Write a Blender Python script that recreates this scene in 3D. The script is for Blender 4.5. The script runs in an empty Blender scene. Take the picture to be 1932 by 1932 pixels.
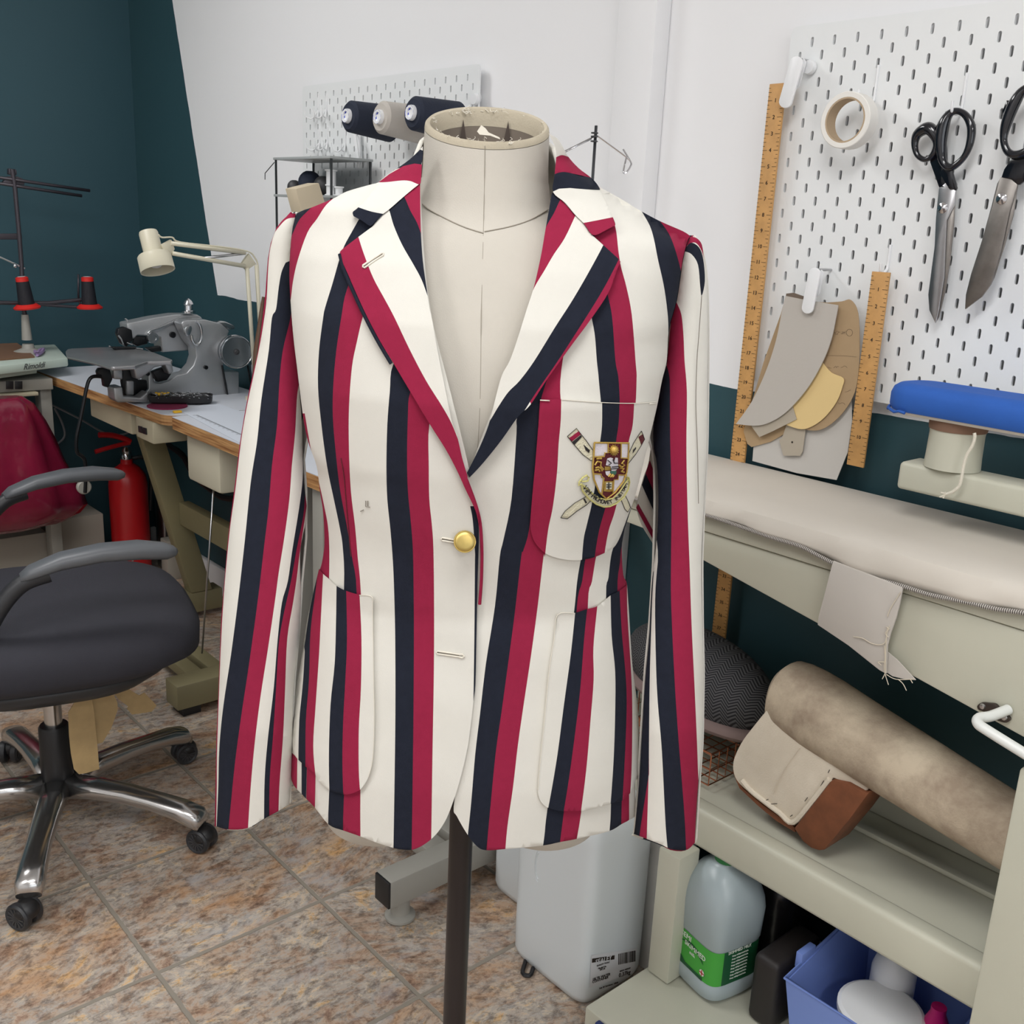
import bpy, bmesh, math, random
from mathutils import Vector as V, Matrix, Quaternion
from mathutils.geometry import delaunay_2d_cdt
random.seed(7)
SC = bpy.context.scene
COL = SC.collection
# ---------------------------------------------------------------- camera
EYE = V((0, 0, 1.31)); FPX = 1936.4; CX = 966.0
YAW, PITCH, ROLL = 0.7277, 0.2727, 0.0474
FW = V((math.cos(PITCH)*math.sin(YAW), math.cos(PITCH)*math.cos(YAW), -math.sin(PITCH)))
RT0 = V((math.cos(YAW), -math.sin(YAW), 0)); UP0 = RT0.cross(FW)
RT = RT0*math.cos(ROLL)+UP0*math.sin(ROLL); UPV = -RT0*math.sin(ROLL)+UP0*math.cos(ROLL)
cam = bpy.data.objects.new('camera', bpy.data.cameras.new('camera')); COL.objects.link(cam)
cam.data.sensor_width = 36; cam.data.lens = 36*FPX/1932; cam.data.clip_start = .02
cam.matrix_world = Matrix(((RT.x, UPV.x, -FW.x, EYE.x), (RT.y, UPV.y, -FW.y, EYE.y), (RT.z, UPV.z, -FW.z, EYE.z), (0, 0, 0, 1)))
SC.camera = cam
def ray(x, y): return FW+RT*((x-CX)/FPX)-UPV*((y-CX)/FPX)
def on(ax, v, x, y):                    # the place where the line of sight meets a real plane of the room
    d = ray(x, y); i = 'xyz'.index(ax)
    return EYE+d*((v-EYE[i])/d[i])
def ons(ax, v, pts): return [on(ax, v, *p) for p in pts]
# ---------------------------------------------------------------- materials
def srgb(r, g=None, b=None):
    c = (r, g, b) if g is not None else r
    return tuple(((v/255)/12.92 if v/255 <= .04045 else ((v/255+.055)/1.055)**2.4) for v in c)+(1,)
def mat(name, col, rough=.6, metal=0, bump=0, bscale=60, var=0, vscale=8, spec=.5, sheen=0, trans=0, alpha=1, emit=0, coat=0, sub=0):
    m = bpy.data.materials.new(name); m.use_nodes = True
    nt = m.node_tree; B = nt.nodes['Principled BSDF']; L = nt.links.new
    c = srgb(col); B.inputs['Base Color'].default_value = c
    B.inputs['Roughness'].default_value = rough; B.inputs['Metallic'].default_value = metal
    B.inputs['Specular IOR Level'].default_value = spec; B.inputs['Sheen Weight'].default_value = sheen
    B.inputs['Transmission Weight'].default_value = trans; B.inputs['Alpha'].default_value = alpha
    B.inputs['Coat Weight'].default_value = coat
    if sub: B.inputs['Subsurface Weight'].default_value = sub; B.inputs['Subsurface Radius'].default_value = (.02, .02, .02)
    if emit: B.inputs['Emission Color'].default_value = c; B.inputs['Emission Strength'].default_value = emit
    tc = nt.nodes.new('ShaderNodeTexCoord')
    if bump:
        n = nt.nodes.new('ShaderNodeTexNoise'); n.inputs['Scale'].default_value = bscale; n.inputs['Detail'].default_value = 3
        b = nt.nodes.new('ShaderNodeBump'); b.inputs['Strength'].default_value = bump; b.inputs['Distance'].default_value = .002
        L(tc.outputs['Object'], n.inputs['Vector']); L(n.outputs['Fac'], b.inputs['Height']); L(b.outputs['Normal'], B.inputs['Normal'])
    if var:
        n = nt.nodes.new('ShaderNodeTexNoise'); n.inputs['Scale'].default_value = vscale; n.inputs['Detail'].default_value = 5; n.inputs['Roughness'].default_value = .6
        r = nt.nodes.new('ShaderNodeValToRGB'); L(tc.outputs['Object'], n.inputs['Vector']); L(n.outputs['Fac'], r.inputs['Fac'])
        r.color_ramp.elements[0].position = .3; r.color_ramp.elements[1].position = .7
        r.color_ramp.elements[0].color = tuple(v*(1-var) for v in c[:3])+(1,)
        r.color_ramp.elements[1].color = tuple(min(1, v*(1+var*.6)) for v in c[:3])+(1,)
        L(r.outputs['Color'], B.inputs['Base Color'])
    return m
M = {}
def mk(k, *a, **b): M[k] = mat(k, *a, **b); return M[k]
# ---------------------------------------------------------------- objects
LOC = {}
def _org(parent): return LOC.get(parent.name, V((0, 0, 0))) if parent else V((0, 0, 0))
def tag(o, label=None, cat=None, group=None, kind=None):
    if label: o['label'] = label
    if cat: o['category'] = cat
    if group: o['group'] = group
    if kind: o['kind'] = kind
    return o
def thing(name, loc, label, cat, group=None):
    o = bpy.data.objects.new(name, None); COL.objects.link(o); o.location = loc; o.empty_display_size = .05
    LOC[o.name] = V(loc); return tag(o, label, cat, group)
class MB:
    def __init__(s): s.v = []; s.f = []; s.m = []; s.sm = []
    def add(s, vs, fs, m=0, smooth=False):
        b = len(s.v); s.v += [V(p) for p in vs]; s.f += [tuple(b+i for i in f) for f in fs]
        s.m += [m]*len(fs); s.sm += [smooth]*len(fs); return s
    def box(s, a, b, m=0):
        x0, y0, z0 = a; x1, y1, z1 = b
        return s.add([(x0,y0,z0),(x1,y0,z0),(x1,y1,z0),(x0,y1,z0),(x0,y0,z1),(x1,y0,z1),(x1,y1,z1),(x0,y1,z1)],
                     [(0,3,2,1),(4,5,6,7),(0,1,5,4),(1,2,6,5),(2,3,7,6),(3,0,4,7)], m)
    def prism(s, pts, vec, m=0):
        n = len(pts); vec = V(vec)
        return s.add(list(pts)+[V(p)+vec for p in pts], [tuple(range(n))[::-1], tuple(range(n, 2*n))]+[(i, (i+1) % n, n+(i+1) % n, n+i) for i in range(n)], m)
    def loft(s, rings, m=0, cap=True, smooth=True, closed=True):
        n = len(rings[0]); vs = [p for r in rings for p in r]; fs = []
        for k in range(len(rings)-1):
            for i in range(n if closed else n-1):
                j = (i+1) % n; fs.append((k*n+i, k*n+j, (k+1)*n+j, (k+1)*n+i))
        s.add(vs, fs, m, smooth)
        if cap and closed:
            s.add(rings[0], [tuple(range(n))[::-1]], m); s.add(rings[-1], [tuple(range(n))], m)
        return s
    def tube(s, pts, r, n=10, m=0, closed=False, cap=True):
        pts = [V(p) for p in pts]; N = len(pts); rings = []; prev = None
        for i, p in enumerate(pts):
            a = pts[(i-1) % N] if (closed or i) else p; b = pts[(i+1) % N] if (closed or i < N-1) else p
            t = (b-a).normalized()
            if prev is None:
                h = V((0, 0, 1)) if abs(t.z) < .9 else V((1, 0, 0)); u = t.cross(h).normalized()
            else: u = (prev-t*prev.dot(t)).normalized()
            prev = u; w = t.cross(u); rr = r[i] if isinstance(r, (list, tuple)) else r
            rings.append([p+(u*math.cos(2*math.pi*k/n)+w*math.sin(2*math.pi*k/n))*rr for k in range(n)])
        if closed: rings.append(rings[0]); cap = False
        return s.loft(rings, m, cap)
    def cyl(s, a, b, r, r2=None, n=24, m=0): return s.tube([a, b], [r, r if r2 is None else r2], n, m)
    def lathe(s, c, prof, n=28, m=0, ax=(0, 0, 1), cap=True):      # prof: (radius, height) along ax
        ax = V(ax).normalized(); h = V((0, 0, 1)) if abs(ax.z) < .9 else V((1, 0, 0)); u = ax.cross(h).normalized(); w = ax.cross(u); c = V(c)
        return s.loft([[c+ax*z+(u*math.cos(2*math.pi*k/n)+w*math.sin(2*math.pi*k/n))*max(r, 1e-5) for k in range(n)] for r, z in prof], m, cap)
    def ball(s, c, r, n=16, m=0, R=None):
        rx, ry, rz = (r, r, r) if not isinstance(r, (tuple, list)) else r; c = V(c); rings = []
        for i in range(1, n):
            a = math.pi*i/n-math.pi/2; q = []
            for k in range(n*2):
                t = math.pi*k/n; p = V((rx*math.cos(a)*math.cos(t), ry*math.cos(a)*math.sin(t), rz*math.sin(a)))
                q.append(c+(R @ p if R else p))
            rings.append(q)
        return s.loft(rings, m)
    def build(s, name, mats, parent=None, bevel=0, seg=2, auto=.6, weld=True):
        o0 = _org(parent); me = bpy.data.meshes.new(name)
        me.from_pydata([tuple(p-o0) for p in s.v], [], s.f); me.validate()
        if not isinstance(mats, (list, tuple)): mats = [mats]
        for mm in mats: me.materials.append(M[mm] if isinstance(mm, str) else mm)
        if len(me.polygons) == len(s.m): me.polygons.foreach_set('material_index', s.m)
        me.polygons.foreach_set('use_smooth', [bool(x) for x in (s.sm if len(me.polygons) == len(s.m) else [True]*len(me.polygons))])
        bm = bmesh.new(); bm.from_mesh(me)
        if weld: bmesh.ops.remove_doubles(bm, verts=bm.verts, dist=1e-6)
        bmesh.ops.recalc_face_normals(bm, faces=bm.faces)
        if bevel:
            es = [e for e in bm.edges if len(e.link_faces) == 2 and e.calc_face_angle(0) > .5]
            bmesh.ops.bevel(bm, geom=es, offset=bevel, segments=seg, profile=.5, affect='EDGES', clamp_overlap=True)
            for f in bm.faces: f.smooth = True
        for e in bm.edges:
            if len(e.link_faces) == 2 and e.calc_face_angle(0) > auto: e.smooth = False
        bm.to_mesh(me); bm.free()
        o = bpy.data.objects.new(name, me); COL.objects.link(o)
        if parent: o.parent = parent
        LOC[o.name] = o0
        return o
def struct(name, mb, mats, **k):
    o = mb.build(name, mats, **k); o['kind'] = 'structure'; return o
def copy_tree(o, d, label=None, parent=None):
    c = o.copy(); COL.objects.link(c)
    if parent: c.parent = parent
    else:
        c.location = o.location+V(d)
        if label: c['label'] = label
    for ch in list(o.children): copy_tree(ch, d, None, c)
    return c
# ---------------------------------------------------------------- curves
def cr(pts, n=6, closed=False):                       # Catmull-Rom through the points
    P = [V(p) for p in pts]; N = len(P); out = []
    if N < 3: return P
    for i in range(N if closed else N-1):
        if closed: a, b, c, d = P[(i-1) % N], P[i], P[(i+1) % N], P[(i+2) % N]
        else: a, b, c, d = P[max(i-1, 0)], P[i], P[i+1], P[min(i+2, N-1)]
        for k in range(n):
            t = k/n; out.append(((b*2)+(c-a)*t+(a*2-b*5+c*4-d)*t*t+(-a+b*3-c*3+d)*t**3)*.5)
    if not closed: out.append(P[-1])
    return out
def c2(pts, n=4, closed=False): return [(p.x, p.y) for p in cr([(x, y, 0) for x, y in pts], n, closed)]
def inside(x, y, poly):
    r = False; n = len(poly); j = n-1
    for i in range(n):
        xi, yi = poly[i]; xj, yj = poly[j]
        if (yi > y) != (yj > y) and x < (xj-xi)*(y-yi)/(yj-yi)+xi: r = not r
        j = i
    return r
def lerp_tab(t, v):                                   # smooth-ish table lookup, t sorted rising
    if v <= t[0][0]: return t[0][1:]
    if v >= t[-1][0]: return t[-1][1:]
    for a, b in zip(t, t[1:]):
        if a[0] <= v <= b[0]:
            k = (v-a[0])/(b[0]-a[0]); return tuple(p+(q-p)*k for p, q in zip(a[1:], b[1:]))
def surf(name, outline, regions, fn, mats, parent, step=10, thick=.003, base=0, tris=None):
    """cloth cut to an outline: triangulated, each region its own colour, laid over the body surface fn, with real thickness"""
    polys = [outline]+[r[1] for r in regions]
    vs = []; fs = []; es = []
    for p in polys:
        b = len(vs); vs += [V(q) for q in p]; n = len(p)
        es += [(b+i, b+(i+1) % n) for i in range(n)]
    xs = [p[0] for p in outline]; ys = [p[1] for p in outline]
    y = min(ys); k = 0
    while y < max(ys):
        x = min(xs)+(step/2 if k % 2 else 0)
        while x < max(xs):
            if inside(x, y, outline): vs.append(V((x, y)))
            x += step
        y += step*.87; k += 1
    ov, oe, of, *_ = delaunay_2d_cdt(vs, es, [], 0, 1e-4, False)
    tri = []; mi = []
    for f in of:
        cx = sum(ov[i].x for i in f)/len(f); cy = sum(ov[i].y for i in f)/len(f)
        if not inside(cx, cy, outline): continue
        c = base
        for m_, p in regions:
            if inside(cx, cy, p): c = m_
        tri.append(tuple(f)); mi.append(c)
    used = sorted({i for f in tri for i in f}); mp = {i: k for k, i in enumerate(used)}
    front = [fn(ov[i].x, ov[i].y, 0) for i in used]; back = [fn(ov[i].x, ov[i].y, thick) for i in used]
    n = len(used); mb = MB(); mb.v = front+back
    cnt = {}
    for f, c in zip(tri, mi):
        g = tuple(mp[i] for i in f); mb.f.append(g); mb.m.append(c); mb.sm.append(True)
        mb.f.append(tuple(n+i for i in g[::-1])); mb.m.append(c); mb.sm.append(True)
        for a, b in ((g[0], g[1]), (g[1], g[2]), (g[2], g[0])): cnt.setdefault((min(a, b), max(a, b)), []).append((a, b, c))
    for k_, l in cnt.items():
        if len(l) == 1:
            a, b, c = l[0]; mb.f.append((a, n+a, n+b, b)); mb.m.append(c); mb.sm.append(True)
    return mb.build(name, mats, parent, auto=1.1, weld=False)
def band(a, b): return list(a)+list(b)[::-1]
def text(name, s, size, org, right, up, m, parent=None, ext=.0004, align='LEFT', bold=0, shear=0):
    cu = bpy.data.curves.new(name, 'FONT'); cu.body = s; cu.shear = shear; cu.size = size; cu.extrude = ext; cu.align_x = align; cu.offset = bold
    t = bpy.data.objects.new('t', cu); COL.objects.link(t)
    me = bpy.data.meshes.new_from_object(t, depsgraph=bpy.context.evaluated_depsgraph_get())
    bpy.data.objects.remove(t); o0 = _org(parent); right = V(right).normalized(); up = V(up).normalized(); nn = right.cross(up)
    for v in me.vertices: v.co = V(org)+right*v.co.x+up*v.co.y+nn*v.co.z-o0
    me.materials.clear(); me.materials.append(M[m]); me.name = name
    o = bpy.data.objects.new(name, me); COL.objects.link(o)
    if parent: o.parent = parent
    LOC[o.name] = o0; return o
def texts(name, items, m, parent, ext=.0003):          # many short strings as ONE mesh: (s, size, org, right, up)
    mb = MB()
    for s, size, org, right, up in items:
        cu = bpy.data.curves.new('c', 'FONT'); cu.body = s; cu.size = size; cu.extrude = ext; cu.align_x = 'CENTER'; cu.resolution_u = 2
        t = bpy.data.objects.new('t', cu); COL.objects.link(t)
        me = bpy.data.meshes.new_from_object(t, depsgraph=bpy.context.evaluated_depsgraph_get())
        bpy.data.objects.remove(t); r = V(right).normalized(); u = V(up).normalized(); nn = r.cross(u)
        mb.add([V(org)+r*v.co.x+u*v.co.y+nn*v.co.z for v in me.vertices], [tuple(p.vertices) for p in me.polygons])
        bpy.data.meshes.remove(me)
    return mb.build(name, m, parent, weld=False)
def slab(name, pts, vec, m, parent=None, bevel=0, seg=2):
    return MB().prism(pts, vec).build(name, m, parent, bevel=bevel, seg=seg)
PW = dict(ceil=20, win=14, exp=-0.22)
# ---------------------------------------------------------------- palette
mk('white_paint', (238, 238, 239), .75, bump=.15, bscale=25, var=.02, vscale=3)
mk('board_white', (236, 238, 238), .45)
mk('plastic_white', (238, 239, 240), .35)
mk('steel', (190, 190, 192), .28, 1, var=.12, vscale=20)
mk('worn_steel', (150, 145, 140), .38, 1, var=.25, vscale=25)
mk('chrome', (215, 215, 218), .12, 1)
mk('black_enamel', (14, 16, 24), .15, coat=.6)
mk('black_plastic', (26, 26, 28), .45)
mk('dark_grey', (62, 62, 64), .5)
mk('frame_cream', (196, 195, 178), .42, var=.05, vscale=5)
mk('wood_rule', (200, 152, 92), .55, var=.14, vscale=40)
mk('ink', (40, 30, 22), .7)
mk('card_grey', (188, 182, 174), .85, bump=.1, bscale=200)
mk('card_white', (196, 192, 186), .85)
mk('card_yellow', (226, 198, 140), .8)
mk('card_kraft', (172, 146, 112), .85, var=.08, vscale=12)
mk('pencil', (110, 92, 74), .8)
mk('red_paint', (178, 20, 26), .35)
mk('green_wall', (42, 76, 86), .55, bump=.12, bscale=25, var=.03, vscale=2)
# ---------------------------------------------------------------- two-colour walls
WX, WY, DADO, DY = 1.525, 3.83, 1.044, 1.3
def wall_mat():
    m = bpy.data.materials.new('painted_wall'); m.use_nodes = True; nt = m.node_tree; L = nt.links.new; B = nt.nodes['Principled BSDF']
    tc = nt.nodes.new('ShaderNodeTexCoord'); sp = nt.nodes.new('ShaderNodeSeparateXYZ'); L(tc.outputs['Object'], sp.inputs[0])
    def mth(op, a, b):
        n = nt.nodes.new('ShaderNodeMath'); n.operation = op
        for i, v in enumerate((a, b)):
            if isinstance(v, (int, float)): n.inputs[i].default_value = v
            else: L(v, n.inputs[i])
        return n.outputs[0]
    nz = nt.nodes.new('ShaderNodeTexNoise'); nz.inputs['Scale'].default_value = 9; nz.inputs['Detail'].default_value = 3; L(tc.outputs['Object'], nz.inputs['Vector'])
    wob = mth('MULTIPLY', mth('SUBTRACT', nz.outputs['Fac'], .5), .012)
    above = mth('GREATER_THAN', mth('ADD', sp.outputs['Z'], wob), DADO)
    # the white field ends on a slanting painted line towards the corner
    lim = mth('ADD', mth('MULTIPLY', mth('SUBTRACT', sp.outputs['Z'], 1.05), PSL), PY0)
    left = mth('LESS_THAN', mth('ADD', sp.outputs['Y'], wob), lim)
    w = mth('MULTIPLY', above, left)
    mx = nt.nodes.new('ShaderNodeMix'); mx.data_type = 'RGBA'; L(w, mx.inputs[0])
    mx.inputs[6].default_value = srgb(40, 74, 82); mx.inputs[7].default_value = srgb(242, 242, 243); L(mx.outputs[2], B.inputs['Base Color'])
    B.inputs['Roughness'].default_value = .6
    b = nt.nodes.new('ShaderNodeBump'); b.inputs['Strength'].default_value = .12; b.inputs['Distance'].default_value = .002
    n2 = nt.nodes.new('ShaderNodeTexNoise'); n2.inputs['Scale'].default_value = 40; L(tc.outputs['Object'], n2.inputs['Vector'])
    L(n2.outputs['Fac'], b.inputs['Height']); L(b.outputs['Normal'], B.inputs['Normal'])
    return m
pa, pb = on('x', WX, 325, 0), on('x', WX, 410, 553)
PSL = (pa.y-pb.y)/(pa.z-pb.z); PY0 = pb.y+(1.05-pb.z)*PSL
M['painted_wall'] = wall_mat()
struct('wall_right', MB().box((WX, -2.6, 0), (WX+.1, WY+.1, 2.6)), 'painted_wall')
struct('wall_back', MB().box((-2.4, WY, 0), (WX+.1, WY+.1, 2.6)), 'green_wall')
struct('wall_left', MB().box((-2.5, -2.6, 0), (-2.4, WY+.1, 2.6)), 'white_paint')
struct('ceiling', MB().box((-2.5, -2.7, 2.6), (WX+.1, WY+.1, 2.7)), 'white_paint')
# front wall behind the camera has a wide window opening
fw = MB()
fw.box((-2.5, -2.7, 0), (WX+.1, -2.6, .9)); fw.box((-2.5, -2.7, 2.3), (WX+.1, -2.6, 2.6)); fw.box((-2.5, -2.7, .9), (-1.8, -2.6, 2.3)); fw.box((1.0, -2.7, .9), (WX+.1, -2.6, 2.3))
struct('wall_front', fw, 'white_paint')
wf = MB()
for a, b in (((-1.8, -2.68, .9), (1.0, -2.62, .95)), ((-1.8, -2.68, 2.25), (1.0, -2.62, 2.3)), ((-1.8, -2.68, .95), (-1.75, -2.62, 2.25)), ((.95, -2.68, .95), (1.0, -2.62, 2.25)), ((-.42, -2.68, .95), (-.37, -2.62, 2.25))): wf.box(a, b)
struct('window_1', wf, 'plastic_white')
# boxed pipe casing on the right wall, with the dark joint against the wall
y1 = 1.345
x1 = on('y', y1, 1240, 0).x
y2 = on('x', x1, 1167, 0).y
struct('trim_1', MB().box((x1, y1, 0), (WX-.0005, y2, 2.6)), 'white_paint', bevel=.004)
struct('baseboard_right', MB().box((WX-.018, y2+.002, 0), (WX-.0005, WY-.001, .1)), 'white_paint', bevel=.003)
# ---------------------------------------------------------------- tiled floor
TS = .33337
def floor_mat():
    m = bpy.data.materials.new('stone_tile'); m.use_nodes = True; nt = m.node_tree; L = nt.links.new; B = nt.nodes['Principled BSDF']
    N = lambda t: nt.nodes.new(t)
    def mth(op, a, b=0.0):
        n = N('ShaderNodeMath'); n.operation = op
        for i, v in enumerate((a, b)):
            if isinstance(v, (int, float)): n.inputs[i].default_value = v
            else: L(v, n.inputs[i])
        return n.outputs[0]
    tc = N('ShaderNodeTexCoord'); sp = N('ShaderNodeSeparateXYZ'); L(tc.outputs['Object'], sp.inputs[0])
    u = mth('DIVIDE', mth('SUBTRACT', sp.outputs['X'], 1.7284*TS), TS); v = mth('DIVIDE', mth('SUBTRACT', sp.outputs['Y'], 5.6089*TS), TS)
    fu, fv = mth('FLOOR', u), mth('FLOOR', v)
    du = mth('ABSOLUTE', mth('SUBTRACT', mth('SUBTRACT', u, fu), .5)); dv = mth('ABSOLUTE', mth('SUBTRACT', mth('SUBTRACT', v, fv), .5))
    nj = N('ShaderNodeTexNoise'); nj.inputs['Scale'].default_value = 55; nj.inputs['Detail'].default_value = 3; L(tc.outputs['Object'], nj.inputs['Vector'])
    edge = mth('ADD', mth('MAXIMUM', du, dv), mth('MULTIPLY', mth('SUBTRACT', nj.outputs['Fac'], .5), .012))
    g = N('ShaderNodeMapRange'); g.inputs['From Min'].default_value = .484; g.inputs['From Max'].default_value = .490; L(edge, g.inputs['Value'])
    # every tile shows another piece of the stone
    cell = N('ShaderNodeCombineXYZ'); L(fu, cell.inputs[0]); L(fv, cell.inputs[1])
    wn = N('ShaderNodeTexWhiteNoise'); wn.noise_dimensions = '3D'; L(cell.outputs[0], wn.inputs['Vector'])
    sc = N('ShaderNodeVectorMath'); sc.operation = 'SCALE'; sc.inputs['Scale'].default_value = 30; L(wn.outputs['Color'], sc.inputs[0])
    rot = N('ShaderNodeVectorRotate'); rot.rotation_type = 'Z_AXIS'; L(tc.outputs['Object'], rot.inputs['Vector']); L(mth('ADD', mth('MULTIPLY', wn.outputs['Value'], .9), -.3), rot.inputs['Angle'])
    st = N('ShaderNodeVectorMath'); st.operation = 'MULTIPLY'; st.inputs[1].default_value = (1, 1.6, 1); L(rot.outputs[0], st.inputs[0])
    ad = N('ShaderNodeVectorMath'); ad.operation = 'ADD'; L(st.outputs[0], ad.inputs[0]); L(sc.outputs[0], ad.inputs[1])
    def noise(scale, det=6, dist=.0, rough=.65):
        n = N('ShaderNodeTexNoise'); n.inputs['Scale'].default_value = scale; n.inputs['Detail'].default_value = det; n.inputs['Distortion'].default_value = dist; n.inputs['Roughness'].default_value = rough
        L(ad.outputs[0], n.inputs['Vector']); return n.outputs['Fac']
    r1 = N('ShaderNodeValToRGB'); L(noise(9.5, 10, .5, .78), r1.inputs['Fac']); e = r1.color_ramp.elements
    e[0].position = .30; e[0].color = srgb(104, 86, 76); e[1].position = .74; e[1].color = srgb(222, 208, 188)
    for p, c in ((.40, (150, 122, 104)), (.46, (178, 156, 136)), (.52, (168, 160, 152)), (.57, (194, 180, 162)), (.64, (206, 166, 114))):
        q = e.new(p); q.color = srgb(c)
    r2 = N('ShaderNodeValToRGB'); L(noise(4.2, 5, .3), r2.inputs['Fac']); e = r2.color_ramp.elements
    e[0].position = .5; e[0].color = (0, 0, 0, 1); e[1].position = .66; e[1].color = (1, 1, 1, 1)
    mo = N('ShaderNodeMix'); mo.data_type = 'RGBA'; mo.blend_type = 'MIX'; L(mth('MULTIPLY', r2.outputs['Color'], .55), mo.inputs[0]); L(r1.outputs['Color'], mo.inputs[6]); mo.inputs[7].default_value = srgb(186, 138, 90)
    r3 = N('ShaderNodeValToRGB'); L(noise(40, 8, .35, .8), r3.inputs['Fac']); e = r3.color_ramp.elements
    e[0].position = .38; e[0].color = (.34, .31, .30, 1); e[1].position = .54; e[1].color = (1.18, 1.18, 1.18, 1)
    mm = N('ShaderNodeMix'); mm.data_type = 'RGBA'; mm.blend_type = 'MULTIPLY'; mm.inputs[0].default_value = .85; L(mo.outputs[2], mm.inputs[6]); L(r3.outputs['Color'], mm.inputs[7])
    rb = N('ShaderNodeValToRGB'); L(noise(5.5, 6, .5, .7), rb.inputs['Fac']); e = rb.color_ramp.elements
    e[0].position = .56; e[0].color = (0, 0, 0, 1); e[1].position = .70; e[1].color = (1, 1, 1, 1)
    mg = N('ShaderNodeMix'); mg.data_type = 'RGBA'; L(mth('MULTIPLY', rb.outputs['Color'], .6), mg.inputs[0]); L(mm.outputs[2], mg.inputs[6]); mg.inputs[7].default_value = srgb(178, 180, 184)
    gr = N('ShaderNodeMix'); gr.data_type = 'RGBA'; L(g.outputs[0], gr.inputs[0]); L(mg.outputs[2], gr.inputs[6]); gr.inputs[7].default_value = srgb(146, 138, 126)
    L(gr.outputs[2], B.inputs['Base Color'])
    ro = N('ShaderNodeMapRange'); ro.inputs['To Min'].default_value = .42; ro.inputs['To Max'].default_value = .85; L(g.outputs[0], ro.inputs['Value']); L(ro.outputs[0], B.inputs['Roughness'])
    h = mth('SUBTRACT', mth('MULTIPLY', noise(22, 6, .8, .7), .35), g.outputs[0])
    b = N('ShaderNodeBump'); b.inputs['Strength'].default_value = .5; b.inputs['Distance'].default_value = .003; L(h, b.inputs['Height']); L(b.outputs['Normal'], B.inputs['Normal'])
    return m
M['stone_tile'] = floor_mat()
struct('floor', MB().box((-2.5, -2.7, -.05), (WX+.1, WY+.1, 0)), 'stone_tile')
# ---------------------------------------------------------------- lights: ceiling panels and daylight through the window
def area(name, loc, sx, sy, power, rot, col=(1, 1, 1)):
    l = bpy.data.lights.new(name, 'AREA'); l.shape = 'RECTANGLE'; l.size = sx; l.size_y = sy; l.energy = power; l.color = col
    o = bpy.data.objects.new(name, l); o.location = loc; o.rotation_euler = rot; COL.objects.link(o); return o
mk('lamp_diffuser', (255, 252, 246), .5, emit=3.0)
mk('lamp_body', (235, 235, 235), .4)
lamps = [(-.1, .2), (.05, 2.55), (-1.5, .9), (-.5, -1.6)]
lab = ['right-hand row, above the dress form', 'right-hand row, nearest the green wall', 'row along the left wall', 'row nearest the window']
for (lx, ly), lb in zip(lamps, lab):
    t = thing('ceiling_light', (lx, ly, 2.55), 'flat white ceiling light panel, '+lb, 'light', 'ceiling light panels')
    f = MB()
    for a, b in (((-.62, -.32), (.62, -.29)), ((-.62, .29), (.62, .32)), ((-.62, -.29), (-.59, .29)), ((.59, -.29), (.62, .29))):
        f.box((lx+a[0], ly+a[1], 2.555), (lx+b[0], ly+b[1], 2.599))
    f.build('lamp_frame', 'lamp_body', t)
    MB().box((lx-.59, ly-.29, 2.57), (lx+.59, ly+.29, 2.58)).build('lamp_diffuser', 'lamp_diffuser', t)
    area('ceiling_glow', (lx, ly, 2.55), 1.15, .55, PW['ceil'], (0, 0, 0), (.975, .985, 1))
area('window_daylight', (-.4, -2.58, 1.6), 2.6, 1.25, PW['win'], (math.radians(90), 0, 0), (.93, .97, 1))
w = bpy.data.worlds.new('world'); SC.world = w; w.use_nodes = True
w.node_tree.nodes['Background'].inputs[0].default_value = (.85, .92, 1, 1); w.node_tree.nodes['Background'].inputs[1].default_value = 1.0
SC.view_settings.view_transform = 'Standard'; SC.view_settings.look = 'None'; SC.view_settings.gamma = 1; SC.view_settings.use_curve_mapping = False
SC.view_settings.exposure = PW['exp']
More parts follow.
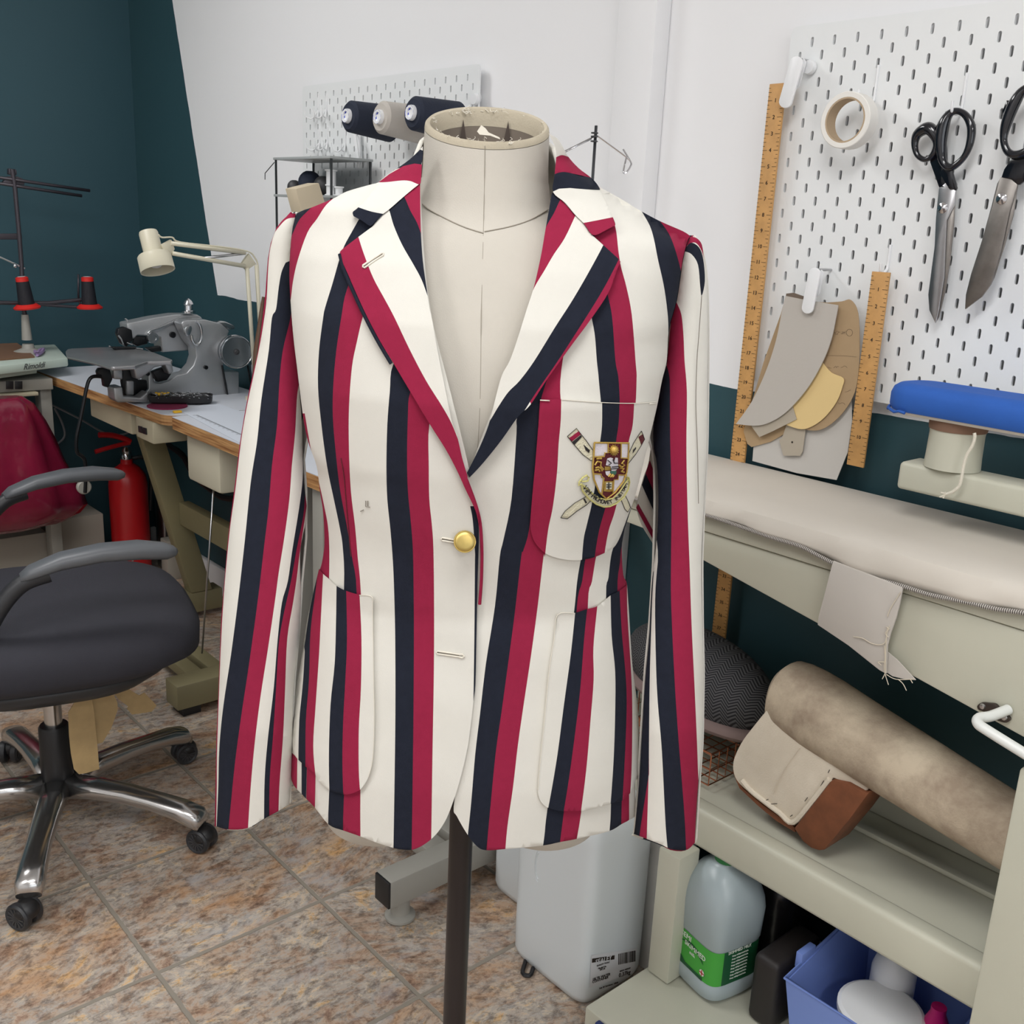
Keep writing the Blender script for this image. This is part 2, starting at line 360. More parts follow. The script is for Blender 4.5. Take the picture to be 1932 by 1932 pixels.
# ---------------------------------------------------------------- pegboards with real slots
def pegboard(label, X, y0, z0, P, cols, rows, ytop):
    t = thing('pegboard', (X+.02, y0-P*cols/2, z0-.28), label, 'pegboard', None)
    mb = MB(); hw, hh = P/2, P/4; sw, sh = .0026, .0075
    def cell(y, z, full=True):
        pts = []; rc = []
        for a in (0, 45, 90, 135, 180): pts.append((sw*math.cos(math.radians(a)), sh-sw+sw*math.sin(math.radians(a))))
        for a in (180, 225, 270, 315, 360): pts.append((sw*math.cos(math.radians(a)), -sh+sw+sw*math.sin(math.radians(a))))
        rc = [(hw, hh*.5), (hw, hh), (0, hh), (-hw, hh), (-hw, hh*.5), (-hw, -hh*.5), (-hw, -hh), (0, -hh), (hw, -hh), (hw, -hh*.5)]
        vs = []
        for x in (X, X+.005):
            vs += [(x, y+p[0], z+p[1]) for p in pts]+[(x, y+p[0], z+p[1]) for p in rc]
        fs = []
        for i in range(10):
            j = (i+1) % 10
            fs += [(i, j, 10+j, 10+i), (20+i, 30+i, 30+j, 20+j), (i, 20+i, 20+j, j)]
        mb.add(vs, fs)
    L, R = y0+P, y0-P*cols
    for r in range(rows):
        z = z0-hh*2*r
        if r % 2 == 0:
            for c in range(cols): cell(y0-P*c, z)
            mb.box((X, y0+hw, z-hh), (X+.005, L, z+hh)); mb.box((X, R, z-hh), (X+.005, R+hw, z+hh))
        else:
            for c in range(cols+1): cell(y0+hw-P*c, z)
            mb.box((X, L-1e-5, z-hh), (X+.005, L, z+hh))
    zt, zb = z0+hh, z0-hh*2*(rows-1)-hh
    for a, b in ((zt, ytop), (zb-.012, zb)):
        cyc = MB()
        ch = .008
        q = [(X, L, a), (X, R, a), (X, R, b), (X, L, b)]
        if b == ytop: q = [(X, L, a), (X, R, a), (X, R, b-ch), (X, R+ch*.3, b-ch*.3), (X, R+ch, b), (X, L-ch, b), (X, L-ch*.3, b-ch*.3), (X, L, b-ch)]
        mb.prism(q, (.005, 0, 0))
    for yy in (L, R-.0008): mb.box((X, yy, zb-.012), (X+.005, yy+.0008, ytop-.009))
    mb.build('slotted_panel', 'board_white', t, auto=.4)
    sp = MB()
    for yy in (L-.03, R+.03):
        for zz in (zt-.05, zb+.05): sp.cyl((X+.005, yy, zz), (WX-.0003, yy, zz), .012)
    sp.build('spacer', 'plastic_white', t)
    return t
BX = 1.5
pegboard('large white slotted pegboard on the right wall holding shears, tape and wooden rules', BX, 1.0261, 1.6086, .04, 18, 27, 1.634)
pegboard('white slotted pegboard on the far side of the pipe casing with three thread cones', BX, 2.568, 1.6148, .03944, 18, 27, 1.640)
def knob(x, y, X, label, r=.011):
    p = on('x', X, x, y)
    o = MB().lathe(p, [(0, -.0), (r*.9, 0), (r, .003), (r, .008), (r*.6, .009), (r*.6, BX-X+.001)], 20, ax=(1, 0, 0)).build('fixing_knob', 'plastic_white'); 
    LOC[o.name] = V((0, 0, 0)); tag(o, label, 'knob', 'round fixing knobs'); return o
knob(1524, 126, BX-.0108, 'round white fixing knob beside the clip at the top corner of the large pegboard')
knob(893, 187, BX-.0108, 'round white fixing knob near the right edge of the pegboard with thread cones', .012)
# clips, hooks ------------------------------------------------------
def capsule_pts(a, b, w, n=8):
    a = V((a[0], a[1], 0)); b = V((b[0], b[1], 0)); d = (b-a).normalized(); q = V((-d.y, d.x, 0)); out = []
    for k in range(n+1):
        t = math.pi*k/n; out.append(b+q*w*math.cos(t)+d*w*math.sin(t))
    for k in range(n+1):
        t = math.pi*k/n; out.append(a-q*w*math.cos(t)-d*w*math.sin(t))
    return [(p.x, p.y) for p in out]
def clip(a, b, w, X, label):
    pts = ons('x', X, capsule_pts(a, b, w)); c = pts[0]
    t = thing('pegboard_clip', (X, c.y, c.z), label, 'clip', 'white pegboard clips')
    slab('clip_plate', pts, (.004, 0, 0), 'plastic_white', t, bevel=.0012)
    top = on('x', X+.004, *a)
    MB().prism(ons('x', X+.018, capsule_pts((a[0]+8, a[1]), (a[0]*.45+b[0]*.55+8, a[1]*.45+b[1]*.55), w*.8)), (.003, 0, 0)).build('clip_back', 'plastic_white', t, bevel=.001)
    MB().tube([top+V((0, 0, 0)), top+V((.006, 0, .006)), top+V((BX-X-.004, -.002, .006))], .0022).build('clip_spring', 'steel', t)
    return t
clip((1502, 118), (1481, 192), 12, 1.464, 'white clip at the top left corner of the large pegboard holding the long wooden rule')
clip((1536, 516), (1523, 581), 11, 1.452, 'white clip in the middle of the large pegboard holding paper patterns')
def hook(x, y0, y1, label, X=BX, up=1, reach=.03, tail=.012, scale=1):
    a = on('x', X-.0015, x, y0); b = on('x', X-.0015, x+(x-640)*-.00001, y1); b = V((a.x, a.y, b.z))
    p = [a+V((.009, 0, 0)), a+V((.001, 0, .001)), a, V((a.x, a.y, b.z+.008)), V((a.x-.004, a.y, b.z+.001)), V((a.x-reach*.5, a.y, b.z-.002)), V((a.x-reach*.9, a.y, b.z)), V((a.x-reach, a.y, b.z+.005)), V((a.x-reach-.001, a.y, b.z+tail))]
    o = MB().tube(cr(p, 4), .0022*scale, 8).build('wall_hook', 'plastic_white'); tag(o, label, 'hook', 'white pegboard hooks'); return o
hook(1657, 127, 193, 'slim white hook carrying the roll of masking tape', reach=.044, tail=.014)
hook(1824, 142, 214, 'white hook carrying the smaller pair of tailor shears', reach=.028, tail=.014)
hook(1680, 465, 513, 'white hook through the top of the short wooden rule', reach=.02)
# roll of masking tape ---------------------------------------------
c = on('x', 1.458, 1602, 228); ax = (c-EYE).normalized(); ax = V((1, .05, 0)).normalized()
R1, R0, wd = .0405, .0325, .026
t = thing('masking_tape_roll', c, 'roll of cream masking tape hanging on a white hook', 'tape roll')
MB().lathe(c-ax*wd/2, [(R0, 0), (R1-.001, 0), (R1, .001), (R1, wd-.001), (R1-.001, wd), (R0, wd), (R0, 0)], 40, ax=ax, cap=False).build('tape', mk('tape_cream', (236, 233, 226), .6), t)
MB().lathe(c-ax*(wd/2-.0002), [(R0-.0025, 0), (R0, 0), (R0, wd-.0004), (R0-.0025, wd-.0004), (R0-.0025, 0)], 40, ax=ax, cap=False).build('cardboard_core', mk('core_card', (182, 160, 132), .85), t)
# rules -------------------------------------------------------------
def ruler(name, top, bot, width_vec, thick, label, inch=.0254, n=39, flip=False, numsize=.009, hole=None, skip=()):
    t = thing(name, bot, label, 'ruler')
    d = (bot-top); Ln = d.length; d.normalize(); wv = V(width_vec); w = wv.length; wn = wv.normalized()
    slab('rule_body', [top, top+wv, bot+wv, bot], (thick, 0, 0), 'wood_rule', t, bevel=.0007)
    tk = MB(); k = 0; s = inch/4; q = s
    X = V((-.0003, 0, 0))
    while q < Ln-.004:
        k += 1; l = .0085 if k % 4 == 0 else (.0055 if k % 2 == 0 else .0035)
        for e, sg in ((0, 1), (1, -1)):
            a = top+d*q+wn*(w*e)+X; tk.prism([a, a+wn*l*sg, a+wn*l*sg+d*.0006, a+d*.0006], (.0004, 0, 0))
        q += s
    tk.build('graduations', 'ink', t)
    items = []
    for i in range(1, int(Ln/inch)):
        items.append((str(i), numsize, top+d*(i*inch+.003)+wn*w*.5+V((-.0004, 0, 0)), (0, -1, 0) , (0, 0, 1)))
    texts('figures', items, 'ink', t)
    return t
tp = on('x', 1.478, 1501, 192); tp = V((1.478, 1.0525, 1.548)); 
bt = V((1.478, 1.0525, .553))
ruler('long_rule', tp+V((0, .030, 0)), bt+V((0, .030, 0)), (0, -.030, 0), .005, 'long wooden metre rule hanging from a clip down behind the pressing table')
a, b = on('x', 1.468, 1645, 512), on('x', 1.468, 1597, 876); e = on('x', 1.468, 1679, 514)
ruler('short_rule', a, b, (0, e.y-a.y, 0), .004, 'short wooden rule hanging from a hook to the right of the paper patterns', inch=.0254, numsize=.008)
# paper patterns ------------------------------------------------------
def px1(l): return [(1300+x/3.057, 500+y/3.057) for x, y in l]
mk('card_tag', (176, 166, 150), .85)
def card(name, pts, X, m, label, th=.0012):
    o = slab(name, ons('x', X, pts), (th, 0, 0), m); tag(o, label, 'paper pattern', 'paper patterns in the clip'); return o
cp = card('pattern_card', px1([(470, 900)]+[(600, 240), (800, 240), (935, 700), (940, 900), (915, 1080), (850, 1240), (620, 1200), (365, 1130), (375, 1010)]), 1.4775, 'card_white', 'tall pale pattern card hanging lowest behind the other patterns')
cp = card('pattern_card', px1([(560, 170), (530, 280), (430, 560), (330, 900), (315, 960), (335, 1030), (360, 1050), (470, 1020), (600, 945), (640, 500), (700, 200)]), 1.4745, 'card_kraft', 'brown pattern card whose rounded end shows at the lower left of the stack')
cp = card('pattern_card', px1(c2([(640, 700), (535, 1000), (520, 1010), (545, 1100), (640, 1100), (655, 1075), (670, 960), (680, 700)], 1)), 1.4715, 'card_tag', 'small notched tag with a punched hole hanging under the yellow pattern')
MB().lathe(on('x', 1.4713, *px1([(595, 1022)])[0]), [(0, -.0001), (.0018, -.0001), (.0018, .0001), (0, .0001)], 12, ax=(1, 0, 0)).build('punched_hole', 'ink', cp)
kp = card('pattern_card', px1([(700, 210)]+c2([(800, 216), (880, 210), (933, 202), (975, 280), (983, 480), (975, 640), (945, 760), (880, 860), (800, 930), (730, 955), (650, 945)], 4)+[(640, 600)]), 1.4695, 'card_kraft', 'brown kraft paper pattern with pencilled notes on its right side')
LOC[kp.name] = V((0, 0, 0))
def scrawl(words, y, x0, w):
    mb = MB(); rnd = random.Random(y)
    x = x0
    while x < x0+w:
        n = rnd.randint(4, 7); L_ = rnd.randint(20, 42)
        pts = [on('x', 1.4693, *px1([(x+L_*k/n, y-(x-x0)*.02+rnd.uniform(-7, 7))])[0]) for k in range(n+1)]
        mb.tube(cr(pts, 3), .00022, 5); x += L_+12
    return mb
mb = scrawl(0, 395, 835, 60)
for y, x0, w in ((388, 840, 45), (590, 800, 90), (728, 900, 40), (800, 860, 40)):
    q = scrawl(0, y, x0, w); mb.add(q.v, q.f, 0, True)
mb.tube([on('x', 1.4693, *px1([(925+18*math.cos(a/2.5), 390+20*math.sin(a/2.5))])[0]) for a in range(16)], .0003, 5, closed=True)
mb.tube([on('x', 1.4693, *px1([p])[0]) for p in ((790, 522), (900, 524), (965, 530))], .0002, 5)
mb.build('pencil_notes', 'pencil', kp)
card('pattern_card', px1([(640, 500), (768, 560)]+c2([(768, 560), (820, 620), (888, 652), (885, 700), (850, 790), (780, 880), (700, 935), (630, 945), (520, 905)], 4)+[(560, 800)]), 1.4665, 'card_yellow', 'manila yellow pattern card under the curved grey one')
mk('pattern_mark', (170, 164, 156), .9)
card('pattern_card', px1([(360, 930), (405, 993), (480, 960), (620, 890), (560, 700), (420, 750)]), 1.4645, 'card_tag', 'small square-cornered slip behind the foot of the curved grey card')
card('pattern_card', px1([(556, 178), (655, 198), (860, 232)]+c2([(860, 232), (850, 290), (820, 430), (770, 560), (690, 700), (590, 820), (500, 890), (400, 926), (270, 917)], 5)+c2([(270, 917), (360, 790), (440, 620), (500, 440), (535, 270), (556, 178)], 5)), 1.4605, 'card_grey', 'large curved grey card pattern gripped by the white clip, front of the stack', th=.0016)
slab('curled_corner', ons('x', 1.4608, px1([(560, 165), (600, 160), (658, 180), (655, 196), (560, 178)])), (.002, 0, 0), mk('kraft_dark', (110, 96, 84), .85)).__setitem__('label', 'dark brown edge of a paper pattern curling up behind the clip'); 
o = bpy.data.objects['curled_corner']; o.name = 'paper_pattern'; tag(o, None, 'paper pattern', 'paper patterns in the clip')
# tailor shears ---------------------------------------------------------
def s1(l): return [(1300+x/3.057, y/3.057) for x, y in l]
def shears(label, X, bows, shank, upper, lower, screw, spine=None, m1='steel', m2='worn_steel', bolt=None):
    p0 = on('x', X, *screw)
    t = thing('tailor_shears', p0, label, 'scissors', 'tailor shears on the pegboard')
    for nm, pts, rr in bows:
        P = [on('x', X-.002, *p) for p in c2(pts, 5, True)]
        q = cr([V((r, 0, 0)) for r in rr], 5, True)
        MB().tube(P, [v.x for v in q], 12, closed=True).build(nm, 'black_enamel', t)
    for pts, dx in shank: slab('shank', ons('x', X+dx, pts), (.006, 0, 0), 'black_enamel', t, bevel=.002)
    slab('blade', ons('x', X+.004, lower), (.003, 0, 0), m2, t, bevel=.0008)
    slab('blade', ons('x', X, upper), (.0035, 0, 0), m1, t, bevel=.001)
    MB().lathe(p0+V((-.003, 0, 0)), [(0, 0), (.004, .0005), (.0075, .002), (.008, .004)], 20, ax=(1, 0, 0)).build('pivot_screw', 'chrome', t)
    return t
shears('smaller black-handled shears with bright polished blades, hanging left of the bigger pair', 1.478,
  [('large_bow', s1([(1545, 640), (1595, 665), (1628, 730), (1622, 820), (1590, 900), (1535, 955), (1495, 965), (1462, 925), (1452, 830), (1465, 730), (1500, 660)]), [.0045, .005, .006, .0055, .0045, .005, .0055, .006, .0085, .009, .006]),
   ('small_bow', s1([(1375, 740), (1412, 770), (1428, 830), (1405, 895), (1360, 920), (1318, 895), (1302, 835), (1318, 775)]), [.009, .008, .005, .0045, .004, .004, .005, .007])],
  [(s1([(1440, 790), (1480, 760), (1485, 930), (1540, 1060), (1540, 1100), (1440, 1085), (1385, 930), (1425, 880)]), 0.0), (s1([(1480, 950), (1525, 965), (1520, 1000), (1545, 1090), (1500, 1095), (1440, 1000)]), -.003), (s1([(1600, 740), (1650, 712), (1640, 760), (1615, 800)]), -.002)],
  s1([(1440, 1085), (1480, 1050), (1538, 1100), (1530, 1180), (1485, 1270), (1470, 1600), (1440, 1780), (1420, 1866), (1385, 1790), (1378, 1700), (1415, 1420), (1422, 1270), (1430, 1180)]),
  s1([(1440, 1085), (1535, 1095), (1532, 1180), (1525, 1300), (1505, 1500), (1480, 1660), (1440, 1830), (1420, 1862), (1400, 1700), (1430, 1270)]), s1([(1463, 1200)])[0])
shears('bigger black-handled shears with dull grey blades, cut off by the right edge', 1.470,
  [('large_bow', s1([(1990, 505), (2035, 560), (2045, 680), (2010, 800), (1950, 870), (1880, 893), (1835, 870), (1815, 800), (1835, 700), (1880, 590), (1930, 520)]), [.0055, .006, .006, .006, .006, .0055, .005, .005, .0075, .008, .006]),
   ('small_bow', s1([(2130, 800), (2180, 850), (2190, 930), (2140, 1000), (2070, 1010), (2040, 950), (2050, 860), (2085, 805)]), [.008, .007, .005, .005, .005, .005, .006, .007])],
  [(s1([(1870, 895), (1945, 880), (2060, 930), (2010, 990), (1900, 1070), (1860, 1035), (1797, 1027), (1815, 975)]), 0.0), (s1([(1828, 575), (1880, 585), (1850, 620), (1830, 710), (1810, 712), (1805, 640)]), -.003)],
  s1([(1797, 1020), (1860, 1035), (1895, 1065), (1885, 1100), (1850, 1210), (1800, 1440), (1740, 1640), (1690, 1710), (1590, 1785), (1595, 1700), (1625, 1580), (1690, 1380), (1745, 1180), (1775, 1060)]),
  s1([(1860, 1035), (1895, 1065), (1870, 1240), (1830, 1380), (1760, 1600), (1740, 1640), (1600, 1780), (1690, 1380), (1780, 1060)]), s1([(1803, 1147)])[0], m1='worn_steel')
# ---- thread cones on the far pegboard
def cone(px, X, label, m, holem='cone_blue', L=.118, r0=.0405, r1=.034):
    a = on('x', X, *px); ax = V((1, .0, -.05)).normalized()
    t = thing('thread_cone', a, label, 'thread cone', 'thread cones on the far pegboard')
    MB().lathe(a, [(.013, .0), (r1-.006, 0), (r1, .006), (r0, L-.004), (r0-.003, L), (.01, L)], 32, ax=ax).build('wound_thread', m, t)
    MB().lathe(a-ax*.008, [(.0095, .004), (.010, 0), (.0145, .0), (.0155, .004), (.0165, .02), (.012, .02)], 24, ax=ax).build('cone_tip', 'plastic_white', t)
    MB().lathe(a-ax*.0085, [(.0, .006), (.0095, .004), (.0145, .0), (.0145, .0012), (0, .0075)], 24, ax=ax).build('tip_label', holem, t)
    MB().cyl(a+ax*(L-.001), V((BX+.001, (a+ax*L).y, (a+ax*L).z)), .003).build('peg', 'plastic_white', t)
    return t
mk('thread_navy', (28, 36, 54), .8, bump=.4, bscale=300); mk('thread_grey', (190, 184, 176), .8, bump=.4, bscale=300)
def lab_mat():
    m = mk('cone_blue', (40, 80, 200), .4); nt = m.node_tree; n = nt.nodes.new('ShaderNodeTexNoise'); n.inputs['Scale'].default_value = 110
    r = nt.nodes.new('ShaderNodeValToRGB'); r.color_ramp.interpolation = 'CONSTANT'; r.color_ramp.elements[0].color = srgb(32, 60, 190); r.color_ramp.elements[1].color = srgb(225, 230, 240); r.color_ramp.elements[1].position = .5
    tc = nt.nodes.new('ShaderNodeTexCoord'); nt.links.new(tc.outputs['Object'], n.inputs['Vector']); nt.links.new(n.outputs['Fac'], r.inputs['Fac']); nt.links.new(r.outputs['Color'], nt.nodes['Principled BSDF'].inputs['Base Color'])
lab_mat()
cone((657, 219), 1.325, 'navy thread cone at the left of the three on the far pegboard', 'thread_navy')
cone((717, 221), 1.325, 'pale grey thread cone between the two navy ones', 'thread_grey')
cone((778, 213), 1.325, 'navy thread cone partly behind the neck of the dress form', 'thread_navy')
# little white double hooks and hanging clips on the far board
def dbl(x, y, y2, label):
    a = on('x', BX-.001, x, y); b = on('x', BX-.001, x, y2); mb = MB()
    mb.tube([a+V((.007, 0, 0)), a, V((a.x-.001, a.y, b.z))], .0018, 6)
    for s in (-1, 1): mb.tube(cr([V((a.x-.001, a.y, b.z+.02)), V((a.x-.012, a.y+s*.012, b.z)), V((a.x-.025, a.y+s*.022, b.z+.004)), V((a.x-.028, a.y+s*.024, b.z+.02))], 4), .0018, 6)
    o = mb.build('wall_hook', 'plastic_white'); tag(o, label, 'hook', 'white double hooks on the far pegboard')
dbl(601, 176, 224, 'white double hook nearest the left edge of the far pegboard, upper row')
dbl(616, 176, 222, 'white double hook second from the left edge of the far pegboard, upper row')
dbl(603, 240, 284, 'white double hook nearest the left edge of the far pegboard, lower row')
dbl(618, 240, 283, 'white double hook second from the left edge of the far pegboard, lower row')
dbl(652, 246, 286, 'white double hook below the left navy thread cone')
t = thing('pegboard_clip', on('x', 1.47, 673, 265), 'long white clip hanging empty below the left navy thread cone', 'clip')
slab('clip_plate', ons('x', 1.468, [(665, 249), (670, 252), (677, 300), (676, 318), (672, 305)]), (.004, 0, 0), 'plastic_white', t, bevel=.001)
slab('clip_back', ons('x', 1.488, [(672, 250), (678, 250), (679, 300), (676, 316)]), (.004, 0, 0), 'plastic_white', t, bevel=.001)
MB().tube([on('x', 1.478, 671, 256), on('x', 1.488, 674, 254), on('x', 1.503, 674, 254)], .0015, 6).build('clip_spring', 'steel', t)
# ---------------------------------------------------------------- pressing table with its cloth cover, sleeve board, shelf and what lies on it
def canvas_mat(k, c, c2_, rough=.9):
    m = mk(k, c, rough, bump=.3, bscale=350); nt = m.node_tree; L = nt.links.new; B = nt.nodes['Principled BSDF']
    tc = nt.nodes.new('ShaderNodeTexCoord'); n = nt.nodes.new('ShaderNodeTexNoise'); n.inputs['Scale'].default_value = 9; n.inputs['Detail'].default_value = 6; n.inputs['Roughness'].default_value = .65; n.inputs['Distortion'].default_value = .15
    r = nt.nodes.new('ShaderNodeValToRGB'); r.color_ramp.elements[0].position = .40; r.color_ramp.elements[1].position = .64; r.color_ramp.elements[0].color = srgb(c2_); r.color_ramp.elements[1].color = srgb(c)
    L(tc.outputs['Object'], n.inputs['Vector']); L(n.outputs['Fac'], r.inputs['Fac']); L(r.outputs['Color'], B.inputs['Base Color']); return m
mk('cover_cotton', (206, 199, 188), .9, bump=.35, bscale=12, var=.03, vscale=6)
mk('flap_cotton', (196, 190, 182), .9, bump=.3, bscale=18)
canvas_mat('worn_canvas', (202, 187, 164), (158, 141, 122)); canvas_mat('clean_canvas', (226, 216, 198), (216, 205, 186))
mk('block_wood', (122, 72, 44), .6, var=.3, vscale=25)
mk('blue_cotton', (38, 92, 178), .8, bump=.3, bscale=60, var=.08, vscale=15)
mk('copper', (198, 128, 96), .3, 1)
mk('bin_blue', (120, 144, 212), .35, trans=.05)
mk('hdpe', (222, 228, 230), .35, trans=.08)
mk('hdpe_milk', (184, 198, 202), .3, trans=.2)
def overlock():
    m = mk('overlock', (190, 186, 178), .8); nt = m.node_tree; L = nt.links.new
    tc = nt.nodes.new('ShaderNodeTexCoord'); wv = nt.nodes.new('ShaderNodeTexWave'); wv.bands_direction = 'Y'; wv.inputs['Scale'].default_value = 120; wv.inputs['Distortion'].default_value = .8
    r = nt.nodes.new('ShaderNodeValToRGB'); r.color_ramp.elements[0].position = .5; r.color_ramp.elements[0].color = srgb(84, 80, 76); r.color_ramp.elements[1].position = .6; r.color_ramp.elements[1].color = srgb(196, 190, 182)
    L(tc.outputs['Object'], wv.inputs['Vector']); L(wv.outputs['Fac'], r.inputs['Fac']); L(r.outputs['Color'], nt.nodes['Principled BSDF'].inputs['Base Color'])
overlock()
mk('tweed', (58, 58, 62), .95)
def tweed():
    nt = M['tweed'].node_tree; L = nt.links.new; N = nt.nodes.new
    tc = N('ShaderNodeTexCoord'); sp = N('ShaderNodeSeparateXYZ'); L(tc.outputs['Object'], sp.inputs[0])
    def mth(op, a, b=0.0):
        n = N('ShaderNodeMath'); n.operation = op
        for i, v in enumerate((a, b)):
            if isinstance(v, (int, float)): n.inputs[i].default_value = v
            else: L(v, n.inputs[i])
        return n.outputs[0]
    tri = mth('PINGPONG', mth('ADD', sp.outputs['Y'], 10), .012); s = mth('FRACT', mth('MULTIPLY', mth('ADD', mth('ADD', sp.outputs['Z'], mth('MULTIPLY', sp.outputs['X'], .7)), tri), 160))
    r = N('ShaderNodeValToRGB'); r.color_ramp.elements[0].position = .4; r.color_ramp.elements[1].position = .6; r.color_ramp.elements[0].color = srgb(30, 30, 34); r.color_ramp.elements[1].color = srgb(86, 86, 88)
    L(s, r.inputs['Fac']); L(r.outputs['Color'], nt.nodes['Principled BSDF'].inputs['Base Color'])
tweed()
FX = 1.235
pt = thing('pressing_table', (1.36, .7, 0), 'cream steel pressing table with a cotton-covered top along the right wall', 'pressing table')
zb = lambda y: min(.735+(y-.428)*.169, .84)
bx = MB(); ya, yb = 1.33, .02
bx.prism([(FX, ya, .868), (FX, yb, .868), (FX, yb, zb(yb)), (FX, 1.05, .84), (FX, ya, .85)], (.255, 0, 0)); bx.build('trough', 'frame_cream', pt, bevel=.004)
MB().box((FX-.004, yb-.01, .869), (1.495, ya+.004, .899)).build('table_rim', 'frame_cream', pt, bevel=.003)
e = [(1300+x/2.842, 820+y/2.842) for x, y in [(-700, 230), (-350, 320), (-100, 385), (80, 420), (250, 475), (450, 545), (600, 590), (700, 640), (800, 690), (950, 750), (1140, 800), (1300, 850), (1500, 890), (1650, 925), (1796, 945), (2100, 1000), (2600, 1080)]]
ep = [p for p in cr([on('x', 1.2235, *q) for q in e], 5) if yb-.05 < p.y < ya+.02]
rows = []
for p in ep:
    w = .002*math.sin(p.y*45)+.0015*math.sin(p.y*80+1)
    rows.append([V((1.223+w, p.y, p.z)), V((1.2225+w*.7, p.y, p.z*.5+.905*.5)), V((1.2245, p.y, .909)), V((1.230, p.y, .9185)), V((1.242, p.y, .923+.0015*math.sin(p.y*30))), V((1.30, p.y, .9245+.0012*math.sin(p.y*22+2))), V((1.40, p.y, .9245)), V((1.48, p.y, .923)), V((1.494, p.y, .918)), V((1.499, p.y, .905)), V((1.4995, p.y, .885))])
cv = MB().loft(rows, 0, cap=False, closed=False)
n0 = len(rows)
cov = cv.build('cotton_cover', 'cover_cotton', pt); md = cov.modifiers.new('thickness', 'SOLIDIFY'); md.thickness = .002; md.offset = 1
ed = MB(); ed.tube([V((p.x-.0035, p.y, p.z-.0015)) for p in ep], .0030, 8); ed.build('overlocked_edge', 'overlock', cov)
pad = MB().box((1.232, yb, .9), (1.492, ya, .917)).build('padding', 'cover_cotton', pt, bevel=.006)
fl = MB(); P3 = [(1300+(x-1300), y) for x, y in [(1571, 1058), (1640, 1084), (1703, 1108), (1697, 1140), (1690, 1167), (1680, 1195), (1674, 1218), (1672, 1272), (1659, 1265), (1600, 1218), (1542, 1179), (1544, 1163), (1558, 1110)]]
tab_ = slab('cloth_tab', ons('x', 1.2165, P3), (.0035, 0, 0), 'flap_cotton', cov, bevel=.0012); tab_['label'] = 'folded cotton tab hanging from the cover, with frayed threads'
slab('cloth_tab', ons('x', 1.2225, [(1668, 1225), (1692, 1245), (1727, 1283), (1710, 1282), (1684, 1276), (1672, 1268)]), (.002, 0, 0), 'flap_cotton', cov)
th = MB(); F_ = lambda *l: cr([on('x', 1.2145, x, y) for x, y in l], 4)
c3 = lambda l: [(1180+x/2.569, 1000+y/2.569) for x, y in l]
for l in ([(1105, 517), (1150, 525), (1190, 548), (1230, 556), (1258, 545), (1268, 500), (1280, 465)], [(1270, 420), (1285, 380), (1335, 300)], [(1265, 470), (1278, 480), (1260, 500), (1275, 520)], [(1255, 560), (1258, 620), (1255, 680), (1275, 750)], [(1255, 640), (1225, 640), (1240, 655)], [(1265, 700), (1300, 720), (1340, 725), (1400, 722)], [(1320, 722), (1345, 745), (1362, 778)], [(1380, 722), (1392, 742)], [(1262, 690), (1245, 722)], [(1270, 470), (1262, 580), (1262, 690)]):
    th.tube(F_(*c3(l)), .0006, 5)
th.build('loose_thread', 'thread_cream_b' if 'thread_cream_b' in M else mk('thread_cream_b', (214, 204, 184), .8), tab_)
# handle
hd = MB(); br = c2([(1843, 1332), (1852, 1326), (1866, 1327), (1878, 1329), (1888, 1340), (1900, 1350), (1906, 1358), (1898, 1364), (1884, 1361), (1872, 1354), (1858, 1344), (1846, 1340)], 3, True)
bk_ = slab('handle_bracket', ons('x', FX-.005, br), (.005, 0, 0), mk('bracket_metal', (78, 70, 66), .35, .7), pt, bevel=.001)
for q in ((1852, 1334), (1893, 1355)): MB().lathe(on('x', FX-.0075, *q), [(0, 0), (.003, .0005), (.004, .0025)], 14, ax=(1, 0, 0)).build('screw', 'steel', bk_)
h0 = on('x', FX-.002, 1872, 1344); hA = on('x', 1.178, 1843, 1366); hB = on('x', 1.178, 1932, 1421); hd_ = (hB-hA).normalized()
h0 = V((FX-.002, hA.y-.012, hA.z+.008))
MB().tube(cr([h0, h0*.5+hA*.5+V((0, .002, 0)), hA+V((.012, .003, .003)), hA+V((.002, -.001, 0)), hA+hd_*.02, hA+hd_*.1, hA+hd_*.36], 6), .0065, 14).build('handle_bar', mk('handle_white', (222, 224, 220), .3), bk_)
# shelf, posts, base
MB().box((FX, .0, .335), (1.272, 1.25, .405)).build('shelf_lip', 'frame_cream', pt, bevel=.009, seg=3)
MB().box((1.2725, .0, .378), (1.49, 1.25, .394)).build('lower_shelf', 'frame_cream', pt, bevel=.001)
MB().box((1.405, .0, .3945), (1.425, 1.25, .404)).build('shelf_rib', 'frame_cream', pt, bevel=.003)
MB().box((1.478, .0, .3945), (1.49, 1.25, .43)).build('shelf_upstand', 'frame_cream', pt, bevel=.002)
MB().box((1.188, .885, .092), (1.240, .930, .334)).build('post', 'frame_cream', pt, bevel=.003)
MB().box((1.185, .02, .092), (1.2345, .409, .72)).build('post', 'frame_cream', pt, bevel=.004)
MB().box((1.275, .93, .0), (1.292, 1.24, .334)).build('side_panel', mk('panel_grey', (205, 204, 200), .55), pt, bevel=.002)
MB().box((1.046, -.1, .012), (1.50, .938, .09)).build('base_plinth', 'frame_cream', pt, bevel=.004)
MB().box((1.035, .872, .03), (1.0455, .905, .088)).build('corner_guard', mk('navy_plastic', (34, 50, 104), .4), pt, bevel=.002)
ft = MB()
for yy in (.9, .0): ft.cyl((1.09, yy, 0), (1.09, yy, .013), .02); ft.cyl((1.45, yy, 0), (1.45, yy, .013), .02)
ft.build('foot', 'black_plastic', pt)
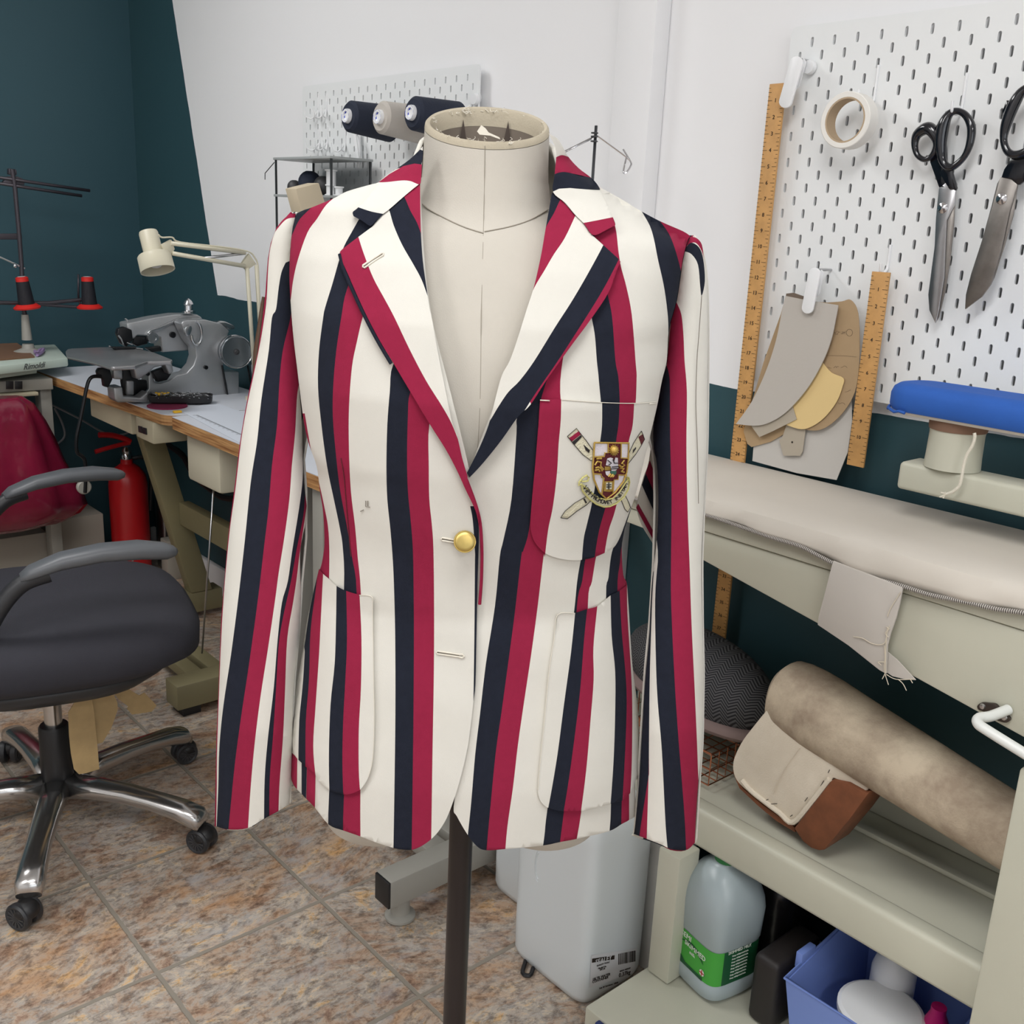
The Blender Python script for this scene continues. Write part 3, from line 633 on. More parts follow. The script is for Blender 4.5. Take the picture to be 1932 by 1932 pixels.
# sleeve board on its arm
sb = thing('sleeve_board', (1.38, .6, .92), 'blue-covered sleeve board on a round cream post and steel arm above the pressing table', 'sleeve board')
arm = MB(); a = on('x', 1.36, 1707, 893); arm.box((1.36, .05, .972), (1.415, .705, 1.012)); arm.build('support_arm', 'frame_cream', sb, bevel=.006, seg=3)
pc = V((1.388, .642, 0)); MB().lathe(pc, [(.0375, 1.0125), (.0365, 1.03), (.036, 1.06), (.0375, 1.075)], 32).build('post', 'frame_cream', sb)
MB().lathe(pc, [(.0378, 1.066), (.0385, 1.070), (.0388, 1.078), (.038, 1.083)], 32).build('post_collar', mk('collar_brown', (128, 98, 80), .8), sb)
MB().box((1.45, .05, .926), (1.47, .10, .97)).build('arm_bracket', 'frame_cream', sb); MB().box((1.40, .05, .973), (1.47, .10, 1.0)).build('arm_bracket', 'frame_cream', sb)
def board_ring(s, z):       # long board with a round end, outline at height z shrunk by s
    out = []; cx, cy, w = 1.388, .695, .052-s
    for k in range(17):
        t = math.pi*k/16; out.append(V((cx-w*math.cos(t), cy+(.045-s)*math.sin(t), z)))
    out += [V((cx+w*1.15, .35, z)), V((cx+w*1.25, .10, z)), V((cx-w*1.25, .10, z)), V((cx-w*1.15, .35, z))]
    return out
bb = MB().loft([board_ring(.004, 1.085), board_ring(0, 1.092), board_ring(0, 1.108), board_ring(.003, 1.116), board_ring(.010, 1.121), board_ring(.02, 1.123)], 0)
bb.build('padded_cover', 'blue_cotton', sb, auto=1.2)
MB().loft([board_ring(.010, 1.080), board_ring(.006, 1.0835), board_ring(.006, 1.0845), board_ring(.01, 1.0855)], 0).build('board', mk('underside_white', (214, 208, 200), .8), sb)
rf = MB(); q = board_ring(-.001, 1.0845)[:19]; rf.tube([p+V((0, 0, .0015*math.sin(i*2.1))) for i, p in enumerate(q)], .0022, 6); rf.build('gathered_edge', 'blue_cotton', sb)
mk('string', (222, 216, 200), .9, bump=.5, bscale=400)
cs = lambda l: cr([on('x', 1.345, 1640+x/6.616, 680+y/6.616) for x, y in l], 4)
st = MB(); st.tube(cs([(1312, 905), (1318, 960), (1290, 1060), (1215, 1190), (1175, 1330), (1150, 1480), (1120, 1570), (1040, 1640), (960, 1670)]), .0022, 8)
for l in ([(960, 1670), (920, 1655), (895, 1650)], [(960, 1670), (925, 1690), (880, 1705)], [(955, 1668), (930, 1700), (925, 1720)], [(960, 1670), (940, 1655), (955, 1650)]): st.tube(cs(l), .0012, 6)
st.build('draw_string', 'string', sb)
# tailor's ham cushion in a copper wire basket
kt = thing('wire_basket', (1.385, 1.0, .405), 'copper wire basket on the shelf under the pressing table', 'basket')
wb = MB(); x0, x1_, yA, yB, zl, zh = 1.305, 1.465, .93, 1.175, .4065, .465
for z in (zl, (zl+zh)/2, zh): wb.tube([V((x0, yA, z)), V((x1_, yA, z)), V((x1_, yB, z)), V((x0, yB, z))], .0014 if z < zh else .0022, 6, closed=True)
k = 0
for i in range(10):
    y = yA+(yB-yA)*i/9; wb.tube([V((x0, y, zh)), V((x0, y, zl)), V((x1_, y, zl)), V((x1_, y, zh))], .0012, 6)
for i in range(1, 7):
    x = x0+(x1_-x0)*i/7; wb.tube([V((x, yA, zh)), V((x, yA, zl)), V((x, yB, zl)), V((x, yB, zh))], .0012, 6)
wb.build('wire_frame', 'copper', kt)
hm = thing('pressing_cushion', (1.385, 1.03, .47), 'oval charcoal herringbone pressing cushion lying in the copper basket', 'cushion')
MB().ball((1.394, 1.040, .547), (.080, .160, .080), 20, R=Matrix.Rotation(.10, 3, 'X')).build('cushion_body', 'tweed', hm)
MB().ball((1.394, 1.040, .502), (.083, .163, .026), 16, R=Matrix.Rotation(.10, 3, 'X')).build('cushion_base', mk('ham_base', (126, 108, 104), .9), hm)
# canvas-covered pressing block
bkk = thing('pressing_block', (1.33, .72, .395), 'canvas-covered pressing arm on a worn wooden block, lying on the lower shelf', 'pressing block')
pb = MB()
def ell(c, d, a, b, n=26, e=2.4, up=V((0, 0, 1))):
    d = d.normalized(); s = d.cross(up).normalized(); u = s.cross(d); out = []
    for k in range(n):
        t = 2*math.pi*k/n; cc, ss = math.cos(t), math.sin(t)
        out.append(c+s*(a*math.copysign(abs(cc)**(2/e), cc))+u*(b*math.copysign(abs(ss)**(2/e), ss)))
    return out
Aq, Bq = on('x', 1.335, 1512, 1322), on('x', 1.315, 1895, 1562); dd = (Bq-Aq)
segs = [(-.135, .014, .018), (-.122, .034, .038), (-.09, .048, .053), (-.03, .052, .058), (.03, .053, .060), (.12, .054, .060), (.3, .054, .056), (.55, .055, .052), (.8, .052, .049), (1.0, .050, .047), (1.35, .048, .045)]
pb.loft([ell(Aq+dd*t, dd, a, b) for t, a, b in segs], 0); pb.build('pressing_arm', 'worn_canvas', bkk)
hp = c2([(1500, 1345), (1470, 1318), (1448, 1338), (1420, 1372), (1398, 1402), (1383, 1437), (1386, 1466), (1404, 1488), (1440, 1515), (1476, 1540), (1499, 1556)], 4)+[(1572, 1468)]+c2([(1572, 1468), (1600, 1480), (1628, 1494), (1640, 1486), (1650, 1474), (1625, 1440), (1590, 1395), (1545, 1370)], 4)
hb = MB().prism(ons('x', 1.290, hp), (.085, .0, 0)).build('canvas_head', 'clean_canvas', bkk, bevel=.008, seg=3)
slab('wood_block', ons('x', 1.283, [(1569, 1472), (1600, 1478), (1632, 1496), (1641, 1494), (1600, 1550), (1555, 1604), (1545, 1605), (1530, 1600), (1515, 1588), (1498, 1563)]), (.07, 0, 0), 'block_wood', bkk, bevel=.002)
slab('wood_base', ons('x', 1.292, [(1383, 1458), (1402, 1488), (1440, 1520), (1498, 1560), (1500, 1570), (1465, 1549), (1430, 1520), (1395, 1487)]), (.08, 0, 0), 'block_wood', bkk)
cr2 = lambda l: [(1400+x/3.632, 1100+y/3.632) for x, y in l]
MB().tube(cr([on('x', 1.288, *q) for q in cr2([(0, 1350), (60, 1420), (160, 1500), (260, 1575), (350, 1640)])]+[on('x', 1.288, *q) for q in cr2([(480, 1500), (600, 1345)])], 4), .0045, 8).build('rolled_hem', 'clean_canvas', bkk)
sp_ = MB()
for l in ([(135, 1475), (160, 1490), (180, 1482)], [(190, 1515), (240, 1512)], [(430, 1495), (450, 1470)], [(540, 1390), (560, 1355)], [(590, 1300), (600, 1280)], [(345, 1590), (330, 1600)]): sp_.tube([on('x', 1.2875, *q) for q in cr2(l)], .0006, 5)
sp_.build('staple', 'outline_b' if 'outline_b' in M else mk('outline_b', (60, 52, 46), .7), bkk)
MB().tube([on('x', 1.2888, *q) for q in cr2([(395, 1130), (300, 1260), (240, 1370), (215, 1440)])], .0006, 5).build('crease', 'clean_canvas', bkk)
# milk bottle
mc = V((1.264, .848, .0905))
mb_ = thing('milk_bottle', mc, 'translucent plastic milk bottle with a green label on the base of the pressing table', 'bottle')
def sq(c, r, e=4.5, n=40, rot=math.radians(79), rx=1):
    out = []
    for k in range(n):
        t = 2*math.pi*k/n+.001; cc, ss = math.cos(t), math.sin(t); x = r*rx*math.copysign(abs(cc)**(2/e), cc); y = r*math.copysign(abs(ss)**(2/e), ss)
        out.append(c+V((x*math.cos(rot)-y*math.sin(rot), x*math.sin(rot)+y*math.cos(rot), 0)))
    return out
Z_ = lambda h: mc+V((0, 0, h))
prf = [(0, .042, 3), (.003, .050, 3.5), (.010, .0545, 4.5), (.033, .055, 5), (.036, .0532, 5), (.102, .0532, 5), (.106, .055, 5), (.160, .058, 4.5), (.178, .057, 3.8), (.200, .052, 3), (.219, .040, 2.6), (.229, .026, 2.2), (.233, .0185, 2), (.238, .0185, 2)]
MB().loft([sq(Z_(h), r, e) for h, r, e in prf], 0).build('bottle_body', 'hdpe_milk', mb_, auto=1.2)
MB().lathe(Z_(0), [(.0195, .234), (.0205, .2345), (.0205, .2435), (.0, .2435)], 24).build('bottle_cap', mk('cap_green', (40, 120, 60), .4), mb_)
mk('label_green', (70, 168, 62), .5); mk('label_dark', (18, 82, 48), .5); mk('label_white', (228, 232, 224), .6)
lr0, lr1 = sq(Z_(.037), .0537, 5), sq(Z_(.101), .0537, 5); lb = MB()
n = 40; frontdir = (EYE-mc); 
for i in range(n):
    j = (i+1) % n; m_ = lr0[i]*.5+lr0[j]*.5-Z_(.04); side = m_.dot(RT0); 
    lb.add([lr0[i], lr0[j], lr1[j], lr1[i]], [(0, 1, 2, 3)], 0 if side < .0 else 1, True)
lo = lb.build('bottle_label', ['label_green', 'label_dark'], mb_, auto=1.2)
def face_frame(ang):   # outward direction of a flat side of the bottle
    d = V((math.cos(ang), math.sin(ang), 0)); r = V((-d.y, d.x, 0)); return d, r
faces = sorted([(V((math.cos(math.radians(79)+k*math.pi/2), math.sin(math.radians(79)+k*math.pi/2), 0))) for k in range(4)], key=lambda d: -d.dot(frontdir.normalized()))[:2]
lf_, rt_ = sorted(faces, key=lambda d: d.dot(RT0))
def ftxt(name, d, items, m, parent):
    r = V((0, 0, 1)).cross(d); base = Z_(-.004)+d*.0542
    return texts(name, [(s, sz, base+r*u+V((0, 0, h)), r, (0, 0, 1)) for s, sz, u, h in items], m, parent)
ftxt('label_text', lf_, [('SEMI', .013, -.018, .092), ('SKIMMED', .0125, .006, .080), ('milk', .008, .0, .070)], 'label_white', lo)
ftxt('label_text', rt_, [('SKIMMED MILK', .0075, -.002, .100)]+[('|'*0+'a'*0+'Keep refrigerated below 5C'[:22], .0038, .0, .093-.0062*k) for k in range(8)], 'label_white', lo)
r_ = V((0, 0, 1)).cross(lf_)
q0 = Z_(-.004)+lf_*.0541
MB().prism([q0+r_*x+V((0, 0, z)) for x, z in c2([(-.030, .082), (-.01, .091), (.012, .088), (.028, .072), (.01, .083), (-.01, .087)], 3, True)], lf_*.0003).build('label_arch', 'label_dark', lo)
MB().prism([q0+r_*x+V((0, 0, z)) for x, z in ((-.045, .041), (.028, .041), (.028, .047), (-.015, .047), (-.028, .056), (-.045, .058))], lf_*.0003).build('label_band', 'label_dark', lo)
fl_ = MB(); fc = q0+r_*.027+V((0, 0, .056)); fl_.lathe(fc, [(0, .0002), (.0058, .0002), (.0058, .0005), (0, .0005)], 20, ax=lf_); fo = fl_.build('flag_roundel', 'label_white', lo)
for a_ in (0, 90): 
    u_ = r_*math.cos(math.radians(a_))+V((0, 0, 1))*math.sin(math.radians(a_)); v_ = lf_.cross(u_)
    MB().prism([fc+u_*.0055+v_*.001, fc+u_*.0055-v_*.001, fc-u_*.0055-v_*.001, fc-u_*.0055+v_*.001], lf_*.0008).build('flag_cross', 'red_paint', fo)
# big water container, its label, and a second one behind
def jerry(c, hx, hy, H, label):
    t = thing('water_container', c, label, 'container', 'white plastic water containers')
    R = lambda s, z, e=7: [c+V((0, 0, z))+V((p.x*hx, p.y*hy, 0))*s for p in [V((math.copysign(abs(math.cos(a))**(2/e), math.cos(a)), math.copysign(abs(math.sin(a))**(2/e), math.sin(a)), 0)) for a in [2*math.pi*k/48+.02 for k in range(48)]]]
    MB().loft([R(.86, .001), R(.97, .006), R(1, .018, 8), R(1, H*.2, 9), R(1, H*.8, 9), R(.99, H*.84, 7), R(.93, H*.89, 5), R(.75, H*.95, 3.5), R(.45, H*.985, 2.4), R(.28, H, 2)], 0).build('container_body', 'hdpe', t, auto=1.2)
    MB().lathe(c, [(.024, H-.002), (.024, H+.02), (.02, H+.022), (0, H+.022)], 24).build('screw_cap', 'plastic_white', t)
    MB().tube(cr([c+V((0, -hy*.55, H*.93)), c+V((0, -hy*.6, H+.02)), c+V((0, hy*.0, H+.045)), c+V((0, hy*.6, H+.02)), c+V((0, hy*.55, H*.93))], 5), .009, 10).build('carry_handle', 'hdpe', t)
    return t
wc = jerry(V((1.189, 1.098, 0)), .079, .097, .40, 'big white water container with a printed sticker, standing in front of the pressing table leg')
jerry(V((1.282, 1.283, 0)), .075, .083, .37, 'second white water container, half hidden behind the one with the sticker')
LY = 1.098-.097-.0006
O2 = lambda x, y: on('y', LY, 1050+x/4.293, 1500+y/4.293)
def onlab(x, y, d=0): p = O2(x, y); return V((p.x, LY-d, p.z))
lab = slab('sticker', [onlab(*q) for q in ((285, 1300), (648, 1240), (625, 1440), (270, 1560))], (0, .0005, 0), mk('sticker_white', (220, 220, 222), .5), wc); lab['label'] = 'printed sticker with barcode'
rX = (onlab(640, 1440)-onlab(300, 1550)); rX = V((1, 0, rX.z/rX.x)).normalized(); uZ = V((0, 0, 1))
slab('black_bar', [onlab(*q, .0004) for q in ((288, 1325), (470, 1297), (468, 1330), (286, 1358))], (0, .0003, 0), 'ink', lab)
def lt(s, sz, x, y, m='ink'): return (s, sz, onlab(x, y, .0009), (1, 0, rX.z/rX.x*1.0), (0, 0, 1))
texts('maker_name', [lt('SEALEY', .0135, 378, 1350)], 'sticker_white', lab)
texts('sticker_text', [lt('QUALITY TOOLS', .0045, 375, 1372), lt('Model No.', .0052, 368, 1400), lt('WC10', .0052, 368, 1416), lt('10LTR WATER', .0075, 360, 1480), lt('CONTAINER', .0075, 352, 1502), lt('0.37kg', .0125, 548, 1460), lt('GROSS WEIGHT', .0042, 552, 1418), lt('Sole UK Distributor, Suffolk', .0045, 420, 1545)], 'ink', lab)
bc = MB(); rb = random.Random(5); x = 500
while x < 636:
    w = rb.choice((3, 4, 6, 8)); t_ = 1285-(x-500)*.2
    bc.prism([onlab(x, t_, .0006), onlab(x+w, t_, .0006), onlab(x+w, t_+88, .0006), onlab(x, t_+88, .0006)], (0, .0003, 0)); x += w+rb.choice((3, 4, 6))
bc.build('barcode', 'ink', lab)
em = MB()
for r in (.028, .022): em.tube([V((1.189-.079-.0003, 1.13+.6*r*math.cos(a)*.6, .22+r*math.sin(a)*1.2)) for a in [math.pi*k/10-math.pi/2 for k in range(11)]], .0009, 6)
em.build('embossed_mark', 'hdpe', wc)
s_ = MB().tube(cr([on('z', .005, *q) for q in ((992, 1812), (986, 1836), (1000, 1840), (1006, 1826))], 4), .004, 6).build('black_strap', 'black_plastic'); tag(s_, 'short black plastic strap lying on the floor by the big water container', 'strap')
s_.location.z += .0
# blue bin with bottles, dark items on the plinth
c = V((1.30, .50, .0905))
bn = thing('storage_bin', c, 'blue plastic storage bin on the plinth, holding white plastic containers', 'bin')
bi = MB(); o4 = [V((1.238, .675, .095)), V((1.238, .475, .095)), V((1.45, .475, .095)), V((1.45, .675, .095))]; t4 = [V((1.224, .692, .215)), V((1.224, .46, .215)), V((1.47, .46, .255)), V((1.47, .692, .255))]
i4 = [V((p.x+(.004 if p.x < 1.3 else -.004), p.y+(-.004 if p.y > .5 else .004), p.z)) for p in t4]; b4 = [V((p.x+(.004 if p.x < 1.3 else -.004), p.y+(-.004 if p.y > .5 else .004), p.z+.004)) for p in o4]
vs = o4+t4+i4+b4; fs = [(0, 1, 2, 3)]+[(i, (i+1) % 4, 4+(i+1) % 4, 4+i) for i in range(4)]+[(4+i, 4+(i+1) % 4, 8+(i+1) % 4, 8+i) for i in range(4)]+[(8+i, 8+(i+1) % 4, 12+(i+1) % 4, 12+i) for i in range(4)]+[(12, 13, 14, 15)]
bi.add(vs, fs); bi.build('bin_body', 'bin_blue', bn)
rm = MB(); rm.tube([p+V((0, 0, .001)) for p in t4], .0035, 8, closed=True); rm.build('bin_rim', 'bin_blue', bn)
MB().box((1.262, .690, .212), (1.30, .702, .240)).build('stacking_lug', 'bin_blue', bn, bevel=.002)
q = V((1.385, .60, .1)); t = thing('plastic_bottle', q, 'white plastic bottle standing at the back of the blue bin', 'bottle')
MB().lathe(q, [(.03, 0), (.034, .004), (.034, .11), (.030, .125), (.016, .14), (.016, .15)], 28).build('bottle_body', 'plastic_white', t); MB().lathe(q, [(.018, .143), (.018, .165), (.0, .166)], 24).build('bottle_cap', 'plastic_white', t)
q = V((1.305, .575, .1)); t = thing('lidded_tub', q, 'round white tub with a flat lid at the front of the blue bin', 'tub')
MB().lathe(q, [(.05, 0), (.056, .005), (.060, .09)], 36).build('tub_body', 'plastic_white', t); MB().lathe(q, [(.0, .099), (.058, .099), (.0635, .096), (.0635, .088), (.061, .088)], 36).build('tub_lid', 'plastic_white', t, auto=.25)
o = MB().box((1.235, .712, .0905), (1.36, .760, .215)).build('black_box', mk('dark_leather', (34, 29, 28), .55, bump=.3, bscale=40), bevel=.012, seg=3); tag(o, 'dark brown padded case between the milk bottle and the blue bin', 'case')
o = MB().box((1.34, .775, .0905), (1.49, .90, .27)).build('black_bag', mk('black_film', (24, 22, 24), .25, bump=.8, bscale=25), bevel=.03, seg=4); tag(o, 'crumpled black bag behind the milk bottle', 'bag')
q = on('z', .225, 1772, 1900); o = MB().lathe(V((q.x, q.y, .0905)), [(.015, 0), (.017, .004), (.017, .11), (.011, .125), (.011, .135), (0, .136)], 20).build('spray_bottle', mk('magenta', (196, 20, 110), .5)); tag(o, 'small magenta plastic bottle at the far right of the plinth', 'bottle')
q = on('z', .19, 1748, 1932); o = MB().lathe(V((q.x-.0, q.y, .0905)), [(.018, 0), (.02, .09), (.02, .098), (0, .1)], 20).build('cork_tub', mk('cork', (150, 110, 76), .8)); tag(o, 'small brown tub in front of the magenta bottle', 'tub')
# ---------------------------------------------------------------- dress form and blazer
mk('cream_wool', (217, 214, 205), .85, bump=.12, bscale=1500, sheen=0, var=.02, vscale=30)
mk('navy_wool', (30, 34, 46), .9, bump=.15, bscale=1500, spec=.2, var=.12, vscale=120)
mk('red_wool', (146, 33, 64), .9, bump=.15, bscale=1500, spec=.2, var=.05, vscale=120)
mk('lining', (206, 200, 188), .6)
mk('form_linen', (196, 190, 179), .9, bump=.12, bscale=900, var=.05, vscale=9)
mk('form_stained', (178, 168, 148), .9, bump=.2, bscale=500, var=.1, vscale=18)
mk('seam_line', (120, 112, 100), .9)
mk('thread_cream', (224, 218, 204), .8)
mk('brass', (196, 172, 104), .42, .9, var=.08, vscale=120)
mk('gold_wire', (200, 168, 88), .4, .7, bump=.5, bscale=900)
mk('pale_gold', (206, 200, 130), .5, .3, bump=.5, bscale=900)
mk('maroon', (92, 22, 32), .7, bump=.4, bscale=900)
mk('badge_white', (222, 216, 222), .7, bump=.3, bscale=700)
mk('badge_green', (60, 110, 95), .7)
mk('badge_cream', (218, 212, 186), .8, bump=.6, bscale=600)
mk('outline_black', (38, 34, 36), .8)
JM = ['cream_wool', 'navy_wool', 'red_wool', 'lining', 'seam_line']
W_, N_, R_ = 0, 1, 2
AX = EYE+ray(917, 300)*1.0
nH = V((AX.x, AX.y, 0)).normalized(); rH = V((nH.y, -nH.x, 0)); tow = -nH         # tow: from the form towards where one stands in front of it
def tolocal(p): q = p-AX; return q.dot(rH), q.dot(tow), p.z
def fromlocal(x, y, z): p = AX+rH*x+tow*y; return V((p.x, p.y, z))
def onplane(x, y, Y=0):
    d = ray(x, y); q = AX+tow*Y-EYE; t = q.dot(nH)/d.dot(nH); return EYE+d*t
# silhouettes of the coat body, traced, as half widths at the form's own depth
SIL = [(300, 770, 1072), (318, 748, 1093), (335, 724, 1114), (350, 700, 1130), (362, 655, 1152), (374, 628, 1171), (392, 589, 1208), (404, 560, 1225), (420, 556, 1247), (436, 554, 1285), (452, 552, 1300), (490, 546, 1291), (540, 547, 1281), (580, 549, 1274), (620, 552, 1262), (680, 558, 1257),
       (720, 563, 1248), (770, 570, 1238), (815, 577, 1228), (850, 583, 1219), (880, 596, 1212), (927, 603, 1199), (970, 610, 1186), (1026, 612, 1176), (1063, 606, 1180), (1103, 597, 1185), (1160, 585, 1189), (1252, 570, 1195), (1345, 556, 1204), (1420, 549, 1207), (1475, 548, 1204), (1550, 560, 1199), (1620, 566, 1195)]
ST = []
for y, a, b in SIL:
    l, r = tolocal(onplane(a, y)), tolocal(onplane(b, y)); ST.append(((l[2]+r[2])/2, (l[0]+r[0])/2, (r[0]-l[0])/2*1.0))
ST.sort()
BT = [(.55, .125), (.62, .128), (.75, .125), (.85, .112), (.93, .10), (1.0, .108), (1.08, .122), (1.15, .128), (1.22, .118), (1.27, .098), (1.30, .08), (1.335, .062), (1.37, .056), (1.42, .055)]
def prof(z): c, a = lerp_tab(ST, z); b, = lerp_tab(BT, z); return c, a, b
def body_y(X, z, p=2.3):
    c, a, b = prof(z); s = min(1, abs((X-c)/a)); w = max(0, 1-abs(z-.93)/.16)
    return b*(1-s**p)**(1/p)+(1-s*s)*(.0012*math.sin(z*70+X*25)*w+.0010*math.sin(X*38+z*9))
def coat(x, y, off=0, lift=0):
    """where the line of sight meets the coat body; off = deeper into the cloth, lift = standing proud of it"""
    Y = .05
    for _ in range(14):
        q = tolocal(onplane(x, y, Y)); Y = .5*Y+.5*(body_y(q[0], q[2])+lift)
    return onplane(x, y, Y-off)
def C(lift): return lambda x, y, o=0: coat(x, y, o, lift)
JL = V((AX.x, AX.y, .62))
jacket = thing('striped_blazer', JL, 'cream blazer with navy and crimson stripes and a breast badge, worn by the dress form', 'jacket')
P = lambda *a: c2(a, 4)
# --- front panel with the button (viewer's left)
edgeR = P((792, 330), (800, 480), (815, 600), (850, 740), (884, 880), (897, 951), (903, 990), (903, 1035), (901, 1100), (899, 1200), (897, 1290), (893, 1325), (889, 1361), (881, 1416), (866, 1478), (847, 1534), (832, 1562), (816, 1581), (797.5, 1595), (779, 1603), (760, 1603), (741.6, 1599.7), (710.6, 1590), (679.5, 1578), (648, 1567), (620.5, 1556), (592.5, 1522), (571, 1500), (550, 1472), (549, 1416))
sideR = P((549, 1416), (551.6, 1391), (556, 1340), (562, 1283), (574, 1200), (586, 1140), (600, 1085), (607, 1063), (612, 1026), (610, 970), (603.7, 927), (597.5, 880), (583.5, 840), (574, 800), (566, 740), (560, 690), (554, 640), (549, 580), (546, 520), (548, 470), (552, 430), (559.5, 402.6))
topR = P((559.5, 402.6), (574, 396), (589, 391), (632, 373), (655, 361), (700, 348), (715, 343.6), (760, 320), (792, 300))
outR = edgeR+sideR[1:]+topR[1:-1]
# stripe lines
Mn = P((778, 640), (741.6, 688.5), (735.4, 739.8), (730.7, 802), (729, 879.5), (730.7, 941.6), (737, 1003.7), (741.6, 1066), (744, 1130), (745.6, 1205), (746, 1329.5), (744.7, 1453.7), (742, 1620))
Mr = P((800, 690), (774, 739.8), (769.6, 786), (768, 864), (769.6, 926), (774, 972.7), (778.9, 1034.8), (780.5, 1120), (781, 1205), (780, 1360.6), (778, 1516), (776.5, 1620))
Mw = P((830, 740), (810, 802), (809, 879.5), (810, 941.6), (814.6, 988), (817.7, 1034.8), (819, 1143), (818.6, 1267), (816, 1422.7), (813.7, 1581), (813, 1620))
An = P((735, 345), (690, 395), (663, 439), (645, 475), (627, 536), (613.5, 580), (609.6, 600), (601.9, 662), (600, 730), (606.5, 802), (617, 879.5), (629.8, 941.6), (640.7, 994), (646.9, 1034.8), (649, 1109), (640, 1300), (621, 1494), (619, 1640))
Ar = P((770, 400), (690, 470), (655, 545), (643.8, 600), (634.5, 662), (629, 724), (628, 786), (634.5, 864), (642, 926), (654.7, 994), (664, 1050), (673, 1120), (668, 1300), (649, 1500), (648, 1640))
Aw = P((790, 480), (720, 540), (695, 575), (684, 600), (673, 646.6), (664, 693), (658.4, 770.8), (658.4, 848), (662, 926), (670, 994), (674.8, 1050), (681, 1122), (686, 1300), (680, 1492), (681, 1640))
Zr = P((560, 392), (589, 388), (566, 413), (553, 439), (540, 470))
Zw = P((640, 366), (616, 386), (598, 413), (580, 439), (562, 490), (553, 530), (548, 568), (540, 600))
regR = [(N_, band(Mn, Mr)), (R_, band(Mr, Mw)), (N_, band(An, Ar)), (R_, band(Ar, Aw)),
        (N_, [(540, 480), (540, 395), (560, 380)]+Zr[4:]), (R_, band(Zr, Zw)),
        (R_, band(P((570, 780), (575, 840), (590, 900), (600, 990), (600, 1100)), P((575, 780), (588, 855.5), (602, 911), (611, 951.8), (619, 995), (621.4, 1042), (620.7, 1100)))),
        (N_, band(P((569, 1430), (569, 1520)), P((579.5, 1430), (577, 1530)))), (R_, band(P((579.5, 1430), (577, 1540)), P((596, 1430), (593.5, 1560)))), (R_, [(540, 1410), (561, 1430), (560, 1510), (540, 1510)]),
        (N_, band(P((887, 955), (892, 982), (896, 1040), (896, 1066), (895, 1200), (893, 1335)), P((899, 955), (915, 1000), (915, 1200), (905, 1335))))]
body_l = surf('front_panel', outR, regR, C(.006), JM, jacket, step=12)
body_l['label'] = 'front panel with the brass button, lapping over the other'
# fine crimson piping that carries on below the lapel
MB().tube([coat(x, y, 0, .0085) for x, y in P((880, 905), (897, 951), (906, 988), (909, 1035), (909, 1066), (908, 1100), (905, 1140))], .0016, 8).build('edge_piping', 'red_wool', jacket)
# dart seams
def seam(pts, m='seam_line', lift=.0068, r=.0004, name='seam'):
    return MB().tube([coat(x, y, 0, lift) for x, y in c2(pts, 4)], r, 5).build(name, m, jacket)
seam([(643, 864), (649, 900), (654, 960), (662, 1050)], 'maroon', name='dart_seam')
# --- the other front panel
edgeL = P((1010, 560), (950, 720), (890, 880), (884, 960), (890, 1050), (886, 1200), (880, 1330), (868, 1440), (856, 1522), (862, 1540), (881, 1573), (899.7, 1596.6), (916.8, 1604), (952.5, 1602), (1022, 1595.6), (1056.5, 1588.8), (1089, 1582.6), (1148, 1568.6), (1173, 1554.7), (1187, 1547), (1199, 1534.5), (1199, 1475), (1207, 1447), (1204, 1345), (1193, 1252), (1187, 1159), (1183, 1103), (1176, 1085), (1173, 1040), (1175, 1010), (1186, 975), (1195, 946), (1206, 908), (1217, 862), (1229, 812), (1240, 765), (1249, 718), (1258, 680), (1262, 620), (1276.5, 565.6), (1288, 490), (1298, 452), (1302, 446), (1288, 436), (1246.8, 418), (1208, 397.4), (1171.7, 375.4), (1129, 352), (1090, 335))
Bn = P((1030, 620), (1000, 720), (976, 786), (974.5, 817), (965, 941.6), (949.7, 1019), (943, 1050), (933.9, 1143), (916.8, 1252), (905.9, 1345), (896.6, 1422.7), (888.8, 1516), (880, 1600), (878, 1625))
Br = P((1060, 640), (1022, 748), (1016, 801), (1010, 874), (1005, 928), (998, 1001), (987, 1040), (983.5, 1050), (971, 1159), (958.7, 1252), (946, 1345), (935, 1422.7), (924.5, 1531), (916, 1625))
Bw = P((1068, 640), (1057, 720), (1059, 800), (1047, 928), (1029, 1044), (1025.5, 1050), (1014.6, 1143), (1002, 1236), (988, 1329.5), (977, 1407), (968, 1484.8), (957, 1562.4), (952, 1625))
Cn = P((1085, 500), (1110, 575), (1116.9, 603), (1122.6, 635.5), (1126, 680), (1130, 720), (1134, 800), (1117, 950), (1097, 1050), (1089, 1096.6), (1083, 1155.6), (1060, 1350), (1033, 1525), (1027, 1578), (1020, 1625))
Cr = P((1110, 400), (1130, 480), (1145.9, 552.7), (1155, 599), (1161, 680), (1167.5, 720), (1167, 800), (1143, 955), (1120, 1040), (1106, 1050), (1098.4, 1096.6), (1087.6, 1155.6), (1080, 1400), (1064, 1531), (1052, 1625))
Cw = P((1128, 352), (1145, 385), (1161, 428), (1166.6, 472), (1171.7, 503.5), (1182, 542), (1192, 594), (1199, 680), (1201, 720), (1194, 800), (1157, 974), (1130, 1040), (1124.8, 1050), (1117, 1096.6), (1109, 1146), (1110, 1400), (1097, 1530), (1080, 1625))
Dn = P((1205, 392), (1210.6, 398.7), (1226, 426), (1233.9, 451.7), (1241.6, 490.6), (1252, 537), (1258.4, 581), (1261, 620), (1259, 690), (1245, 760))
Dr = P((1240, 412), (1248, 420.7), (1262, 441), (1272.7, 467), (1283, 503.5), (1290, 540))
En = P((1192, 940), (1174, 990), (1160, 1025), (1152.8, 1050), (1148, 1090), (1143.5, 1124.5), (1150, 1300), (1152.8, 1516), (1147, 1590))
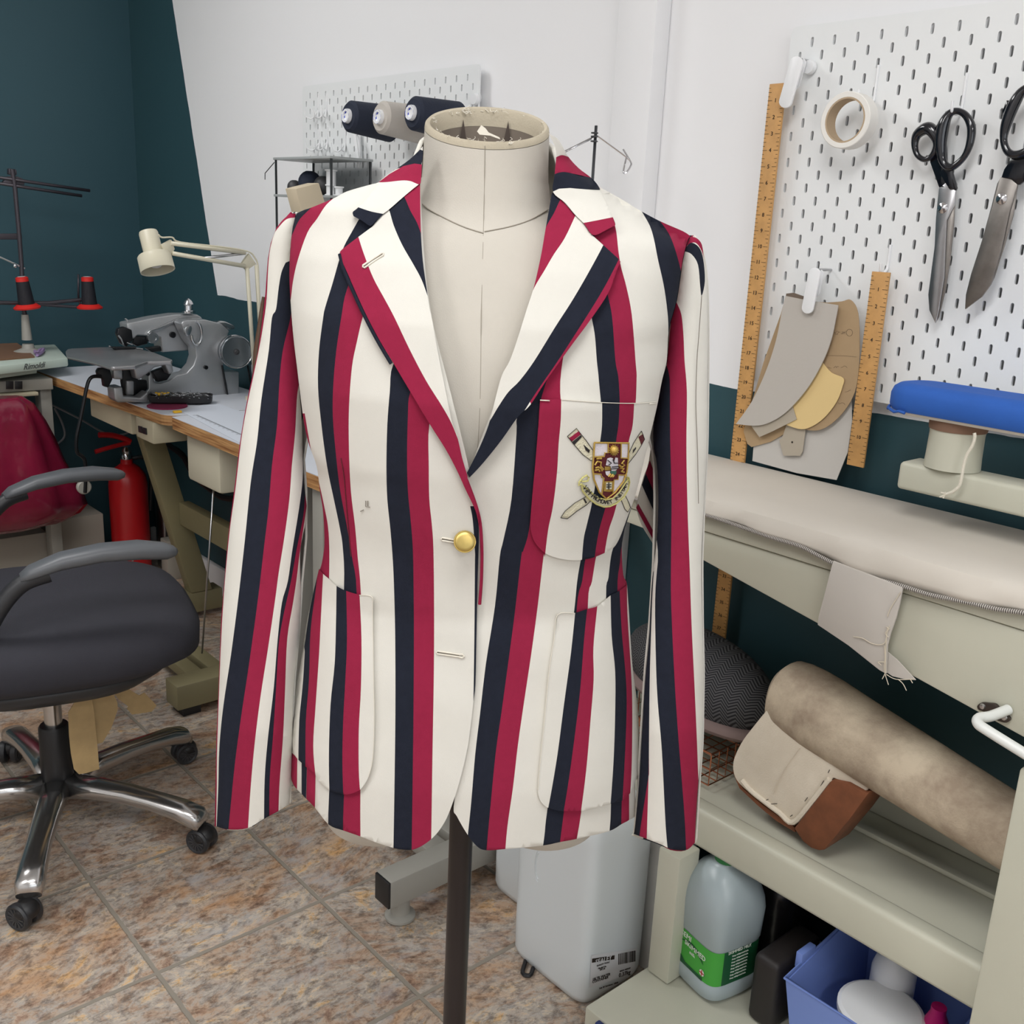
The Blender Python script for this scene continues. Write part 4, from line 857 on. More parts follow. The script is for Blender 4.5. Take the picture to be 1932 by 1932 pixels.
Er = P((1200, 940), (1186, 985), (1173, 1030), (1170, 1060), (1165, 1120), (1175, 1300), (1173, 1512), (1171, 1590))
regL = [(N_, band(Bn, Br)), (R_, band(Br, Bw)), (N_, band(Cn, Cr)), (R_, band(Cr, Cw)), (N_, Dn+[(1300, 760), (1310, 540)]+Dr[::-1]), (R_, Dr+[(1320, 560), (1320, 430), (1260, 400)]),
        (N_, band(En, Er)), (R_, band(Er, [(1210, 950), (1187, 1020), (1190, 1120), (1190, 1300), (1187, 1500), (1187, 1590)]))]
body_r = surf('front_panel', edgeL, regL, C(.002), JM, jacket, step=12)
# --- back of the coat, wrapping round behind the form
bk = MB(); Z = [.73+.02*i for i in range(0, 29)]
NS = 41
for k in range(NS-1):
    a0, a1 = k/(NS-1), (k+1)/(NS-1)
    vs = []; fs = []
    for z in Z:
        c, a, b = prof(z); zz = z
        for q in (a0, a1):
            t_ = math.pi*(-.14+1.28*q); s = math.cos(t_); vs.append(fromlocal(c+a*(.955 if z > 1.15 else .975)*s, math.copysign(1, -math.sin(t_))*b*.93*(1-abs(s)**2.3)**(1/2.3), zz))
    n = len(Z)
    for i in range(n-1): fs.append((2*i, 2*i+1, 2*i+3, 2*i+2))
    bk.add(vs, fs, (W_, W_, N_, R_, W_)[k % 5], True)
o = bk.build('back_panel', JM, jacket)
md = o.modifiers.new('thickness', 'SOLIDIFY'); md.thickness = .0025
# --- pockets
def pocket(pts, regs, name, mouth, lift=.0105, lf=None):
    o = surf(name, pts, regs, C(lift), JM, jacket, step=10, thick=.004)
    e = MB().tube([coat(x, y, 0, lift+.0006) for x, y in c2(mouth, 4)], .00035, 6).build('mouth_stitch', 'thread_cream', o)
    return o
pR = P((601.9, 1073), (611, 1084), (620.5, 1092), (634.5, 1105), (653, 1114.6), (678, 1122), (701.9, 1125.5))+P((702.8, 1143), (704, 1267), (705.9, 1360.6), (702.8, 1432), (695, 1466), (681, 1488.5), (664, 1497), (648.4, 1499), (623.6, 1492.5), (605, 1478.6), (595.6, 1463), (574, 1444), (555, 1422.7), (551.6, 1391.6), (553.7, 1345), (561.5, 1283), (574, 1220.8), (583, 1158.7), (592.5, 1112))
l1 = P((575, 1230), (572, 1280), (569, 1314), (564.6, 1360.6), (563, 1432), (566, 1450)); l2 = P((600, 1070), (596, 1110), (586, 1189.8), (583, 1283), (577, 1360.6), (576.4, 1450)); l3 = P((611, 1070), (609.6, 1084), (605, 1174), (601.9, 1236), (595.6, 1329.5), (591, 1407), (595.6, 1466), (600, 1490))
l4 = P((635, 1100), (633.9, 1174), (631.4, 1252), (623.6, 1329.5), (620.5, 1422.7), (621.5, 1500)); l5 = P((653, 1105), (654.7, 1205), (651.6, 1283), (647.5, 1360.6), (646, 1438), (648, 1505)); l6 = P((678, 1115), (682, 1205), (681, 1298), (677, 1376), (677, 1453.7), (680, 1500))
pocket(pR, [(N_, [(600, 1065), (586, 1110), (572, 1200)]+l1+l2[::-1]), (R_, band(l2, l3)), (N_, band(l4, l5)), (R_, band(l5, l6))], 'hip_pocket', [(678, 1123), (701, 1126), (703, 1150), (704.5, 1267), (706, 1360.6), (703, 1432), (695, 1466)])
pL = P((1051.9, 1163), (1053.4, 1158.7), (1083, 1156.5), (1107.8, 1149), (1128, 1143), (1151, 1124), (1169.9, 1113.7), (1183, 1103.4))+P((1187, 1159), (1193, 1252), (1204, 1345), (1207, 1447), (1199, 1475), (1188.5, 1497), (1173, 1511), (1154, 1516), (1129.5, 1523.6), (1098.4, 1530), (1064, 1531), (1036, 1525), (1020.8, 1512.7), (1014.6, 1491), (1017.7, 1453.7), (1027, 1360.6), (1036, 1267), (1045.7, 1205))
m1 = P((1086, 1140), (1085, 1157), (1076.7, 1236), (1064, 1329.5), (1051.9, 1422.7), (1039, 1500), (1031, 1540)); m2 = P((1109, 1140), (1107.8, 1150), (1101.6, 1211.5), (1095, 1298), (1086, 1376), (1073.6, 1469), (1062, 1540)); m3 = P((1128, 1130), (1127, 1143.8), (1119.6, 1220.8), (1120, 1283), (1114, 1360.6), (1106, 1453.7), (1095, 1540))
m4 = P((1151, 1110), (1152, 1124.5), (1154, 1199), (1160.6, 1267), (1160.6, 1345), (1157.5, 1438), (1151, 1530)); m5 = P((1168, 1100), (1169, 1114), (1173, 1189.8), (1182, 1298), (1180.7, 1391.6), (1174.5, 1509.6), (1173, 1525)); m6 = P((1183, 1095), (1183.9, 1158.7), (1191.6, 1283), (1193, 1360.6), (1191.6, 1453.7), (1188, 1510))
pocket(pL, [(N_, band(m1, m2)), (R_, band(m2, m3)), (N_, band(m4, m5)), (R_, band(m5, m6))], 'hip_pocket', [(1083, 1157), (1052, 1160), (1045.7, 1205), (1036, 1267), (1027, 1360.6), (1017.7, 1453.7), (1015, 1491)], lift=.0065)
bL = P((1019, 754), (1059.7, 753.5), (1135.8, 759), (1197, 760.8), (1238, 757))+P((1229, 812), (1217, 862), (1206, 908), (1195, 946), (1184, 975), (1172, 1008), (1162, 1028), (1152, 1037), (1130, 1048), (1106.8, 1055), (1079.6, 1057), (1052.5, 1053), (1029, 1044), (1012.6, 1028), (1003.6, 1010), (1000.8, 985), (1005, 928), (1010, 874), (1016, 801.5))
n1 = P((1059, 745), (1058, 792.5), (1054, 837.8), (1051.6, 883), (1047, 928), (1041.6, 964.6), (1034, 1000.8), (1027, 1060)); n2 = P((1136, 750), (1135.8, 801.5), (1132, 836), (1125, 900), (1117.7, 946), (1106.8, 991.7), (1101, 1019), (1097, 1070)); n3 = P((1169, 750), (1167.5, 796), (1162, 836), (1152, 920), (1143, 955.5), (1130, 1002.6), (1122, 1051.5), (1121, 1070)); n4 = P((1197, 750), (1193.8, 801.5), (1185.6, 836), (1175, 900), (1164.8, 946), (1157.5, 973.6), (1148.5, 1000.8), (1141, 1042.5), (1140, 1070))
bp = pocket(bL, [(R_, [(990, 745)]+n1+[(990, 1060)]), (N_, band(n2, n3)), (R_, band(n3, n4))], 'breast_pocket', [(1060, 754), (1135.8, 759.5), (1197, 761), (1238, 758)], lift=.0065)
for a, b in (((1019, 755), (1037, 756)), ((1226, 762), (1238, 762))):
    MB().tube([coat(*a, 0, .0078), coat(*b, 0, .0078)], .0006, 6).build('bar_tack', 'thread_cream', bp)
# --- badge on the breast pocket: oars, shield, ribbon
def cz(l): return [(980+x/5.52, 720+y/5.52) for x, y in l]
BF = lambda lift: C(.0065+lift)
badge = surf('embroidered_badge', cz([(782, 636), (1140, 640), (1135, 800), (1118, 940), (1085, 1040), (1000, 1150), (905, 1222), (830, 1150), (778, 1020), (762, 900), (775, 760)]), 
   [(1, cz([(925, 645), (1060, 648), (1058, 795), (1135, 800), (1118, 975), (1030, 972), (1028, 1020), (985, 1022), (960, 1200), (905, 1222), (862, 1180), (875, 1000), (850, 965), (764, 960), (775, 785), (885, 780), (890, 742), (925, 742)]))],
   BF(.0012), ['badge_white', 'maroon'], bp, step=6, thick=.0008)
badge['label'] = 'embroidered crest: shield over crossed oars with a motto ribbon'
def bpoly(name, pts, m, lift, sm=True, th=.0006): return surf(name, cz(c2(pts, 3, True) if sm else pts), [], BF(lift), [m], badge, step=8, thick=th)
def bline(name, lines, m, r, lift, closed=False):
    mb = MB()
    for l in lines: mb.tube([BF(lift)(x, y) for x, y in (cz(l))], r, 6)
    return mb.build(name, m, badge)
oars = [[(500, 570), (595, 487), (640, 545), (700, 620), (770, 720), (790, 830), (740, 820), (660, 760), (590, 680)],
        [(1272, 515), (1305, 600), (1270, 665), (1210, 760), (1130, 860), (1130, 770), (1190, 640), (1240, 560)],
        [(430, 1418), (475, 1350), (580, 1262), (700, 1195), (745, 1240), (700, 1285), (600, 1350), (500, 1430)],
        [(1050, 1210), (1100, 1180), (1140, 1260), (1158, 1310), (1130, 1360), (1100, 1330)]]
for i, q in enumerate(oars):
    bpoly('oar', q, 'badge_cream', .0004, False); 
for q in oars: bline('oar_outline', [q+[q[0]]], 'outline_black', .00032, .0009)
bpoly('oar_band', [(515, 590), (620, 515), (640, 550), (545, 625)], 'red_wool', .0008, False); bpoly('oar_band', [(1240, 575), (1290, 545), (1305, 600), (1270, 660)], 'maroon', .0008, False)
bpoly('oar_band', [(545, 632), (640, 556), (652, 576), (570, 662)], 'outline_black', .0008, False)
for q in ([(668, 655), (735, 715), (725, 745), (690, 715)], [(1215, 680), (1215, 700), (1180, 750), (1185, 710)], [(664, 1222), (680, 1215), (705, 1262), (690, 1270)]): bpoly('oar_mark', q, 'outline_black', .001, False)
rib = [(645, 1065), (700, 1110), (760, 1165), (830, 1215), (900, 1232), (970, 1215), (1040, 1150), (1100, 1060), (1130, 1020), (1148, 1045), (1135, 1120), (1090, 1200), (1010, 1270), (940, 1300), (880, 1305), (800, 1275), (720, 1215), (660, 1140)]
bpoly('ribbon', rib, 'badge_cream', .0018, False)
bline('gold_outline', [rib+[rib[0]], [(645, 1065), (618, 1080), (622, 1050), (660, 1000), (700, 975), (725, 1000), (712, 1035), (680, 1040), (650, 1040)], [(1130, 1020), (1110, 985), (1138, 1000), (1145, 1035)]], 'pale_gold', .0009, .0026)
sh = [(782, 636), (1140, 640), (1135, 800), (1118, 940), (1085, 1040), (1000, 1150), (905, 1222), (830, 1150), (778, 1020), (762, 900), (775, 760), (782, 636)]
cross = [(925, 645), (925, 742), (890, 742), (885, 780), (775, 785)], [(1060, 648), (1058, 795), (1135, 800)], [(764, 960), (850, 965), (860, 1000), (880, 1003), (860, 1170)], [(1118, 975), (1030, 972), (1028, 1020), (985, 1022), (975, 1160)]
bline('gold_cord', [sh], 'gold_wire', .0009, .0026); bline('gold_cord', list(cross), 'gold_wire', .0007, .0024)
sun = [(985+(58 if k % 2 == 0 else 42)*math.cos(k*math.pi/14), 715+(64 if k % 2 == 0 else 46)*math.sin(k*math.pi/14)) for k in range(28)]
bpoly('sun', sun, 'gold_wire', .0024, False)
MB().ball(BF(.003)(*cz([(985, 712)])[0]), .0042, 10).build('sun_face', 'gold_wire', badge)
bpoly('open_book', [(885, 1038), (985, 1036), (980, 1140), (930, 1150), (878, 1142)], 'gold_wire', .0024, False)
bpoly('book_page', [(903, 1052), (965, 1050), (962, 1120), (900, 1122)], 'badge_cream', .0028, False)
bline('book_page', [[(932, 1050), (932, 1122)], [(910, 1075), (955, 1073)], [(910, 1098), (955, 1096)]], 'outline_black', .0005, .0036)
bpoly('tower', [(915, 800), (950, 790), (975, 800), (985, 840), (1000, 790), (1025, 795), (1030, 900), (1000, 930), (960, 930), (950, 880), (900, 870)], 'badge_white', .0024, False)
bpoly('green_field', [(950, 930), (1012, 930), (1010, 960), (985, 978), (950, 955)], 'badge_green', .0024, False)
bpoly('white_field', [(895, 935), (945, 930), (945, 965), (920, 985), (900, 965)], 'badge_white', .0024, False)
bpoly('gold_field', [(888, 885), (950, 885), (950, 922), (890, 925)], 'gold_wire', .0024, False)
bline('tower_lines', [[(920, 820), (960, 850), (930, 870)], [(975, 810), (990, 850), (1025, 850)], [(965, 890), (1028, 885)], [(960, 910), (1028, 905)]], 'outline_black', .0005, .0034)
bline('gold_beast', [[(785, 870), (810, 830), (850, 840), (845, 880), (875, 915)], [(800, 805), (830, 800), (855, 800)], [(790, 900), (820, 890), (850, 905), (860, 930)], [(785, 925), (820, 915), (835, 935)], [(1090, 820), (1065, 850), (1095, 870), (1060, 890)], [(1050, 900), (1085, 905), (1060, 935), (1090, 945)], [(1040, 870), (1055, 885)], [(925, 990), (950, 960)], [(945, 995), (975, 965)], [(965, 995), (985, 975)]], 'gold_wire', .001, .0026)
# motto, letter by letter along the ribbon
motto = 'VIM·PROMOVET INSITAM'; path = c2([(672, 1100), (720, 1160), (780, 1210), (850, 1250), (910, 1262), (970, 1245), (1030, 1200), (1080, 1130), (1112, 1065)], 12)
L_ = [0]
for a, b in zip(path, path[1:]): L_.append(L_[-1]+math.hypot(b[0]-a[0], b[1]-a[1]))
items = []
for i, ch in enumerate(motto):
    d = L_[-1]*(i+.5)/len(motto); k = max(j for j in range(len(L_)) if L_[j] <= d); k = min(k, len(path)-2)
    u = (d-L_[k])/(L_[k+1]-L_[k]+1e-9); x = path[k][0]+(path[k+1][0]-path[k][0])*u; y = path[k][1]+(path[k+1][1]-path[k][1])*u
    tx, ty = path[k+1][0]-path[k][0], path[k+1][1]-path[k][1]; l = math.hypot(tx, ty); tx /= l; ty /= l
    o_ = BF(.0032)(*cz([(x-ty*16, y+tx*16)])[0]); r_ = BF(.0032)(*cz([(x-ty*16+tx*10, y+tx*16+ty*10)])[0])-o_; u_ = BF(.0032)(*cz([(x-ty*16+ty*10, y+tx*16-tx*10)])[0])-o_
    if ch != ' ': items.append((ch, .0068, o_, r_, u_))
texts('motto', items, 'outline_black', badge)
# --- lapels
lapO = P((701.9, 428), (672, 450), (645, 471), (641, 477.6))+P((644, 490), (655, 514), (686, 583.7), (715, 640), (741.6, 684), (772.7, 736.6), (810, 799), (841, 848), (862.7, 889), (878, 923), (897, 963), (904, 990))+P((900, 955), (884.5, 913.7), (881, 895), (872, 864), (862.7, 823.6), (853.4, 799), (841, 739.8), (825.5, 662), (814.6, 600), (810.6, 583.7), (805.4, 547.5), (797.6, 490.6), (793.7, 428.4), (792.6, 348))+P((792.6, 346), (762, 371), (734, 396), (718, 408))
la = P((670, 430), (676, 446.6), (686, 477.6), (704, 524), (725, 563), (744.7, 600), (772.7, 659), (803.7, 718), (834.8, 767.7), (853.4, 802), (872, 850)); lb = P((725, 385), (734, 396), (743, 425.8), (758.8, 462), (779.5, 498), (795, 526.8), (806, 556), (815, 580)); lc = P((750, 360), (762.7, 371.5), (774, 397), (787, 420.7), (797, 448), (810, 480))
lapf = lambda base: (lambda x, y, o=0: coat(x, y, o, base))
lp = surf('lapel', lapO, [(R_, la+[(910, 960), (915, 1010), (880, 990), (600, 520), (630, 460)]), (N_, band(lb, lc)), (R_, lc+[(830, 480), (800, 330), (765, 340)])], lapf(.0135), JM, jacket, step=9, thick=.004)
MB().tube([coat(x, y, 0, .0125) for x, y in P((641, 480), (651, 514), (682, 583.7), (711, 640), (738, 686))], .0018, 8).build('lapel_edge', 'navy_wool', lp)
def bhole(a, b, name='buttonhole', lift=.0143, parent=None, eye=False):
    mb = MB(); a = V((a[0], a[1], 0)); b = V((b[0], b[1], 0)); d = (b-a).normalized(); q = V((-d.y, d.x, 0))*2.6
    pts = [a+q, b+q*.9]+([b+d*6+q*1.3, b+d*10, b+d*6-q*1.3] if eye else [b+d*1.5])+[b-q*.9, a-q, a-d*1.5]
    mb.tube([coat(p.x, p.y, 0, lift) for p in pts], .0009, 6, closed=True)
    o = mb.build(name, 'thread_cream', parent or jacket)
    MB().tube([coat(a.x, a.y, 0, lift-.0004), coat(b.x, b.y, 0, lift-.0004)], .0003, 5).build('buttonhole_slit', 'seam_line', o); return o
bhole((686, 503), (722, 479), parent=lp)
bhole((834, 1017), (862, 1022), lift=.0072); bhole((825, 1231), (866, 1237), lift=.0072, eye=True)
lapO2 = P((1058, 375), (1085.8, 406.4), (1102, 422), (1117, 443.4))+P((1139, 463), (1166, 487.5))+P((1171, 494), (1166, 504), (1148, 552), (1115, 602), (1081, 648), (1057.8, 680), (1028, 722), (1000, 764.6), (977.6, 786), (946.6, 829.8), (912, 873), (886, 901))+P((881, 892), (903, 848), (921.7, 802), (934, 755), (946.6, 708.7), (962, 680), (977.6, 635.5), (993, 586), (1004.8, 550), (1011, 526.8), (1021.6, 477.6), (1029, 433.6), (1041, 366))+P((1043, 362.5), (1050, 368))
a1 = P((1042, 380), (1044.9, 402.6), (1033, 423), (1029.4, 433.6), (1020, 450)); 
l21 = P((1066, 370), (1057.9, 375.4), (1044.9, 402.6), (1033, 423), (1020, 450)); l22 = P((1092, 396), (1085.8, 406.4), (1065.6, 449), (1044.9, 480), (1026.8, 511), (1011, 537), (1000, 560)); l23 = P((1144, 452), (1138, 463), (1127.7, 482.8), (1101.9, 529.4), (1076, 573), (1047.5, 617), (1008.7, 680), (980.7, 718), (959, 739.8), (940, 767.7), (925, 792.5), (905, 820)); l24 = P((1175, 470), (1167, 490), (1143, 537), (1115, 584), (1065.6, 661), (1045, 692), (1020, 728), (1000, 758))
lp2 = surf('lapel', lapO2, [(N_, [(1000, 330), (1066, 370)]+l21[1:]+[(990, 450)]), (R_, band(l21, l22)), (N_, l23+[(870, 920), (900, 920)]+l24[::-1]), (R_, l24+[(1010, 780), (1200, 520)])], lapf(.010), JM, jacket, step=9, thick=.004)
# --- collar
colO = P((797.6, 275.8), (792.4, 282), (771.7, 301.6), (743, 322), (727.7, 332.7), (714.8, 343.6), (697, 366), (676, 391), (665.6, 400), (667, 407.7))+P((669, 409), (684, 417), (699, 426), (712, 414), (722.6, 403.9), (734.2, 395), (764, 369), (784.7, 352), (793.7, 345.6))+P((795, 330), (796, 309), (798, 290))
clf = lambda base: (lambda x, y, o=0: coat(x, y, o, base))
surf('collar', colO, [(N_, P((740, 324), (745, 320), (770, 313), (795, 312))+[(800, 285), (790, 281), (760, 300)]), (R_, P((714, 344), (730, 343.5), (758.8, 340.5), (774, 341.7), (784.7, 346), (800, 352))+[(800, 311), (782, 308.6), (761, 313.3), (735, 328)]), (N_, [(655, 385)]+P((676, 391), (699, 398.7), (722.6, 403.5))+[(730, 410), (700, 440), (650, 415)])], clf(.015), JM, jacket, step=8, thick=.004)
colR = P((1034.6, 251), (1041, 255), (1055, 265), (1071, 294), (1091.5, 317), (1114.8, 335), (1129, 351), (1143, 379), (1156, 409), (1161, 423), (1158.7, 426))+P((1140, 436), (1118.7, 443.4), (1102, 422), (1085, 405), (1065.6, 382), (1043.6, 362.5), (1046, 332.7), (1048.8, 304), (1048.8, 283.5), (1042.3, 265.4))
surf('collar', colR, [(R_, P((1046, 300), (1048.8, 297), (1060.5, 292.6), (1075, 297))+[(1120, 330), (1114.8, 335.3), (1081, 327.5), (1060.5, 324.4), (1040, 331)]), (N_, P((1040, 331), (1060.5, 324.4), (1081, 327.5), (1114.8, 335.3))+[(1133, 346), (1131.6, 358.6), (1107, 357.3), (1076, 354.7), (1055, 356), (1040, 363)]), (R_, P((1095, 422), (1100.6, 420.7), (1127.7, 415.5), (1156, 409.8))+[(1175, 420), (1120, 450)])], clf(.012), JM, jacket, step=8, thick=.004)
# back of the collar standing behind the neck
cb = MB(); ri = [[], []]
for k in range(25):
    t = math.pi*(k/24); cxl = fromlocal(.0665*math.cos(t)+.001, .006-.072*math.sin(t), 0); cx2 = fromlocal(.088*math.cos(t), .004-.092*math.sin(t), 0)
    h = 1.376+.022*math.sin(t)
    ri[0].append(V((cxl.x, cxl.y, h+.006))); ri[1].append(V((cx2.x, cx2.y, h-.052)))
    cb_o = None
cb.loft([ri[0], ri[1]], 0, cap=False, closed=False)
o = cb.build('collar_stand', JM, jacket); md = o.modifiers.new('thickness', 'SOLIDIFY'); md.thickness = .004
# --- button
p = coat(877, 1022, 0, .012); ax = (p-EYE).normalized()
bt_ = thing_dummy = MB().lathe(p-ax*.004, [(0, 0), (.006, .0002), (.0088, .0008), (.0098, .0018), (.0102, .003), (.0098, .0045), (.004, .005), (.003, .009)], 32, ax=ax).build('brass_button', 'brass', jacket)
MB().tube([p-ax*.0022+(Quaternion(ax, 2*math.pi*k/32) @ (ax.cross(V((0, 0, 1))).normalized()))*.0100 for k in range(32)], .0007, 6, closed=True).build('button_rim', 'brass', bt_)
# --- a few basting threads left in the cloth
mb = MB()
for l in ([(690, 945), (690, 956), (698, 957)], [(694, 945), (694, 955)], [(680, 965), (686, 962)]): mb.tube([coat(x, y, 0, .0072) for x, y in l], .0004, 5)
mb.build('basting_thread', 'seam_line', jacket)
# --- sleeves
def sleeve(name, tab, depth0, regs, outline, back, lift=0, kd=.9, hem=None):
    """tab: (y, xl, xr) silhouettes; depth0(y): distance of the arm's middle in front of the form's plane"""
    tab = sorted(tab)
    def geo(y):
        a, b = lerp_tab(tab, y); return (a+b)/2, (b-a)/2
    def fn(x, y, o=0):
        c, w = geo(y); s = min(1, abs((x-c)/w)); Y = depth0(y); ww = w*1.05/FPX*kd
        return onplane(x, y, Y+ww*math.sqrt(max(0, 1-s*s))-o+lift)
    o = surf(name, outline, regs, fn, JM, jacket, step=11, thick=.0025)
    inward = 1 if tab[8][1]+tab[8][2] < 1800 else -1
    bm_ = MB(); ys = [tab[0][0]+(tab[-1][0]-tab[0][0])*k/40 for k in range(41)]; rows = []
    for y in ys:
        c, w = geo(y); ww = w*1.05/FPX*kd*1.15+.006; row = []; ex = 46*max(0, min(1, (y-tab[0][0])/40))*max(0, min(1, (860-y)/140)); c += inward*ex/2; w += ex/2
        for k in range(17):
            s = -math.cos(math.pi*k/16); row.append(onplane(c+w*s, min(y, lerp_tab(hem, c+w*s)[0]), depth0(y)-ww*math.sqrt(max(0, 1-s*s))+lift))
        rows.append(row)
    for k in range(16):
        vs = []; 
        for r in rows: vs += [r[k], r[k+1]]
        bm_.add(vs, [(2*i, 2*i+2, 2*i+3, 2*i+1) for i in range(40)], back[k*len(back)//16], True)
    q = bm_.build('sleeve_back', JM, o); md = q.modifiers.new('thickness', 'SOLIDIFY'); md.thickness = .0022
    return o
# viewer's left
Lout = P((407.8, 1559), (409, 1480), (410, 1400), (419, 1172.7), (431.7, 1017), (444, 924), (455, 831), (466, 766), (478, 710), (489, 657), (497, 610.6), (503, 564), (507, 490), (514, 452), (526, 424), (544, 406), (558, 402.6))
Lin = P((558, 403), (551, 440), (546.5, 490), (548.5, 568), (558, 662), (563, 718), (569, 786), (571, 858), (573, 910.5), (579, 957), (577, 985), (570, 1016), (566, 1050), (567.7, 1128), (564.6, 1205), (555, 1283), (552, 1360.6), (549, 1469), (546, 1517))
Lhem = P((546, 1517), (524, 1531), (499.4, 1544), (466.8, 1562.4), (431, 1565), (407.8, 1559))
tabL = [(400, 548, 560), (406, 540, 559), (424, 524, 556), (452, 512, 552), (490, 505, 549), (564, 500, 550), (610, 494, 553), (662, 487, 559), (710, 476, 564), (766, 464, 569), (831, 453, 573), (924, 442, 580), (1017, 430, 580), (1100, 423, 572), (1172, 417, 568), (1283, 413, 558), (1400, 408, 552), (1570, 405, 548)]
q1 = P((538.8, 495.7), (531, 514), (525.9, 542), (520.7, 583.7), (513, 600), (507, 662), (493, 755), (485, 833), (473, 910.5), (462, 1019), (449.7, 1128), (435.7, 1236), (421.7, 1329.5), (414, 1407), (411.8, 1485), (408.7, 1559), (408, 1580))
q2 = P((552, 560), (548, 600), (533.5, 662), (527, 724), (522.7, 802), (513, 879.5), (507, 957), (497.8, 1035), (487, 1128), (470, 1252), (456, 1345), (443.5, 1438), (435.7, 1516), (431, 1565), (430, 1585))
q3 = P((566, 720), (563, 730), (560, 755), (556.8, 817), (550.6, 879.5), (546, 941.6), (536.6, 1013), (525.8, 1081), (519.6, 1128), (505.6, 1224), (491.6, 1314), (480.7, 1401), (473, 1485), (468, 1561), (467, 1580))
q4 = P((573, 850), (571, 858), (571, 904), (564.6, 957), (552, 1035), (543, 1097), (532, 1137), (524, 1205), (516.5, 1298), (505.6, 1391.6), (499.4, 1469), (498, 1560))
q5 = P((576, 930), (572, 975), (560, 1035), (549, 1097), (535, 1160), (526, 1215), (521, 1298), (515, 1391), (509, 1469), (508, 1560))
q6 = P((581, 930), (578, 960), (566, 1040), (560, 1090), (553, 1137), (542, 1205), (538, 1298), (534, 1391), (527, 1485), (525, 1560))
q7 = P((547, 540), (545, 500), (538.8, 495.7))
cap = [(500, 500)]+P((504, 520), (509, 473), (515, 446), (524, 431), (540, 414), (556, 410.5))+[(570, 410), (560, 395), (530, 395)]
regLs = [(R_, cap), (N_, q1+q2[::-1]+[(552, 490)]), (R_, q2+q3[::-1]+[(560, 600)]), (N_, band(q4, q5)), (R_, band(q5, q6))]
dl = lambda y: -.012+.055*max(0, min(1, (y-480)/900))**1.2
sleeve('sleeve', tabL, dl, regLs, Lout+Lin[1:]+Lhem[1:-1], [R_, W_, N_, W_], lift=.004, hem=sorted(Lhem))
# viewer's right
Rout = P((1302, 447), (1314, 449), (1324.4, 462), (1328, 490.6), (1331, 506), (1334.8, 542), (1336, 640), (1335, 729), (1333.7, 843.5), (1328, 952), (1323, 1063.6), (1325, 1175), (1327, 1268.6), (1325, 1399), (1317.7, 1473.6), (1313, 1540), (1311, 1590))
Rhem = P((1311, 1590), (1297, 1603), (1278.6, 1604), (1263, 1601), (1247.5, 1593.5), (1219.6, 1582.6), (1195, 1573))
Rin = P((1195, 1573), (1198, 1560), (1206, 1473.6), (1211.5, 1380), (1217, 1287), (1224.5, 1212.7), (1227, 1150), (1231, 1090), (1238, 1030), (1241, 989), (1242, 930), (1239, 874), (1233.6, 847), (1232.7, 807), (1240, 760), (1250, 715), (1259, 680), (1263, 620), (1277.5, 565.6), (1289, 490), (1299, 452))
tabR = [(444, 1296, 1312), (452, 1294, 1324), (480, 1287, 1330), (520, 1280, 1336), (566, 1272, 1338), (620, 1262, 1339), (680, 1254, 1339), (760, 1240, 1338), (840, 1231, 1337), (952, 1233, 1331), (1063, 1230, 1327), (1175, 1223, 1328), (1268, 1214, 1330), (1399, 1206, 1328), (1473, 1202, 1322), (1610, 1192, 1314)]
s1_ = P((1258, 690), (1262, 705), (1264, 730), (1264.4, 828.7), (1267, 937), (1266, 1060), (1266.3, 1138), (1273, 1287), (1280.5, 1399), (1288, 1492), (1292.7, 1560), (1295, 1620))
s2_ = P((1270, 560), (1276.5, 570.8), (1285.6, 594), (1289.5, 633), (1291.5, 680), (1296, 740), (1295, 840), (1297, 952), (1301, 1063.6), (1304.7, 1175), (1310, 1287), (1315, 1399), (1318, 1473.6), (1325, 1560), (1320, 1620))
s0_ = P((1241, 1060), (1236, 1130), (1237.6, 1250), (1241, 1324.5), (1248.8, 1417.7), (1256, 1560), (1262, 1620))
sN = P((1236, 1040), (1231, 1120), (1229, 1175), (1225.7, 1287), (1224.5, 1399), (1223.4, 1473.6), (1219, 1620))
sR = P((1224.5, 1460), (1218, 1500), (1207, 1573), (1203, 1620))
cap1 = P((1292, 475), (1298, 462), (1312, 458), (1324, 474), (1330, 500))+[(1345, 500), (1320, 430), (1290, 440)]
cap2 = P((1290, 474), (1303, 458), (1319, 467), (1327, 490), (1330, 530), (1324, 558), (1321, 540), (1317, 500), (1305, 480), (1291, 474))
regRs = [(R_, cap1), (N_, cap2), (R_, s1_+s2_[::-1]), (N_, [(1225, 700)]+s1_[:1]+s1_+s0_[::-1]+[(1241, 1040), (1225, 860)]), (N_, [(1190, 1200)]+[(1232, 1080)]+sN[2:]+[(1190, 1620)]), (R_, band(sR, sN[-8:])) , ]
dr = lambda y: -.012+.06*max(0, min(1, (y-480)/900))**1.2
srt = sleeve('sleeve', tabR, dr, regRs, Rout+Rhem[1:]+Rin[1:-1], [W_, N_, R_, W_], lift=.004, hem=sorted(Rhem))
MB().tube([onplane(x, y, dr(y)+.028) for x, y in P((1324, 558), (1318, 640), (1315, 680), (1313, 762), (1316, 850), (1318, 950))], .0004, 5).build('sleeve_seam', 'seam_line', srt)
